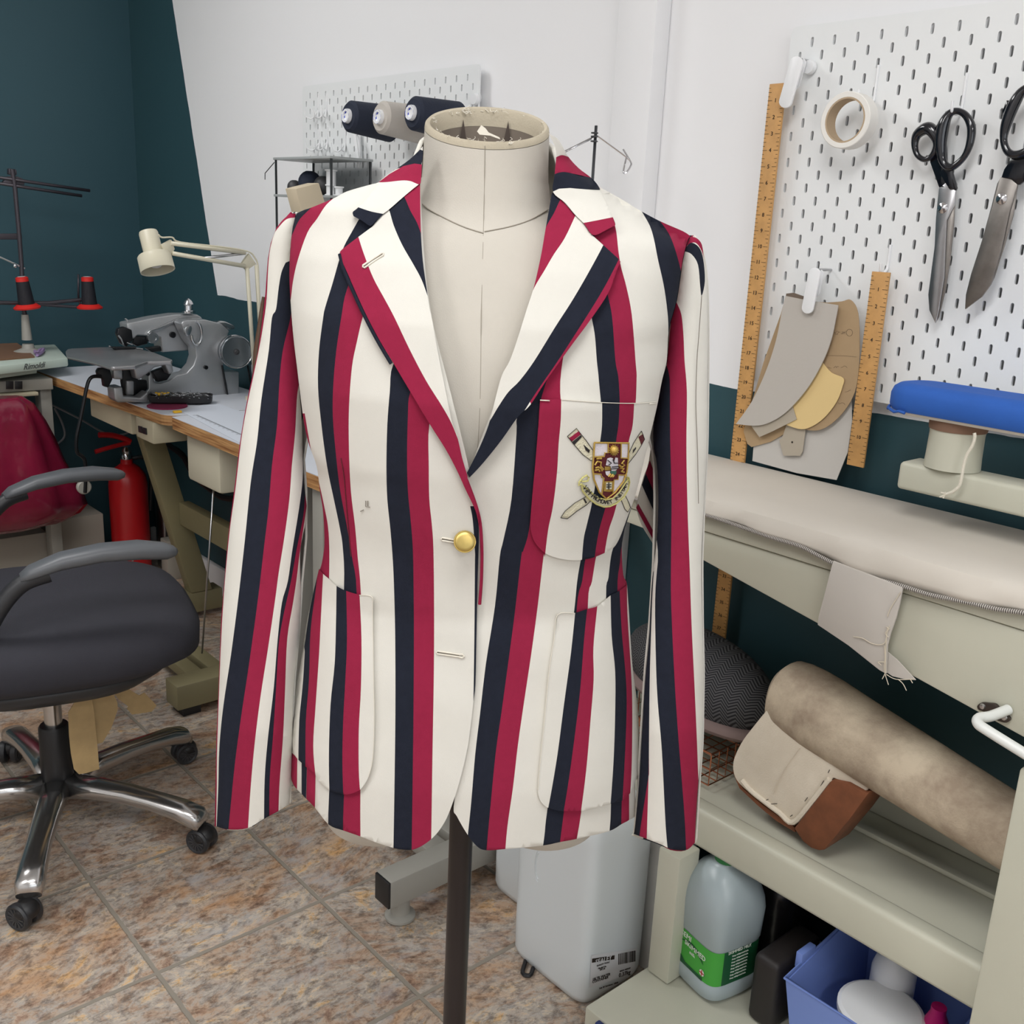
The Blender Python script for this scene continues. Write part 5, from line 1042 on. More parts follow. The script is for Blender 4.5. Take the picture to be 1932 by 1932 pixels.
# inside turn of the under-sleeve seen between arm and body
us = P((1233, 800), (1224, 870), (1214, 900), (1203, 940), (1200, 955), (1208, 985), (1222, 1010), (1238, 1030), (1246, 1000), (1250, 900), (1246, 830))
def usf(x, y, o=0): return onplane(x, y, -.03-o+.015*math.cos((x-1225)/25))
surf('under_sleeve', us, [(R_, [(1226, 868), (1218, 893), (1250, 965), (1250, 935)]), (N_, [(1218, 893), (1211, 915), (1250, 1000), (1250, 965)]), (W_, [(1211, 915), (1204, 950), (1240, 1015), (1250, 1000)]), (R_, [(1204, 950), (1200, 958), (1232, 1018), (1240, 1015)])], usf, JM, srt, step=8)
# ---------------------------------------------------------------- the form itself
form = thing('dress_form', V((AX.x, AX.y, 0)), 'linen-covered dress form with an open stained neck, on a dark metal pole', 'dress form')
def ringz(z, a, b, c=0, dy=0, n=56, tilt=0):
    out = []
    for k in range(n):
        t = 2*math.pi*k/n; X = c+a*math.cos(t); Yv = dy+b*math.sin(t); out.append(fromlocal(X, Yv, z-tilt*(Yv)))
    return out
fb = MB(); rows = []
for z in [.785, .80, .82, .86, .90, .93, .96, 1.0, 1.04, 1.08, 1.12, 1.15, 1.18, 1.21, 1.24, 1.26]:
    c, a, b = prof(z); rows.append(ringz(z, a-.014-(.02 if z > 1.2 else 0), b-.012, c))
c_, a_, b_ = prof(1.28)
rows += [ringz(1.28, .135, .082, 0), ringz(1.295, .112, .076, 0), ringz(1.305, .09, .070, 0), ringz(1.315, .074, .064, .0), ringz(1.33, .0655, .061, 0), ringz(1.35, .0625, .0595, 0)]
fb.loft(rows, 0)
for s in (-1, 1):
    fb.loft([ringz(z, a, b, .0+s*x, .0) for z, a, b, x in ((.84, .064, .086, .088), (.78, .068, .09, .088), (.74, .072, .094, .088), (.70, .072, .088, .091), (.667, .069, .080, .093), (.648, .064, .070, .093), (.639, .050, .054, .093))], 0)
fb.build('torso', 'form_linen', form)
nk = MB(); tl = .37
nrows = [ringz(1.34, .0628, .0597, 0, tilt=.0), ringz(1.365, .0612, .0585, 0, tilt=.14), ringz(1.387, .0606, .058, 0, tilt=.28), ringz(1.3965, .0604, .0578, 0, tilt=tl)]
nk.loft(nrows, 0, cap=False)
nk.build('neck', 'form_linen', form)
rimm = MB()
rr = [ringz(1.397, .0605, .058, 0, tilt=tl), ringz(1.401, .0598, .0573, 0, tilt=tl), ringz(1.403, .0578, .0553, 0, tilt=tl), ringz(1.402, .0553, .053, 0, tilt=tl), ringz(1.3975, .0535, .0515, 0, tilt=tl), ringz(1.391, .053, .051, 0, tilt=tl), ringz(1.386, .0528, .0508, 0, tilt=tl)]
rimm.loft(rr, 0, cap=False); rimm.build('neck_rim', 'form_stained', form)
ins = MB(); ins.loft([ringz(1.3862, .0530, .0510, 0, tilt=tl), ringz(1.345, .052, .05, 0, tilt=.2), ringz(1.30, .051, .049, 0)], 0, cap=False)
ins.build('neck_inside', mk('inside_card', (112, 102, 92), .95, var=.1, vscale=20), form)
MB().add(ringz(1.33, .052, .05, 0), [tuple(range(56))]).build('neck_floor', mk('dark_card', (70, 60, 54), .95), form)
# frayed cloth notches round the opening
rnd = random.Random(3)
fr = MB()
for deg, w, L_ in ((66, .017, .030), (118, .017, .032)):
    t = math.radians(-deg); cc = lambda r, dz, dt=0: fromlocal(r*math.cos(t+dt), r*.955*math.sin(t+dt), 1.3945-tl*(r*.955*math.sin(t+dt))+dz)
    fr.prism([cc(.0515, -.001), cc(.0508, -.001-L_, w*7), cc(.0508, -.001-L_, -w*7)], tow*.0006)
fr.build('dark_notch', 'dark_card', form)
th = MB()
for k in range(60):
    t = math.radians(rnd.choice([rnd.uniform(60, 120), rnd.uniform(25, 155), rnd.uniform(-60, -120), rnd.uniform(0, 360)])); r = rnd.uniform(.051, .0555)
    p = fromlocal(r*math.cos(t), r*.955*math.sin(t), 1.400-tl*(r*.955*math.sin(t))); pts = [p]
    for j in range(4): pts.append(pts[-1]+V((rnd.uniform(-.003, .003), rnd.uniform(-.003, .003), rnd.uniform(-.0015, .0022))))
    th.tube(cr(pts, 3), rnd.uniform(.0002, .00035), 5)
tf = V(onplane(930, 258, .056))
th.build('frayed_threads', 'thread_cream', form)
fl = MB(); A_ = [onplane(*p, .0545) for p in ((900, 248), (908, 236), (916, 242), (922, 250), (942, 259), (944, 263), (925, 256), (905, 254))]
fl.prism(A_, tow*.0006); fl.build('torn_flap', 'thread_cream', form)
# neck seam and centre seam
def fsurf(x, y, lift=0):
    Y = .04
    for _ in range(14):
        q = tolocal(onplane(x, y, Y)); z = q[2]
        if z > 1.335: a, b = lerp_tab([(1.335, .064, .0605), (1.37, .0612, .0585), (1.42, .0604, .0578)], z); c = 0
        elif z > 1.26: a, b = lerp_tab([(1.26, .165, .088), (1.28, .135, .082), (1.295, .112, .076), (1.305, .09, .07), (1.315, .074, .064), (1.335, .065, .0608)], z); c = 0
        else: c, a, b = prof(z); a -= .014+(.02 if z > 1.2 else 0); b -= .012
        s = min(1, abs((q[0]-c)/a)); Y = .5*Y+.5*(b*math.sqrt(1-s*s)+lift)
    return onplane(x, y, Y)
sm_ = MB()
sm_.tube([fsurf(x, y, .0003) for x, y in c2([(797, 385), (812, 397), (850, 417), (880, 430), (912, 440)], 4)], .0006, 6)
sm_.tube([fsurf(x, y, .0003) for x, y in c2([(914, 437), (960, 428), (1000, 415), (1034, 395)], 4)], .0006, 6)
sm_.tube([fsurf(x, y, -.0001) for x, y in c2([(915, 275), (914, 350), (912, 437), (908, 600), (906, 750), (900, 870)], 6)], .00035, 5)
sm_.build('seam', mk('seam_soft', (150, 143, 130), .9), form)
MB().lathe(V((AX.x, AX.y, 0)), [(0, .03), (.014, .03), (.014, .75), (0, .75)], 28).build('pole', mk('pole_dark', (46, 40, 40), .35, .3), form)
bs = MB().lathe(V((AX.x, AX.y, 0)), [(0, 0), (.15, 0), (.15, .012), (.06, .02), (.02, .04), (0, .04)], 40); bs.build('foot_plate', 'pole_dark', form)
# ---------------------------------------------------------------- sewing tables along the right wall
mk('laminate', (208, 212, 220), .45, var=.02)
mk('khaki_steel', (136, 128, 96), .5, var=.06, vscale=6)
mk('grey_steel', (158, 156, 148), .45, var=.04)
mk('cream_plastic', (192, 184, 158), .5)
mk('alu_cast', (176, 178, 180), .36, .6, bump=.15, bscale=60, var=.08, vscale=8)
mk('alu_bright', (186, 188, 190), .22, .95)
mk('oily_black', (24, 25, 28), .35, .3)
def ply():
    m = mk('plywood_edge', (186, 134, 82), .6, var=.2, vscale=18); nt = m.node_tree; L = nt.links.new
    tc = nt.nodes.new('ShaderNodeTexCoord'); mp = nt.nodes.new('ShaderNodeMapping'); mp.inputs['Scale'].default_value = (1, 1, 26); n = nt.nodes.new('ShaderNodeTexNoise'); n.inputs['Scale'].default_value = 7; n.inputs['Detail'].default_value = 4
    r = nt.nodes.new('ShaderNodeValToRGB'); r.color_ramp.elements[0].position = .35; r.color_ramp.elements[1].position = .65; r.color_ramp.elements[0].color = srgb(138, 90, 50); r.color_ramp.elements[1].color = srgb(204, 158, 104)
    L(tc.outputs['Object'], mp.inputs[0]); L(mp.outputs[0], n.inputs['Vector']); L(n.outputs['Fac'], r.inputs['Fac']); L(r.outputs['Color'], nt.nodes['Principled BSDF'].inputs['Base Color'])
ply()
TZ = .77; XB = 1.505
def table_top(root, pts, th=.030):
    P_ = [V((x, y, TZ-th)) for x, y in pts]
    MB().prism([p+V((0, 0, th-.0018)) for p in P_], (0, 0, .0018)).build('laminate_top', 'laminate', root)
    MB().prism(P_, (0, 0, th-.0019)).build('plywood_edge', 'plywood_edge', root)
tA = thing('sewing_table', (1.3, 3.1, 0), 'laminate-topped sewing table carrying the grey blind-stitch machine, with khaki steel legs', 'table')
rc = [(1.108+.07*(1-math.cos(a)), 2.655+.06*(1-math.sin(a))) for a in [math.pi/2*k/8 for k in range(9)]]
table_top(tA, [(XB, 3.395), (1.062, 3.636)][0:0]+[(XB, 2.655)]+[(1.175, 2.655)]+[(1.108+.067*(1-math.sin(a)), 2.655+.06*(1-math.cos(a))) for a in [math.pi/2*k/8 for k in range(9)]]+[(1.062, 3.632), (1.10, 3.645), (XB, 3.66)])
tB = thing('work_table', (1.3, 2.0, 0), 'pale laminate work table with a plywood edge, partly hidden behind the striped blazer', 'table')
table_top(tB, [(1.110, 1.36), (1.472, 1.36), (1.472, 1.46), (XB, 1.46), (XB, 2.65), (1.118, 2.65)], .034)
def leg_set(root, y0, y1, m, zt, xs=1.0):
    for y, inner in ((y0, 1), (y1, -1)):
        MB().box((xs, y-.03, .022), (xs+.44, y+.03, .088)).build('foot_bar', m, root, bevel=.004)
        MB().box((xs+.20, y-.028, .089), (xs+.29, y+.028, zt)).build('leg', m, root, bevel=.003)
        MB().box((xs+.10, y-.03, zt-.03), (xs+.42, y+.03, zt)).build('table_bracket', m, root, bevel=.003) if False else None
    for xx in (xs+.10, xs+.175): MB().box((xx, y0+.031, .035), (xx+.055, y1-.031, .060)).build('floor_rail', m, root, bevel=.003)
# table A frame
MB().box((1.003, 2.425, .022), (1.44, 2.50, .092)).build('foot_bar', 'khaki_steel', tA, bevel=.004)
MB().box((1.02, 2.43, .0), (1.07, 2.495, .022)).build('foot_pad', 'black_plastic', tA); MB().box((1.38, 2.43, .0), (1.43, 2.495, .022)).build('foot_pad', 'black_plastic', tA)
MB().box((1.03, 3.06, .022), (1.44, 3.13, .092)).build('foot_bar', 'khaki_steel', tA, bevel=.004)
MB().box((1.05, 3.065, .0), (1.10, 3.125, .022)).build('foot_pad', 'black_plastic', tA)
for xx in (1.085, 1.150): MB().box((xx, 2.501, .035), (xx+.045, 3.059, .065)).build('floor_rail', 'khaki_steel', tA, bevel=.003)
T0, T1, B0, B1 = on('y', 3.06, 270, 832), on('y', 3.06, 312, 832), on('y', 3.06, 350, 1084), on('y', 3.06, 392, 1084)
def at_z(a, b, z): t = (z-a.z)/(b.z-a.z); return a+(b-a)*t
MB().prism([at_z(T0, B0, .735), at_z(T1, B1, .735), at_z(T1, B1, .093), at_z(T0, B0, .093)], (0, .05, 0)).build('leg', 'khaki_steel', tA, bevel=.003)
MB().box((1.22, 2.44, .093), (1.30, 2.48, .735)).build('leg', 'khaki_steel', tA, bevel=.003)
MB().box((1.30, 2.481, .335), (1.335, 3.059, .41)).build('cross_beam', 'khaki_steel', tA, bevel=.003)
MB().box((1.12, 2.95, .665), (1.32, 3.285, .739)).build('drawer_box', 'cream_plastic', tA, bevel=.006)
sw = MB().box((1.10, 2.742, .678), (1.20, 2.862, .739)).build('switch_box', 'cream_plastic', tA, bevel=.004)
def switches(root, pts):
    for i, q in enumerate(pts):
        o = slab('rocker_switch', q, (-.003, 0, 0) if abs(q[0].x-q[2].x) < 1e-4 else (0, -.003, 0), 'black_plastic', root, bevel=.0008)
sw_ = [ons('x', 1.0995, [(x0, y0), (x0+7, y0+2), (x0+8, y0+14), (x0+1, y0+12)]) for x0, y0 in ((262, 803), (270, 806))]
switches(sw, sw_)
mk('switch_red', (170, 30, 30), .4)
# table B frame, motor and treadle rod
MB().box((1.125, 1.885, .093), (1.17, 1.93, .735)).build('leg', 'grey_steel', tB, bevel=.003)
MB().box((.965, 1.375, .048), (1.46, 1.425, .108)).build('foot_bar', 'grey_steel', tB, bevel=.004)
MB().box((.961, 1.377, .05), (.966, 1.423, .106)).build('end_cap', 'black_plastic', tB, bevel=.001)
for xx in (1.005, 1.42):
    MB().lathe((xx, 1.40, 0), [(.022, 0), (.030, .003), (.030, .008), (.019, .014), (.018, .047)], 28).build('levelling_foot', 'grey_steel', tB)
for xx in (1.10, 1.17): MB().box((xx, 1.4255, .058), (xx+.05, 2.159, .088)).build('floor_rail', 'grey_steel', tB, bevel=.003)
MB().box((1.09, 2.16, .05), (1.44, 2.21, .11)).build('foot_bar', 'grey_steel', tB, bevel=.004)
MB().box((1.20, 2.165, .111), (1.28, 2.205, .735)).build('leg', 'grey_steel', tB, bevel=.003); MB().box((1.22, 1.38, .109), (1.27, 1.42, .735)).build('leg', 'grey_steel', tB, bevel=.003)
MB().box((1.20, 1.38, .735), (1.30, 2.40, .7355)).build('top_rail', 'grey_steel', tB)
mb2 = ons('x', 1.15, [(353, 812), (366, 878), (412, 906), (420, 900), (400, 838)])
MB().box((1.14, 2.42, .60), (1.33, 2.62, .735)).build('drawer_box', mk('cream_box', (206, 200, 178), .5), tB, bevel=.012)
mt = MB(); mt.lathe((1.28, 2.33, .66), [(0, -.06), (.045, -.06), (.052, -.05), (.052, .05), (.045, .06), (0, .06)], 28, ax=(0, 1, 0)); mt.lathe((1.28, 2.33, .66), [(.030, -.075), (.034, -.07), (.034, -.061)], 24, ax=(0, 1, 0))
mt.build('motor', 'dark_grey', tB)
MB().cyl((1.16, 2.50, .598), (1.13, 2.545, .115), .0028, n=8).build('treadle_rod', 'steel', tB)
# printed sheet with a scale lying on the work table
sh_ = slab('pattern_sheet', ons('z', TZ+.0006, [(345, 778), (400, 757), (520, 800), (500, 862)]), (0, 0, .0006), mk('sheet_white', (206, 212, 222), .7)); tag(sh_, 'white sheet printed with a fine scale, lying on the work table', 'paper'); LOC[sh_.name] = V((0, 0, 0))
mb = MB(); a, b = on('z', TZ+.0014, 372, 783), on('z', TZ+.0014, 470, 826); a2, b2_ = on('z', TZ+.0014, 375, 790), on('z', TZ+.0014, 470, 832)
d = (b-a); w_ = d.cross(V((0, 0, 1))).normalized()
for k in range(60):
    p = a+d*(k/59); l = .012 if k % 5 == 0 else .006; mb.prism([p, p+w_*l, p+w_*l+d.normalized()*.0008, p+d.normalized()*.0008], (0, 0, .0002))
mb.prism([a, b, b+w_*-.0008, a+w_*-.0008], (0, 0, .0002)); mb.build('printed_scale', 'dark_grey', sh_)
# ---------------------------------------------------------------- blind-stitch machine
mz = lambda l: [(110+x/4.954, 560+y/4.954) for x, y in l]
bm_ = thing('blind_stitch_machine', (1.28, 2.95, TZ), 'grey cast blind-stitch sewing machine with a flat cloth plate and round handwheel', 'sewing machine')
Yp = lambda v, l: ons('y', v, mz(l))
def pc(name, l, v, th, m='alu_cast', bev=.004, sm=0, seg=3):
    q = mz(l); q = c2(q, 3, True) if sm else q
    return slab(name, ons('y', v, q), (0, th, 0), m, bm_, bevel=bev, seg=seg)
pc('base_casting', [(590, 930), (780, 940), (845, 860), (840, 720), (880, 700), (905, 800), (960, 810), (1040, 785), (1110, 735), (1200, 715), (1265, 640), (1290, 560), (1280, 480), (1245, 440), (1215, 400), (1170, 300), (1150, 250), (1170, 225), (1380, 215), (1520, 250), (1600, 320), (1560, 420), (1540, 700), (1690, 700), (1690, 930), (1450, 945), (1200, 935), (1000, 945), (850, 985), (560, 990), (530, 960), (520, 850), (600, 840), (610, 910)], 2.92, .055)
pc('upper_arm', [(640, 250), (690, 240), (900, 195), (1100, 165), (1300, 165), (1345, 195), (1350, 260), (1240, 300), (1235, 500), (970, 520), (960, 380), (880, 350), (820, 365), (740, 360), (700, 400), (650, 330)], 2.985, .06)
pc('arm_rib', [(830, 340), (870, 305), (950, 280), (1020, 245), (1130, 195), (1345, 200), (1345, 225), (1140, 225), (1040, 270), (970, 310), (880, 330), (850, 350)], 2.978, .008, 'alu_bright', .0015)
hw_c = on('y', 2.86, *mz([(1665, 515)])[0]); ax = V((-.12, -1, .04)).normalized()
hw_ = MB().lathe(hw_c, [(0, 0), (.030, .001), (.044, .003), (.048, .0), (.050, -.004), (.050, -.02), (.045, -.03), (.02, -.034), (0, -.034)], 40, ax=ax).build('handwheel', mk('wheel_grey', (128, 134, 138), .3, .85), bm_)
MB().lathe(hw_c, [(.0465, .0005), (.049, .0015), (.0505, -.003), (.0505, -.006)], 40, ax=ax, cap=False).build('wheel_rim', 'chrome', hw_)
MB().lathe(hw_c, [(0, .005), (.004, .005), (.006, .003), (.009, .0025), (.009, .0005)], 20, ax=ax).build('wheel_bolt', 'dark_grey', hw_)
MB().lathe(hw_c+V((.0, .0, 0)), [(.040, -.03), (.040, -.075), (.02, -.09)], 28, ax=ax).build('wheel_hub', 'alu_cast', bm_)
for (x, y, r, v) in ((885, 385, .016, 2.975), (1070, 355, .009, 2.98), (835, 720, .006, 2.915), (1380, 660, .006, 2.915)):
    q = on('y', v, *mz([(x, y)])[0]); MB().lathe(q, [(0, 0), (r*.55, 0), (r*.6, -.003), (r, -.003), (r, .01)], 20, ax=(0, 1, 0)).build('round_boss', 'alu_bright' if r > .01 else 'oily_black', bm_)
q = on('y', 2.90, *mz([(1290, 340)])[0])
MB().tube([q+V((.020*math.cos(a)*.8, 0, .034*math.sin(a))) for a in [math.pi*(.15+1.5*k/16)+math.pi*.9 for k in range(17)]], .0045, 8).build('lever_ring', 'alu_bright', bm_)
pc('lever_knob', [(1190, 290), (1235, 265), (1250, 300), (1235, 350), (1205, 370), (1185, 335)], 2.90, .012, 'alu_bright', .002, 1)
tk_ = on('y', 2.98, *mz([(1218, 150)])[0]); MB().lathe(tk_, [(.020, 0), (.020, .006), (.013, .008), (.012, .022), (.0145, .026), (.010, .036), (.003, .042), (0, .043)], 24).build('oil_cup', 'chrome', bm_)
pc('cap_plate', [(1480, 240), (1560, 230), (1650, 270), (1655, 300), (1600, 310), (1540, 270)], 2.93, .04, 'alu_bright', .003)
MB().prism(ons('z', .917, mz([(68, 505), (85, 488), (120, 482), (400, 470), (560, 470), (780, 492), (900, 520), (1065, 585), (1055, 598), (830, 600), (720, 640), (520, 652), (490, 650), (330, 600), (80, 545)])), (0, 0, -.011)).build('cloth_plate', mk('plate_grey', (160, 160, 162), .3, .7, var=.1, vscale=10), bm_, bevel=.003)
pc('front_block', [(700, 640), (820, 605), (1060, 600), (1080, 700), (1040, 730), (1000, 640), (900, 660), (860, 700), (760, 775), (730, 765)], 2.87, .04)
pc('hook_bracket', [(520, 850), (600, 842), (612, 935), (765, 945), (840, 885), (845, 970), (820, 988), (560, 985), (530, 960)], 2.86, .045)
pc('link_block', [(515, 660), (600, 665), (605, 775), (520, 770)], 2.88, .03); pc('link_block', [(640, 780), (710, 785), (710, 920), (640, 920)], 2.90, .02)
for l, v in (([(385, 670), (480, 660), (510, 770), (470, 850), (430, 840), (420, 770), (380, 760), (365, 700)], 2.88), ([(600, 660), (720, 660), (750, 780), (830, 780), (840, 860), (760, 940), (620, 930), (600, 800)], 2.91), ([(880, 700), (990, 660), (1060, 720), (1020, 780), (930, 800)], 2.905), ([(710, 370), (830, 370), (840, 440), (740, 465), (700, 440)], 2.99), ([(560, 300), (620, 280), (690, 310), (700, 400), (640, 470), (590, 440), (550, 350)], 2.975), ([(500, 470), (740, 470), (700, 510), (620, 540), (540, 500)], 2.93), ([(820, 480), (960, 460), (970, 510), (880, 520)], 2.96)):
    pc('mechanism', l, v, .02, 'oily_black', .003)
kn = MB()
for l in ([(560, 360), (590, 400), (610, 450)], [(620, 205), (640, 215), (650, 240)], [(470, 460), (560, 490), (700, 480), (790, 490)], [(640, 430), (690, 450)]): kn.tube(cr(Yp(2.955, l), 4), .0022, 6)
kn.build('needle_linkage', 'alu_bright', bm_)
kr = MB().tube(cr(Yp(2.88, [(400, 745), (330, 745), (290, 775), (265, 850), (235, 1000), (205, 1150), (170, 1320), (175, 1450), (220, 1490), (250, 1540), (255, 1700), (250, 1830)]), 4), .0052, 8); kr.build('knee_lever_rod', 'oily_black', bm_)
MB().lathe(on('y', 2.88, 160, 920), [(0, 0), (.017, 0), (.020, .003), (.020, .012), (0, .014)], 28, ax=(0, 1, 0)).build('knee_pad', 'grey_steel', bm_)
MB().tube(Yp(2.915, [(1530, 640), (1560, 800), (1585, 935)]), .003, 6).build('drive_belt', 'oily_black', bm_); MB().tube(Yp(2.935, [(1770, 640), (1800, 830)]), .003, 6).build('drive_belt', 'oily_black', bm_)
# tray of pins on a magenta felt disc
fd = MB().lathe(on('z', TZ+.0005, *mz([(1060, 1040)])[0])+V((0, .03, 0)), [(0, 0), (.055, 0), (.055, .003), (0, .003)], 32).build('felt_disc', mk('felt_magenta', (120, 22, 62), .95)); tag(fd, 'dark magenta felt mat under the pin tray', 'mat')
q0 = on('z', TZ+.004, *mz([(850, 985)])[0]); q1 = on('z', TZ+.004, *mz([(1440, 985)])[0]); dq = (q1-q0); u = dq.normalized(); vv = V((-u.y, u.x, 0))
tr = thing('pin_tray', (q0+q1)/2, 'long dark magnetic tray filled with pins beside the blind-stitch machine', 'tray')
def tring(z, g): 
    return [q0+u*(dq.length/2)+V((0, 0, z))+u*(dq.length/2+g)*math.copysign(abs(math.cos(a))**(.35), math.cos(a))+vv*(.032+g)*math.copysign(abs(math.sin(a))**.5, math.sin(a)) for a in [2*math.pi*k/40+.01 for k in range(40)]]
MB().loft([tring(0, -.004), tring(.004, 0), tring(.022, .002), tring(.0225, -.002), tring(.012, -.004), tring(.011, -.01)], 0).build('tray_body', 'black_plastic', tr)
pn = MB(); rp = random.Random(9)
for k in range(150):
    c_ = q0+u*rp.uniform(.02, dq.length-.02)+vv*rp.uniform(-.022, .022)+V((0, 0, .014+rp.random()*.012)); a_ = rp.uniform(0, 6.28); pn.tube([c_, c_+(u*math.cos(a_)+vv*math.sin(a_))*.022+V((0, 0, rp.uniform(-.004, .004)))], .0008, 4)
o = pn.build('pins', 'alu_bright', tr); o['kind'] = 'stuff'
yp = MB()
for k in range(5): yp.ball(q0+u*(.02+.008*k)+vv*.005*((-1)**k)+V((0, 0, .024)), .005, 6)
yp.build('yellow_pin_heads', mk('yellow_plastic', (230, 180, 40), .4), tr)
o = MB().box((0, 0, 0), (.022, .012, .006)).build('yellow_clip', 'yellow_plastic', bevel=.001); o.location = on('z', TZ+.0005, *mz([(1085, 1090)])[0]); tag(o, 'tiny yellow clip at the corner of the sewing table', 'clip')
# ---------------------------------------------------------------- balanced-arm lamp
mk('lamp_cream', (214, 208, 186), .35)
lm = thing('desk_lamp', on('y', 2.80, 497, 730), 'cream spring-arm desk lamp leaning over the blind-stitch machine', 'lamp')
LYY = 2.80; lp_ = lambda *l: [on('y', LYY, *q) for q in l]
axl = (on('y', LYY, 290, 430)-on('y', LYY, 297, 505)).normalized(); cb_ = on('y', LYY, 298, 511)
hd_l = MB(); k = LYY/math.cos(0)*1.0
R = (on('y', LYY, 329, 511)-on('y', LYY, 267, 511)).length/2; r = (on('y', LYY, 307, 450)-on('y', LYY, 272, 450)).length/2; Hh = (on('y', LYY, 290, 432)-cb_).length
lamp_axis = V((axl.x, .42, axl.z)).normalized()
hd_l.lathe(cb_, [(R*.93, .002), (R, 0), (R*.98, Hh*.38), (R*.9, Hh*.42), (r, Hh*.43), (r, Hh*.95), (r*.93, Hh), (0, Hh)], 32, ax=lamp_axis, cap=False)
hd_l.lathe(cb_, [(R, 0), (R*.94, .001), (R*.92, Hh*.36), (r*.8, Hh*.4), (0, Hh*.4)], 32, ax=lamp_axis, cap=False)
sd = hd_l.build('lamp_shade', 'lamp_cream', lm, auto=.8)
MB().ball(cb_+lamp_axis*.03, .022, 10).build('bulb', mk('bulb_white', (225, 222, 214), .4), sd)
for p_, q_ in (((322, 459), (463, 477)), ((325, 478), (462, 502))): MB().tube(lp_(p_, q_), .0062, 8).build('arm', 'lamp_cream', lm)
for p_, q_ in (((466, 505), (479, 690)), ((484, 500), (493, 660))): MB().tube(lp_(p_, q_), .0062, 8).build('arm', 'lamp_cream', lm)
MB().prism(lp_((455, 500), (470, 478), (484, 498), (466, 510)), (0, .012, 0)).build('elbow_plate', 'lamp_cream', lm, bevel=.001)
MB().prism(lp_((305, 462), (324, 452), (330, 470), (322, 482), (310, 476)), (0, .012, 0)).build('head_bracket', 'lamp_cream', lm, bevel=.001)
MB().tube(lp_((375, 488), (463, 478)), .004, 8).build('spring', 'steel', lm)
MB().tube(cr(lp_((299, 443), (306, 448), (325, 448), (340, 457), (420, 466), (466, 474), (480, 485), (487, 505), (488, 560)), 4), .0025, 6).build('flex', 'lamp_cream', lm)
MB().tube([on('y', LYY, 479, 688), V((on('y', LYY, 481, 700).x, LYY, TZ+.01))], .008, 10).build('mounting_post', 'steel', lm)
MB().lathe(V((on('y', LYY, 481, 700).x, LYY, TZ)), [(.03, 0), (.03, .008), (.012, .012), (.012, .03)], 24).build('table_clamp', 'lamp_cream', lm)
# ---------------------------------------------------------------- overlocker table in the corner
rim = thing('overlocker_table', (.7, 3.6, 0), 'sewing table in the corner with a pale mint machine bed and khaki switch box', 'table')
mk('mint', (200, 214, 202), .4); mk('board_brown', (122, 90, 68), .7, var=.08)
mr = lambda l: [(x/4.6, 300+y/4.6) for x, y in l]
za = .83
fr_ = ons('z', za, [(128, 672), (108, 650), (-60, 635), (-200, 700)])
Q0 = on('z', za, 128, 675); Q1 = V((.30, Q0.y-.26, za)); dirx = (on('z', za, 0, 690)-Q0).normalized()
corner = Q0; far = V((1.19, 3.80, za)); lft = Q0+dirx*.95; lfar = V((.2, 3.80, za))
MB().prism([corner-V((0, 0, .028)), far-V((0, 0, .028)), lfar-V((0, 0, .028)), lft-V((0, 0, .028))], (0, 0, .028)).build('machine_bed', 'mint', rim, bevel=.005)
sh2 = (corner+lft)/2*0+corner+V((-.035, .006, 0)); 
MB().prism([corner+V((-.10, -.003, -.044)), far+V((-.06, 0, -.044)), lfar+V((0, 0, -.044)), lft+V((0, -.006, -.044))], (0, 0, .015)).build('bed_plinth', 'mint', rim, bevel=.002)
MB().box((.22, 3.42, .735), (1.055, 3.80, .770)).build('table_top', 'grey_steel', rim, bevel=.002)
MB().box((1.02, 3.44, .0), (1.055, 3.50, .734)).build('leg', 'grey_steel', rim, bevel=.003); MB().box((.24, 3.44, .0), (.28, 3.50, .734)).build('leg', 'grey_steel', rim, bevel=.003)
xa, xb_ = on('y', 3.40, -4, 730), on('y', 3.40, 72, 730)
s2_b = MB().box((xa.x, 3.40, xb_.z-.028), (xb_.x, 3.439, .733)).build('switch_box', 'cream_plastic', rim, bevel=.003)
for x0 in (11, 28): slab('rocker_switch', [on('y', 3.3995, *q) for q in ((x0, 719), (x0+14, 719), (x0+14, 734), (x0, 734))], (0, -.003, 0), 'black_plastic', s2_b, bevel=.0006)
yv = V((0, 0, 1)); rxd = -dirx
text('bed_lettering', 'Rimoldi', .026, corner+dirx*.175+V((0, 0, -.021))+(dirx.cross(V((0,0,1))))*-.0012, rxd, (0, 0, 1), 'dark_grey', rim, ext=.0003, shear=.4)
bb_ = ons('z', za+.006, mr([(0, 1560), (100, 1565), (200, 1630), (300, 1710), (0, 1735), (-250, 1700), (-250, 1600)])); o = slab('brown_board', bb_, (0, 0, -.0055), 'board_brown'); tag(o, 'brown hardboard sheet lying on the mint machine bed', 'board')
o = MB().tube(cr(ons('z', za+.008, mr([(290, 1650), (320, 1690), (340, 1665), (375, 1650), (360, 1680), (320, 1700), (345, 1690)])), 3), .006, 6).build('lilac_ribbon', mk('lilac', (150, 128, 170), .8)); tag(o, 'small crumpled lilac ribbon on the mint machine bed', 'ribbon')
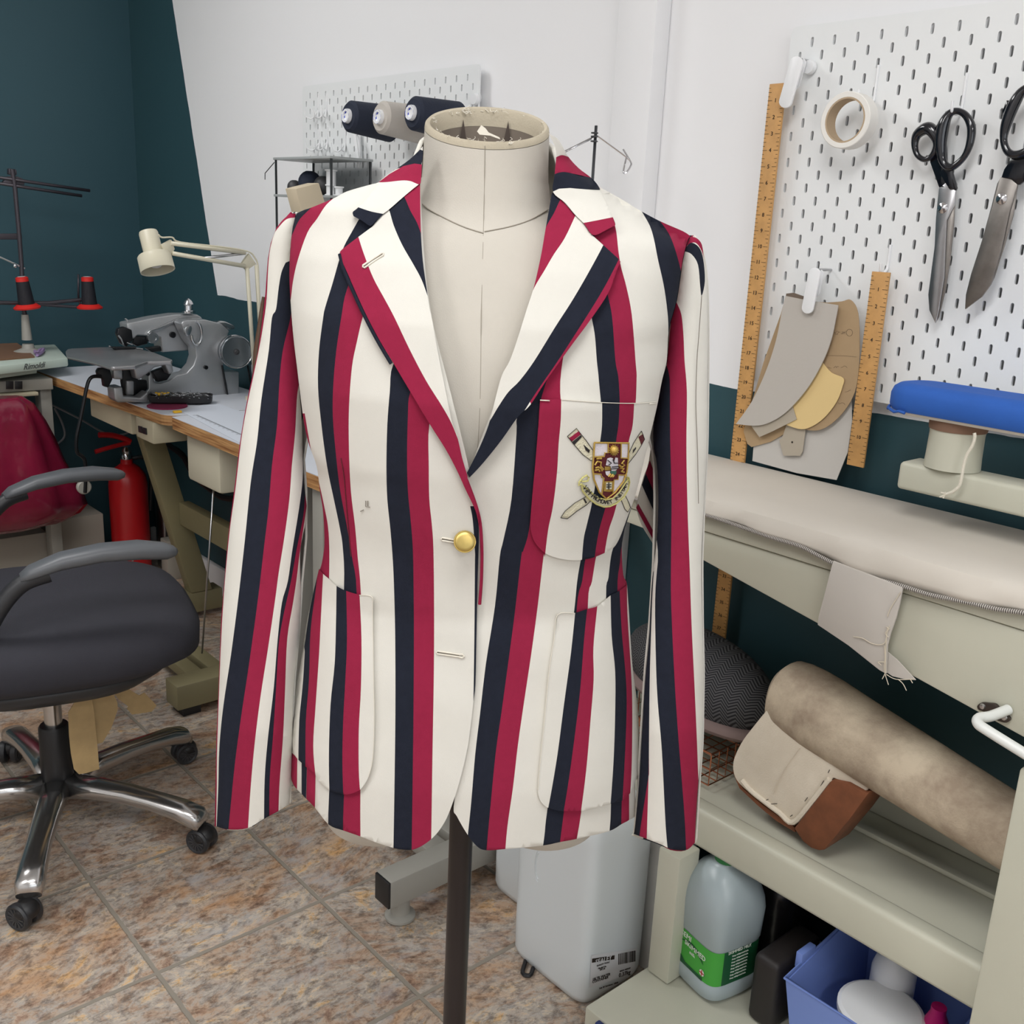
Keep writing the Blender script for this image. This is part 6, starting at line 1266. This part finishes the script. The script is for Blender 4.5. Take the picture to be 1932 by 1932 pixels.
# thread stand with two spools
SY = 3.60
sd = thing('thread_stand', on('y', SY, 50, 650), 'dark metal thread stand rising from the corner table, with crossbars at the top', 'thread stand')
S = lambda *l: [on('y', SY, *q) for q in mr(l)]
mk('stand_metal', (70, 66, 72), .4, .5)
MB().tube(S((235, 1570), (215, 1350)), [.016, .011], 14).build('base_column', 'grey_steel', sd); pb_ = S((240, 1575))[0]; pb_.z = za
MB().lathe(pb_, [(.05, 0), (.045, .006), (.02, .016), (.017, .03)], 24).build('base_flange', 'grey_steel', sd)
MB().tube(S((195, 1100), (185, 900), (165, 640), (130, 260), (105, 90)), .007, 10).build('pole', 'stand_metal', sd)
MB().tube(S((215, 1350), (200, 1280), (195, 1100)), .007, 10).build('pole', 'stand_metal', sd)
for a_, b_ in (((-150, 140), (780, 275)), ((-150, 190), (710, 320))): MB().tube(S(a_, b_), .005, 8).build('crossbar', 'stand_metal', sd)
MB().prism(S((20, 205), (70, 150), (150, 150), (210, 175), (215, 225), (110, 225), (40, 222)), (0, .02, 0)).build('clamp', 'stand_metal', sd, bevel=.003); MB().prism(S((75, 80), (145, 90), (150, 140), (75, 135)), (0, .02, 0)).build('clamp_bolt', 'stand_metal', sd, bevel=.003)
MB().prism(S((-100, 650), (190, 645), (195, 700), (-100, 700)), (0, .012, 0)).build('guide_bar', 'stand_metal', sd, bevel=.002)
MB().tube(S((-100, 810), (0, 852), (215, 950)), .003, 6).build('thread_guide', 'steel', sd); MB().ball(S((122, 925))[0]-V((0, .01, 0)), .007, 8).build('guide_bead', 'chrome', sd)
MB().tube(S((-100, 1245), (200, 1250), (420, 1250), (760, 1215)), .0065, 8).build('spool_arm', 'stand_metal', sd); MB().tube(S((330, 1262), (620, 1282), (780, 1290)), .005, 8).build('spool_arm', 'stand_metal', sd)
MB().tube(S((680, 1215), (680, 1000)), .0035, 6).build('spool_pin', 'stand_metal', sd); MB().tube(S((680, 1215), (700, 1270), (780, 1290)), .004, 6).build('spool_arm', 'stand_metal', sd)
for (cx, cy, tx, lb) in ((235, 1283, 188, 'black thread cone with red ends nearer the pole of the thread stand'), (778, 1283, 757, 'black thread cone with red ends at the outer end of the thread stand')):
    c_ = on('y', SY-.012, *mr([(cx, cy)])[0]); t_ = on('y', SY-.012, *mr([(tx, 1030)])[0]); a_ = (t_-c_); Hs = a_.length; a_.normalize()
    sp = thing('thread_spool', c_, lb, 'thread cone', 'black thread cones on the stand')
    MB().lathe(c_, [(0, -.006), (.040, -.006), (.042, -.001), (.030, .009), (.0, .009)], 32, ax=a_).build('red_base', mk('red_plastic', (214, 40, 34), .4) if 'red_plastic' not in M else 'red_plastic', sp)
    MB().lathe(c_, [(.0245, .009), (.0245, .014), (.0195, Hs-.012), (0, Hs-.012)], 28, ax=a_).build('wound_thread', mk('thread_black', (24, 24, 32), .7, bump=.4, bscale=400) if 'thread_black' not in M else 'thread_black', sp)
    MB().lathe(c_, [(.0, Hs-.0118), (.0195, Hs-.0118), (.0195, Hs), (.014, Hs+.003), (0, Hs+.003)], 24, ax=a_).build('red_cap', 'red_plastic', sp)
    MB().lathe(c_, [(0, Hs+.0032), (.012, Hs+.0032), (.012, Hs+.0036), (0, Hs+.0036)], 20, ax=a_).build('paper_label', 'plastic_white', sp)
# bag of offcuts, cartons, extinguishers
bg = thing('plastic_bag', (.95, 3.42, .3), 'stuffed burgundy plastic bag under the corner table', 'bag')
mbag = mk('burgundy_film', (128, 26, 56), .22, bump=.9, bscale=14, coat=.5, var=.2, vscale=8)
def bagring(yp, xl, xr, dp, n=40):
    a, b = on('y', 3.36, xl, yp), on('y', 3.36, xr, yp); c_ = (a+b)/2; w = (b-a).length/2; out = []
    for k in range(n):
        t = 2*math.pi*k/n; g = 1+.05*math.sin(t*9+yp*.012)+.03*math.sin(t*19+yp*.02); out.append(V((c_.x+w*g*math.cos(t), c_.y+dp*g*math.sin(t), c_.z)))
    return out
MB().loft([bagring(1005, -160, 90, .02), bagring(1000, -180, 120, .07), bagring(985, -190, 145, .10), bagring(968, -195, 158, .11), bagring(945, -195, 150, .12), bagring(915, -190, 135, .12), bagring(880, -180, 115, .11), bagring(840, -160, 98, .09), bagring(800, -130, 80, .07), bagring(765, -90, 60, .05), bagring(750, -50, 40, .03)], 0).build('bag_body', mbag, bg, auto=2)
def bx_(name, a, b, m, lb, cat, bev=.003):
    o = MB().box(a, b).build(name, m, bevel=bev); tag(o, lb, cat); return o
p0 = on('y', 3.50, 100, 1012); mk('carton_white', (168, 162, 150), .8)
bx_('storage_carton', (.70, 3.52, 0), (1.03, 3.78, .235), 'carton_white', 'off-white carton on the floor under the burgundy bag', 'box')
bx_('storage_carton', (1.06, 3.56, 0), (1.235, 3.79, .26), 'carton_white', 'off-white carton standing to the left of the red fire extinguisher', 'box')
def ext(name, c_, r, H, body, lb, hose=True):
    t = thing(name, c_, lb, 'fire extinguisher'); c_ = V(c_)
    MB().lathe(c_, [(r*.8, .0), (r, .012), (r, H*.80), (r*.93, H*.87), (r*.65, H*.93), (r*.32, H*.965), (r*.3, H)], 36).build('cylinder', body, t); return t
ex = ext('fire_extinguisher', (1.325, 3.55, 0), .066, .45, 'red_paint', 'red fire extinguisher on the floor under the sewing table')
ce = V((1.325, 3.55, .45)); E_ = lambda x, y: on('y', 3.54, x*.233, 600+y*.2329)
MB().lathe(ce, [(.018, -.002), (.02, .01), (.016, .02), (.02, .03), (.012, .045), (0, .047)], 20).build('valve', 'chrome', ex)
MB().tube(cr([E_(1055, 1000), E_(1000, 975), E_(900, 950), E_(800, 948)], 4), [.010]*13, 8).build('carry_handle', 'red_paint', ex); MB().tube(cr([E_(1050, 1010), E_(960, 1030), E_(850, 1060), E_(770, 1085)], 4), [.008]*13, 8).build('squeeze_lever', 'red_paint', ex)
MB().tube(cr([ce+V((.02, 0, .0)), ce+V((.06, -.01, .0)), ce+V((.085, 0, -.05)), ce+V((.075, 0, -.2))], 5), .008, 8).build('hose', 'black_plastic', ex)
slab('information_sticker', [V((1.325+.0668*math.sin(a), 3.55-.0668*math.cos(a), z)) for a, z in ((-.9, .155), (-.3, .15), (-.3, .09), (-.9, .09))], (0, -.0006, 0), 'carton_white', ex)
e2 = ext('steel_canister', (1.485, 3.62, 0), .036, .40, 'steel', 'polished steel canister beside the red fire extinguisher', False); e2['category'] = 'canister'
bx_('wall_socket_box', (1.42, 3.46, 0), (1.475, 3.52, .15), 'carton_white', 'small white carton in front of the steel canister', 'box')
cbm = MB(); cbm.tube(cr([on('y', 3.7, *q) for q in ((100, 765), (150, 790), (200, 818), (232, 820), (256, 808))], 5), .004, 6)
o = cbm.build('power_cable', mk('cable_grey', (130, 132, 136), .5)); tag(o, 'grey power cable looping down to the switch box under the sewing table', 'cable')
o = MB().tube(cr([on('y', 3.75, *q) for q in ((103, 770), (118, 800), (121, 825), (100, 843))], 5), .004, 6).build('power_cable', 'cable_grey'); tag(o, 'grey power cable dangling behind the table leg above the burgundy bag', 'cable')
o = MB().tube(cr([on('x', 1.42, *q) for q in ((318, 840), (345, 860), (365, 895), (400, 925), (425, 940), (460, 940))], 5), .010, 8).build('motor_cable', 'black_plastic'); tag(o, 'thick black cable curving under the work table', 'cable')
# wire shelf unit with clutter behind the shoulder of the blazer
ws = thing('wire_shelf', (1.40, 2.35, TZ), 'see-through shelf unit on thin dark posts above the blazer shoulder at the left', 'shelf')
mk('smoke_plastic', (150, 154, 156), .2, alpha=.35); mk('post_dark', (70, 72, 74), .4, .5)
fy0, fy1, fx0, fx1 = 2.505, 2.235, 1.36, 1.47
zt, zl = 1.442, 1.352
for y in (fy0, fy1):
    for x in (fx0, fx1): MB().box((x, y-.0025, TZ+.001), (x+.004, y+.0025, zt)).build('post', 'post_dark', ws)
for z in (zt, zl, 1.10): MB().box((fx0-.004, fy1-.004, z), (fx1+.008, fy0+.004, z+.006)).build('shelf_board', mk('shelf_grey', (168, 172, 172), .4) if 'shelf_grey' not in M else 'shelf_grey', ws, bevel=.001)
MB().box((fx1+.0045, fy1, zl+.0065), (fx1+.006, fy0, zt-.0005)).build('back_sheet', 'smoke_plastic', ws)
cl = [((1.40, 2.48, zl+.026), .018, 'dark_grey', 'ball', 'dark grey bobbin at the left end of the wire shelf'), ((1.42, 2.435, zl+.038), .030, 'thread_navy', 'ball', 'ball of black yarn on the wire shelf'), ((1.42, 2.37, zl+.031), .024, 'dark_grey', 'ball', 'grey pompom in the middle of the wire shelf'),
      ((1.39, 2.36, zl+.022), .014, 'yellow_plastic', 'ball', 'small yellow and white ball of yarn on the wire shelf')]
for c_, r, m_, sh_k, lb in cl:
    mbq = MB(); mbq.ball(c_, r, 10); o = mbq.build('yarn_ball', m_); tag(o, lb, 'yarn', 'odds and ends on the wire shelf')
for c_, r, h, lb in (((1.41, 2.315, zl+.0062), .016, .062, 'tall white thread reel standing on the wire shelf'), ((1.39, 2.285, zl+.0062), .013, .026, 'short white thread reel lying right of the tall reel'), ((1.40, 2.262, zl+.0062), .012, .022, 'smallest white thread reel at the right end of the wire shelf')):
    o = MB().lathe(c_, [(r, 0), (r, .003), (r*.75, .004), (r*.75, h-.004), (r, h-.003), (r, h), (0, h)], 20).build('thread_reel', 'plastic_white'); tag(o, lb, 'thread reel', 'odds and ends on the wire shelf')
wr = MB(); wr.tube([V((fx0, fy0+.005, zt-.006)), V((fx0, fy0+.055, zt-.032)), V((fx0, fy0+.056, zt-.048))], .0012, 6); wr.build('wire_prop', 'post_dark', ws)
wbk = [on('y', 2.20, *q) for q in ((558, 356), (602, 345), (616, 392), (570, 404))]
ob = MB().prism([on('y', 2.20, *q) for q in ((558, 356), (602, 345), (622, 410), (576, 425))], (0, .05, 0)).build('wooden_block', mk('block_pale', (206, 192, 166), .7), bevel=.002); tag(ob, 'pale wooden block propped in front of the wire shelf', 'block')
MB().cyl(on('y', 2.225, 600, 418), V((on('y', 2.225, 600, 418).x, 2.225, TZ)), .012, n=16).build('wooden_block_post', 'block_pale'); o = bpy.data.objects['wooden_block_post']; o.parent = ob; o.name = 'dowel'
# dark wooden stick near the lamp
o = MB().tube([on('y', 2.60, 497, 560), on('y', 2.60, 494, 590), on('y', 2.60, 484, 665), V((on('y', 2.60, 480, 700).x, 2.60, TZ))], [.004, .007, .009, .011], 12).build('wooden_stick', mk('dark_wood', (96, 70, 52), .5)); tag(o, 'dark wooden stick standing by the lamp arm, tipped with copper', 'stick')
# thread stand of bent wire behind the other shoulder
wt = thing('wire_thread_stand', (1.40, 1.375, TZ), 'thin metal rod with bent wire thread arms, sticking up behind the blazer shoulder', 'thread stand')
WD = (on('y', 1.375, 1120, 280)-EYE).dot(FW); Wp = lambda *l: [EYE+ray(1040+x/4.6, y/4.6)*WD for x, y in l]
top, low = Wp((390, 1090))[0], Wp((330, 1560))[0]; drn = (low-top); ext_ = V((top.x-.004, top.y+.0, TZ+.001))
MB().tube([top, ext_], .0028, 10).build('rod', mk('rod_grey', (92, 94, 98), .35, .8), wt)
MB().tube(Wp((60, 1340), (350, 1195), (400, 1180), (640, 1355), (690, 1400)), .0013, 6).build('wire_arm', 'chrome', wt)
MB().tube(Wp((60, 1350), (350, 1205)), .0013, 6).build('wire_arm', 'chrome', wt)
MB().tube(cr(Wp((625, 1295), (690, 1405), (690, 1440), (655, 1495), (630, 1500), (628, 1470), (650, 1370)), 4), .0016, 6).build('wire_loop', 'chrome', wt)
cl_ = MB(); c_ = Wp((375, 1185))[0]
for k, dz in enumerate((-.008, 0, .006)): cl_.tube([c_+V((.0055*math.cos(a), .0055*math.sin(a), dz)) for a in [2*math.pi*j/12 for j in range(12)]], .0014, 6, closed=True)
cl_.build('coil', 'rod_grey', wt)
# ---------------------------------------------------------------- office chair
mk('mesh_black', (46, 46, 54), .85, bump=.5, bscale=700, var=.06, vscale=30)
mk('chair_plastic', (44, 45, 48), .45); mk('arm_grey', (92, 95, 99), .42); mk('polished_alu', (196, 194, 192), .2, .95)
mk('tape_brown', (178, 152, 108), .45, var=.15, vscale=20)
H = V((.60, 2.11, 0)); f_ = V((.968, -.25, 0)); s_d = V((.25, .968, 0)); SCt = V((.61, 2.13, 0))
ch = thing('office_chair', H, 'black mesh-seated office chair with grey armrests on a polished five-star base', 'chair')
def sering(z, a, b, e=3.0, n=56, off=0, dip=0):
    out = []
    for k in range(n):
        t = 2*math.pi*k/n; c_, s = math.cos(t), math.sin(t); u = math.copysign(abs(c_)**(2/e), c_); v = math.copysign(abs(s)**(2/e), s)
        zz = z-(dip*max(0, u)**4); out.append(SCt+f_*(a*u+off)+s_d*(b*v)+V((0, 0, zz)))
    return out
MB().loft([sering(.415, .235, .235), sering(.42, .262, .262), sering(.445, .292, .285, 3.4, dip=.008), sering(.480, .294, .284, 3.4, dip=.008), sering(.505, .278, .268, 3.2, dip=.010), sering(.516, .24, .235, 3, dip=.010), sering(.521, .16, .16, 2.6, dip=.004), sering(.5225, .05, .06, 2.2)], 0).build('seat', 'mesh_black', ch, auto=2)
MB().loft([sering(.362, .15, .17), sering(.375, .20, .22), sering(.40, .235, .245), sering(.4145, .238, .245)], 0).build('seat_shell', 'chair_plastic', ch, auto=2)
MB().box((H.x-.09, H.y-.09, .335), (H.x+.09, H.y+.09, .3615)).build('tilt_mechanism', 'black_plastic', ch, bevel=.008)
MB().cyl(H+V((0, 0, .22)), H+V((0, 0, .335)), .018, n=24).build('gas_column', 'polished_alu', ch)
MB().lathe(H, [(.033, .115), (.033, .12), (.031, .235), (.028, .240), (.018, .240)], 28).build('column_cover', 'black_plastic', ch)
bs_ = MB(); bs_.lathe(H, [(0, .07), (.034, .072), (.042, .085), (.042, .11), (.034, .116), (0, .116)], 28); bo = bs_.build('base_hub', 'polished_alu', ch)
for ang in (243, 306, 16, 90, 163):
    a = math.radians(ang); d = V((math.cos(a), math.sin(a), 0)); q = V((-d.y, d.x, 0)); L_ = .30; rings = []
    for t, zc, w, h in ((.03, .098, .030, .024), (.10, .104, .027, .020), (.17, .103, .025, .018), (.23, .097, .024, .017), (.29, .088, .026, .018), (.328, .076, .027, .018), (.343, .062, .023, .012)):
        r = []
        for k in range(16):
            u = 2*math.pi*k/16; cc, ss = math.cos(u), math.sin(u)
            r.append(H+d*(t+(h*.6*ss if t > .27 else 0))+q*(w*math.copysign(abs(cc)**.7, cc))+V((0, 0, zc+h*math.copysign(abs(ss)**.8, ss))))
        rings.append(r)
    sp = MB().loft(rings, 0).build('base_leg', 'polished_alu', ch, auto=2)
    c_ = H+d*.350; rr = random.Random(ang); wa = a+rr.uniform(-1.0, 1.0); w_ = V((math.cos(wa), math.sin(wa), 0))
    ax = w_.cross(V((0, 0, 1)))
    cs = thing('dummy', c_, None, None); bpy.data.objects.remove(cs)
    hb = MB(); hb.ball(c_-w_*.006+V((0, 0, .036)), (.024, .024, .020), 10); hub = hb.build('caster', 'black_plastic', ch)
    for sg in (-1, 1):
        wl = MB(); wl.lathe(c_-w_*.012+ax*(.013*sg)+V((0, 0, .0272)), [(0, -.009), (.020, -.009), (.026, -.006), (.027, -.002), (.027, .005), (.024, .009), (.021, .0085), (.019, .007), (.006, .007), (.006, .009), (0, .009)], 32, ax=ax*sg); wo = wl.build('wheel', 'chair_plastic', hub)
        sk = MB()
        for k in range(12):
            v_ = (w_*math.cos(k*math.pi/6)+V((0, 0, 1))*math.sin(k*math.pi/6)); b0 = c_-w_*.012+ax*((.013+.0074)*sg)+V((0, 0, .0272)); n_ = ax.cross(v_)*.0012
            sk.prism([b0+v_*.006+n_, b0+v_*.019+n_, b0+v_*.019-n_, b0+v_*.006-n_], ax*(.0014*sg))
        sk.build('wheel_spokes', 'dark_grey', wo)
def armrest(p0, p1):
    d = (p1-p0); L_ = d.length; d.normalize(); q = V((-d.y, d.x, 0)); root = None
    rings = []
    for t, z, w, h in ((0, -.014, .016, .006), (.06, -.006, .024, .012), (.25, .010, .028, .015), (.5, .018, .030, .016), (.75, .016, .030, .017), (.92, .008, .027, .015), (.98, .006, .018, .009), (1.0, .006, .008, .004)):
        rings.append([p0+d*(L_*t)+V((0, 0, z))+q*(w*math.copysign(abs(math.cos(u))**.7, math.cos(u)))+V((0, 0, h*math.copysign(abs(math.sin(u))**.8, math.sin(u)))) for u in [2*math.pi*k/18 for k in range(18)]])
    pad_ = MB().loft(rings, 0).build('armrest', 'arm_grey', ch, auto=2)
    return pad_, d, q
for p0, p1 in ((V((.515, 1.945, .650)), V((.795, 1.888, .650))), (V((.655, 2.552, .648)), (V((.945, 2.552, .648))))):
    pad_, d, q = armrest(p0, p1)
    inn = s_d*(1 if p0.y < 2.1 else -1)
    low = p0-d*.085+inn*.0+V((0, 0, -.24)); 
    pts = [p0+d*.05+V((0, 0, -.012)), p0+V((0, 0, -.028)), p0-d*.045+V((0, 0, -.08)), p0-d*.075+V((0, 0, -.15)), p0-d*.06+V((0, 0, -.22)), p0-d*.02+inn*.03+V((0, 0, -.275)), SCt-f_*.07+inn*(-.13)+V((0, 0, .368))]
    if p0.y > 2.1: pts = [p0+d*.05+V((0, 0, -.012)), p0+V((0, 0, -.028)), p0-d*.05+V((0, 0, -.08)), p0-d*.08+V((0, 0, -.15)), p0-d*.09+V((0, 0, -.22)), p0-d*.08-s_d*.05+V((0, 0, -.275)), SCt-f_*.07+s_d*.13+V((0, 0, .368))]
    MB().tube(cr(pts, 6), .017, 12).build('arm_support', 'chair_plastic', ch)
# backrest stands beyond the left edge of the photo
bk2 = []
for z, w, dx in ((.60, .16, .0), (.68, .20, -.01), (.80, .215, -.025), (.92, .20, -.045), (.98, .15, -.055)):
    bk2.append([SCt-f_*(.335-dx)+s_d*(w*math.copysign(abs(math.cos(u))**.6, math.cos(u)))+f_*(.022*math.sin(u))+V((0, 0, z)) for u in [2*math.pi*k/28 for k in range(28)]])
MB().loft(bk2, 0).build('backrest', 'mesh_black', ch, auto=2)
MB().tube(cr([SCt-f_*.12+V((0, 0, .37)), SCt-f_*.30+V((0, 0, .38)), SCt-f_*.365+V((0, 0, .50)), SCt-f_*.36+V((0, 0, .66))], 5), .016, 10).build('backrest_bar', 'chair_plastic', ch)
tz = lambda l: [on('y', 1.99, x/4.293, 1200+y/4.293) for x, y in l]
for l, dy in (([(800, 340), (720, 380), (640, 480), (553, 620), (560, 800), (575, 950), (600, 1080), (640, 1120), (700, 1110), (805, 1078), (790, 900), (765, 640), (745, 500), (900, 420)], 0), ([(745, 500), (930, 470), (970, 560), (970, 620), (920, 760), (850, 880), (800, 895), (775, 840), (785, 700), (770, 620)], .012), ([(900, 430), (1030, 410), (1060, 450), (1160, 510), (1200, 485), (1300, 590), (1260, 640), (1100, 665), (1060, 620), (1070, 600), (990, 540), (930, 460)], .02), ([(700, 400), (780, 350), (1020, 360), (1040, 430), (940, 480), (760, 500)], .006)):
    slab('hanging_tape', [p+V((0, dy, 0)) for p in tz(l)], (0, .0015, 0), 'tape_brown', ch)
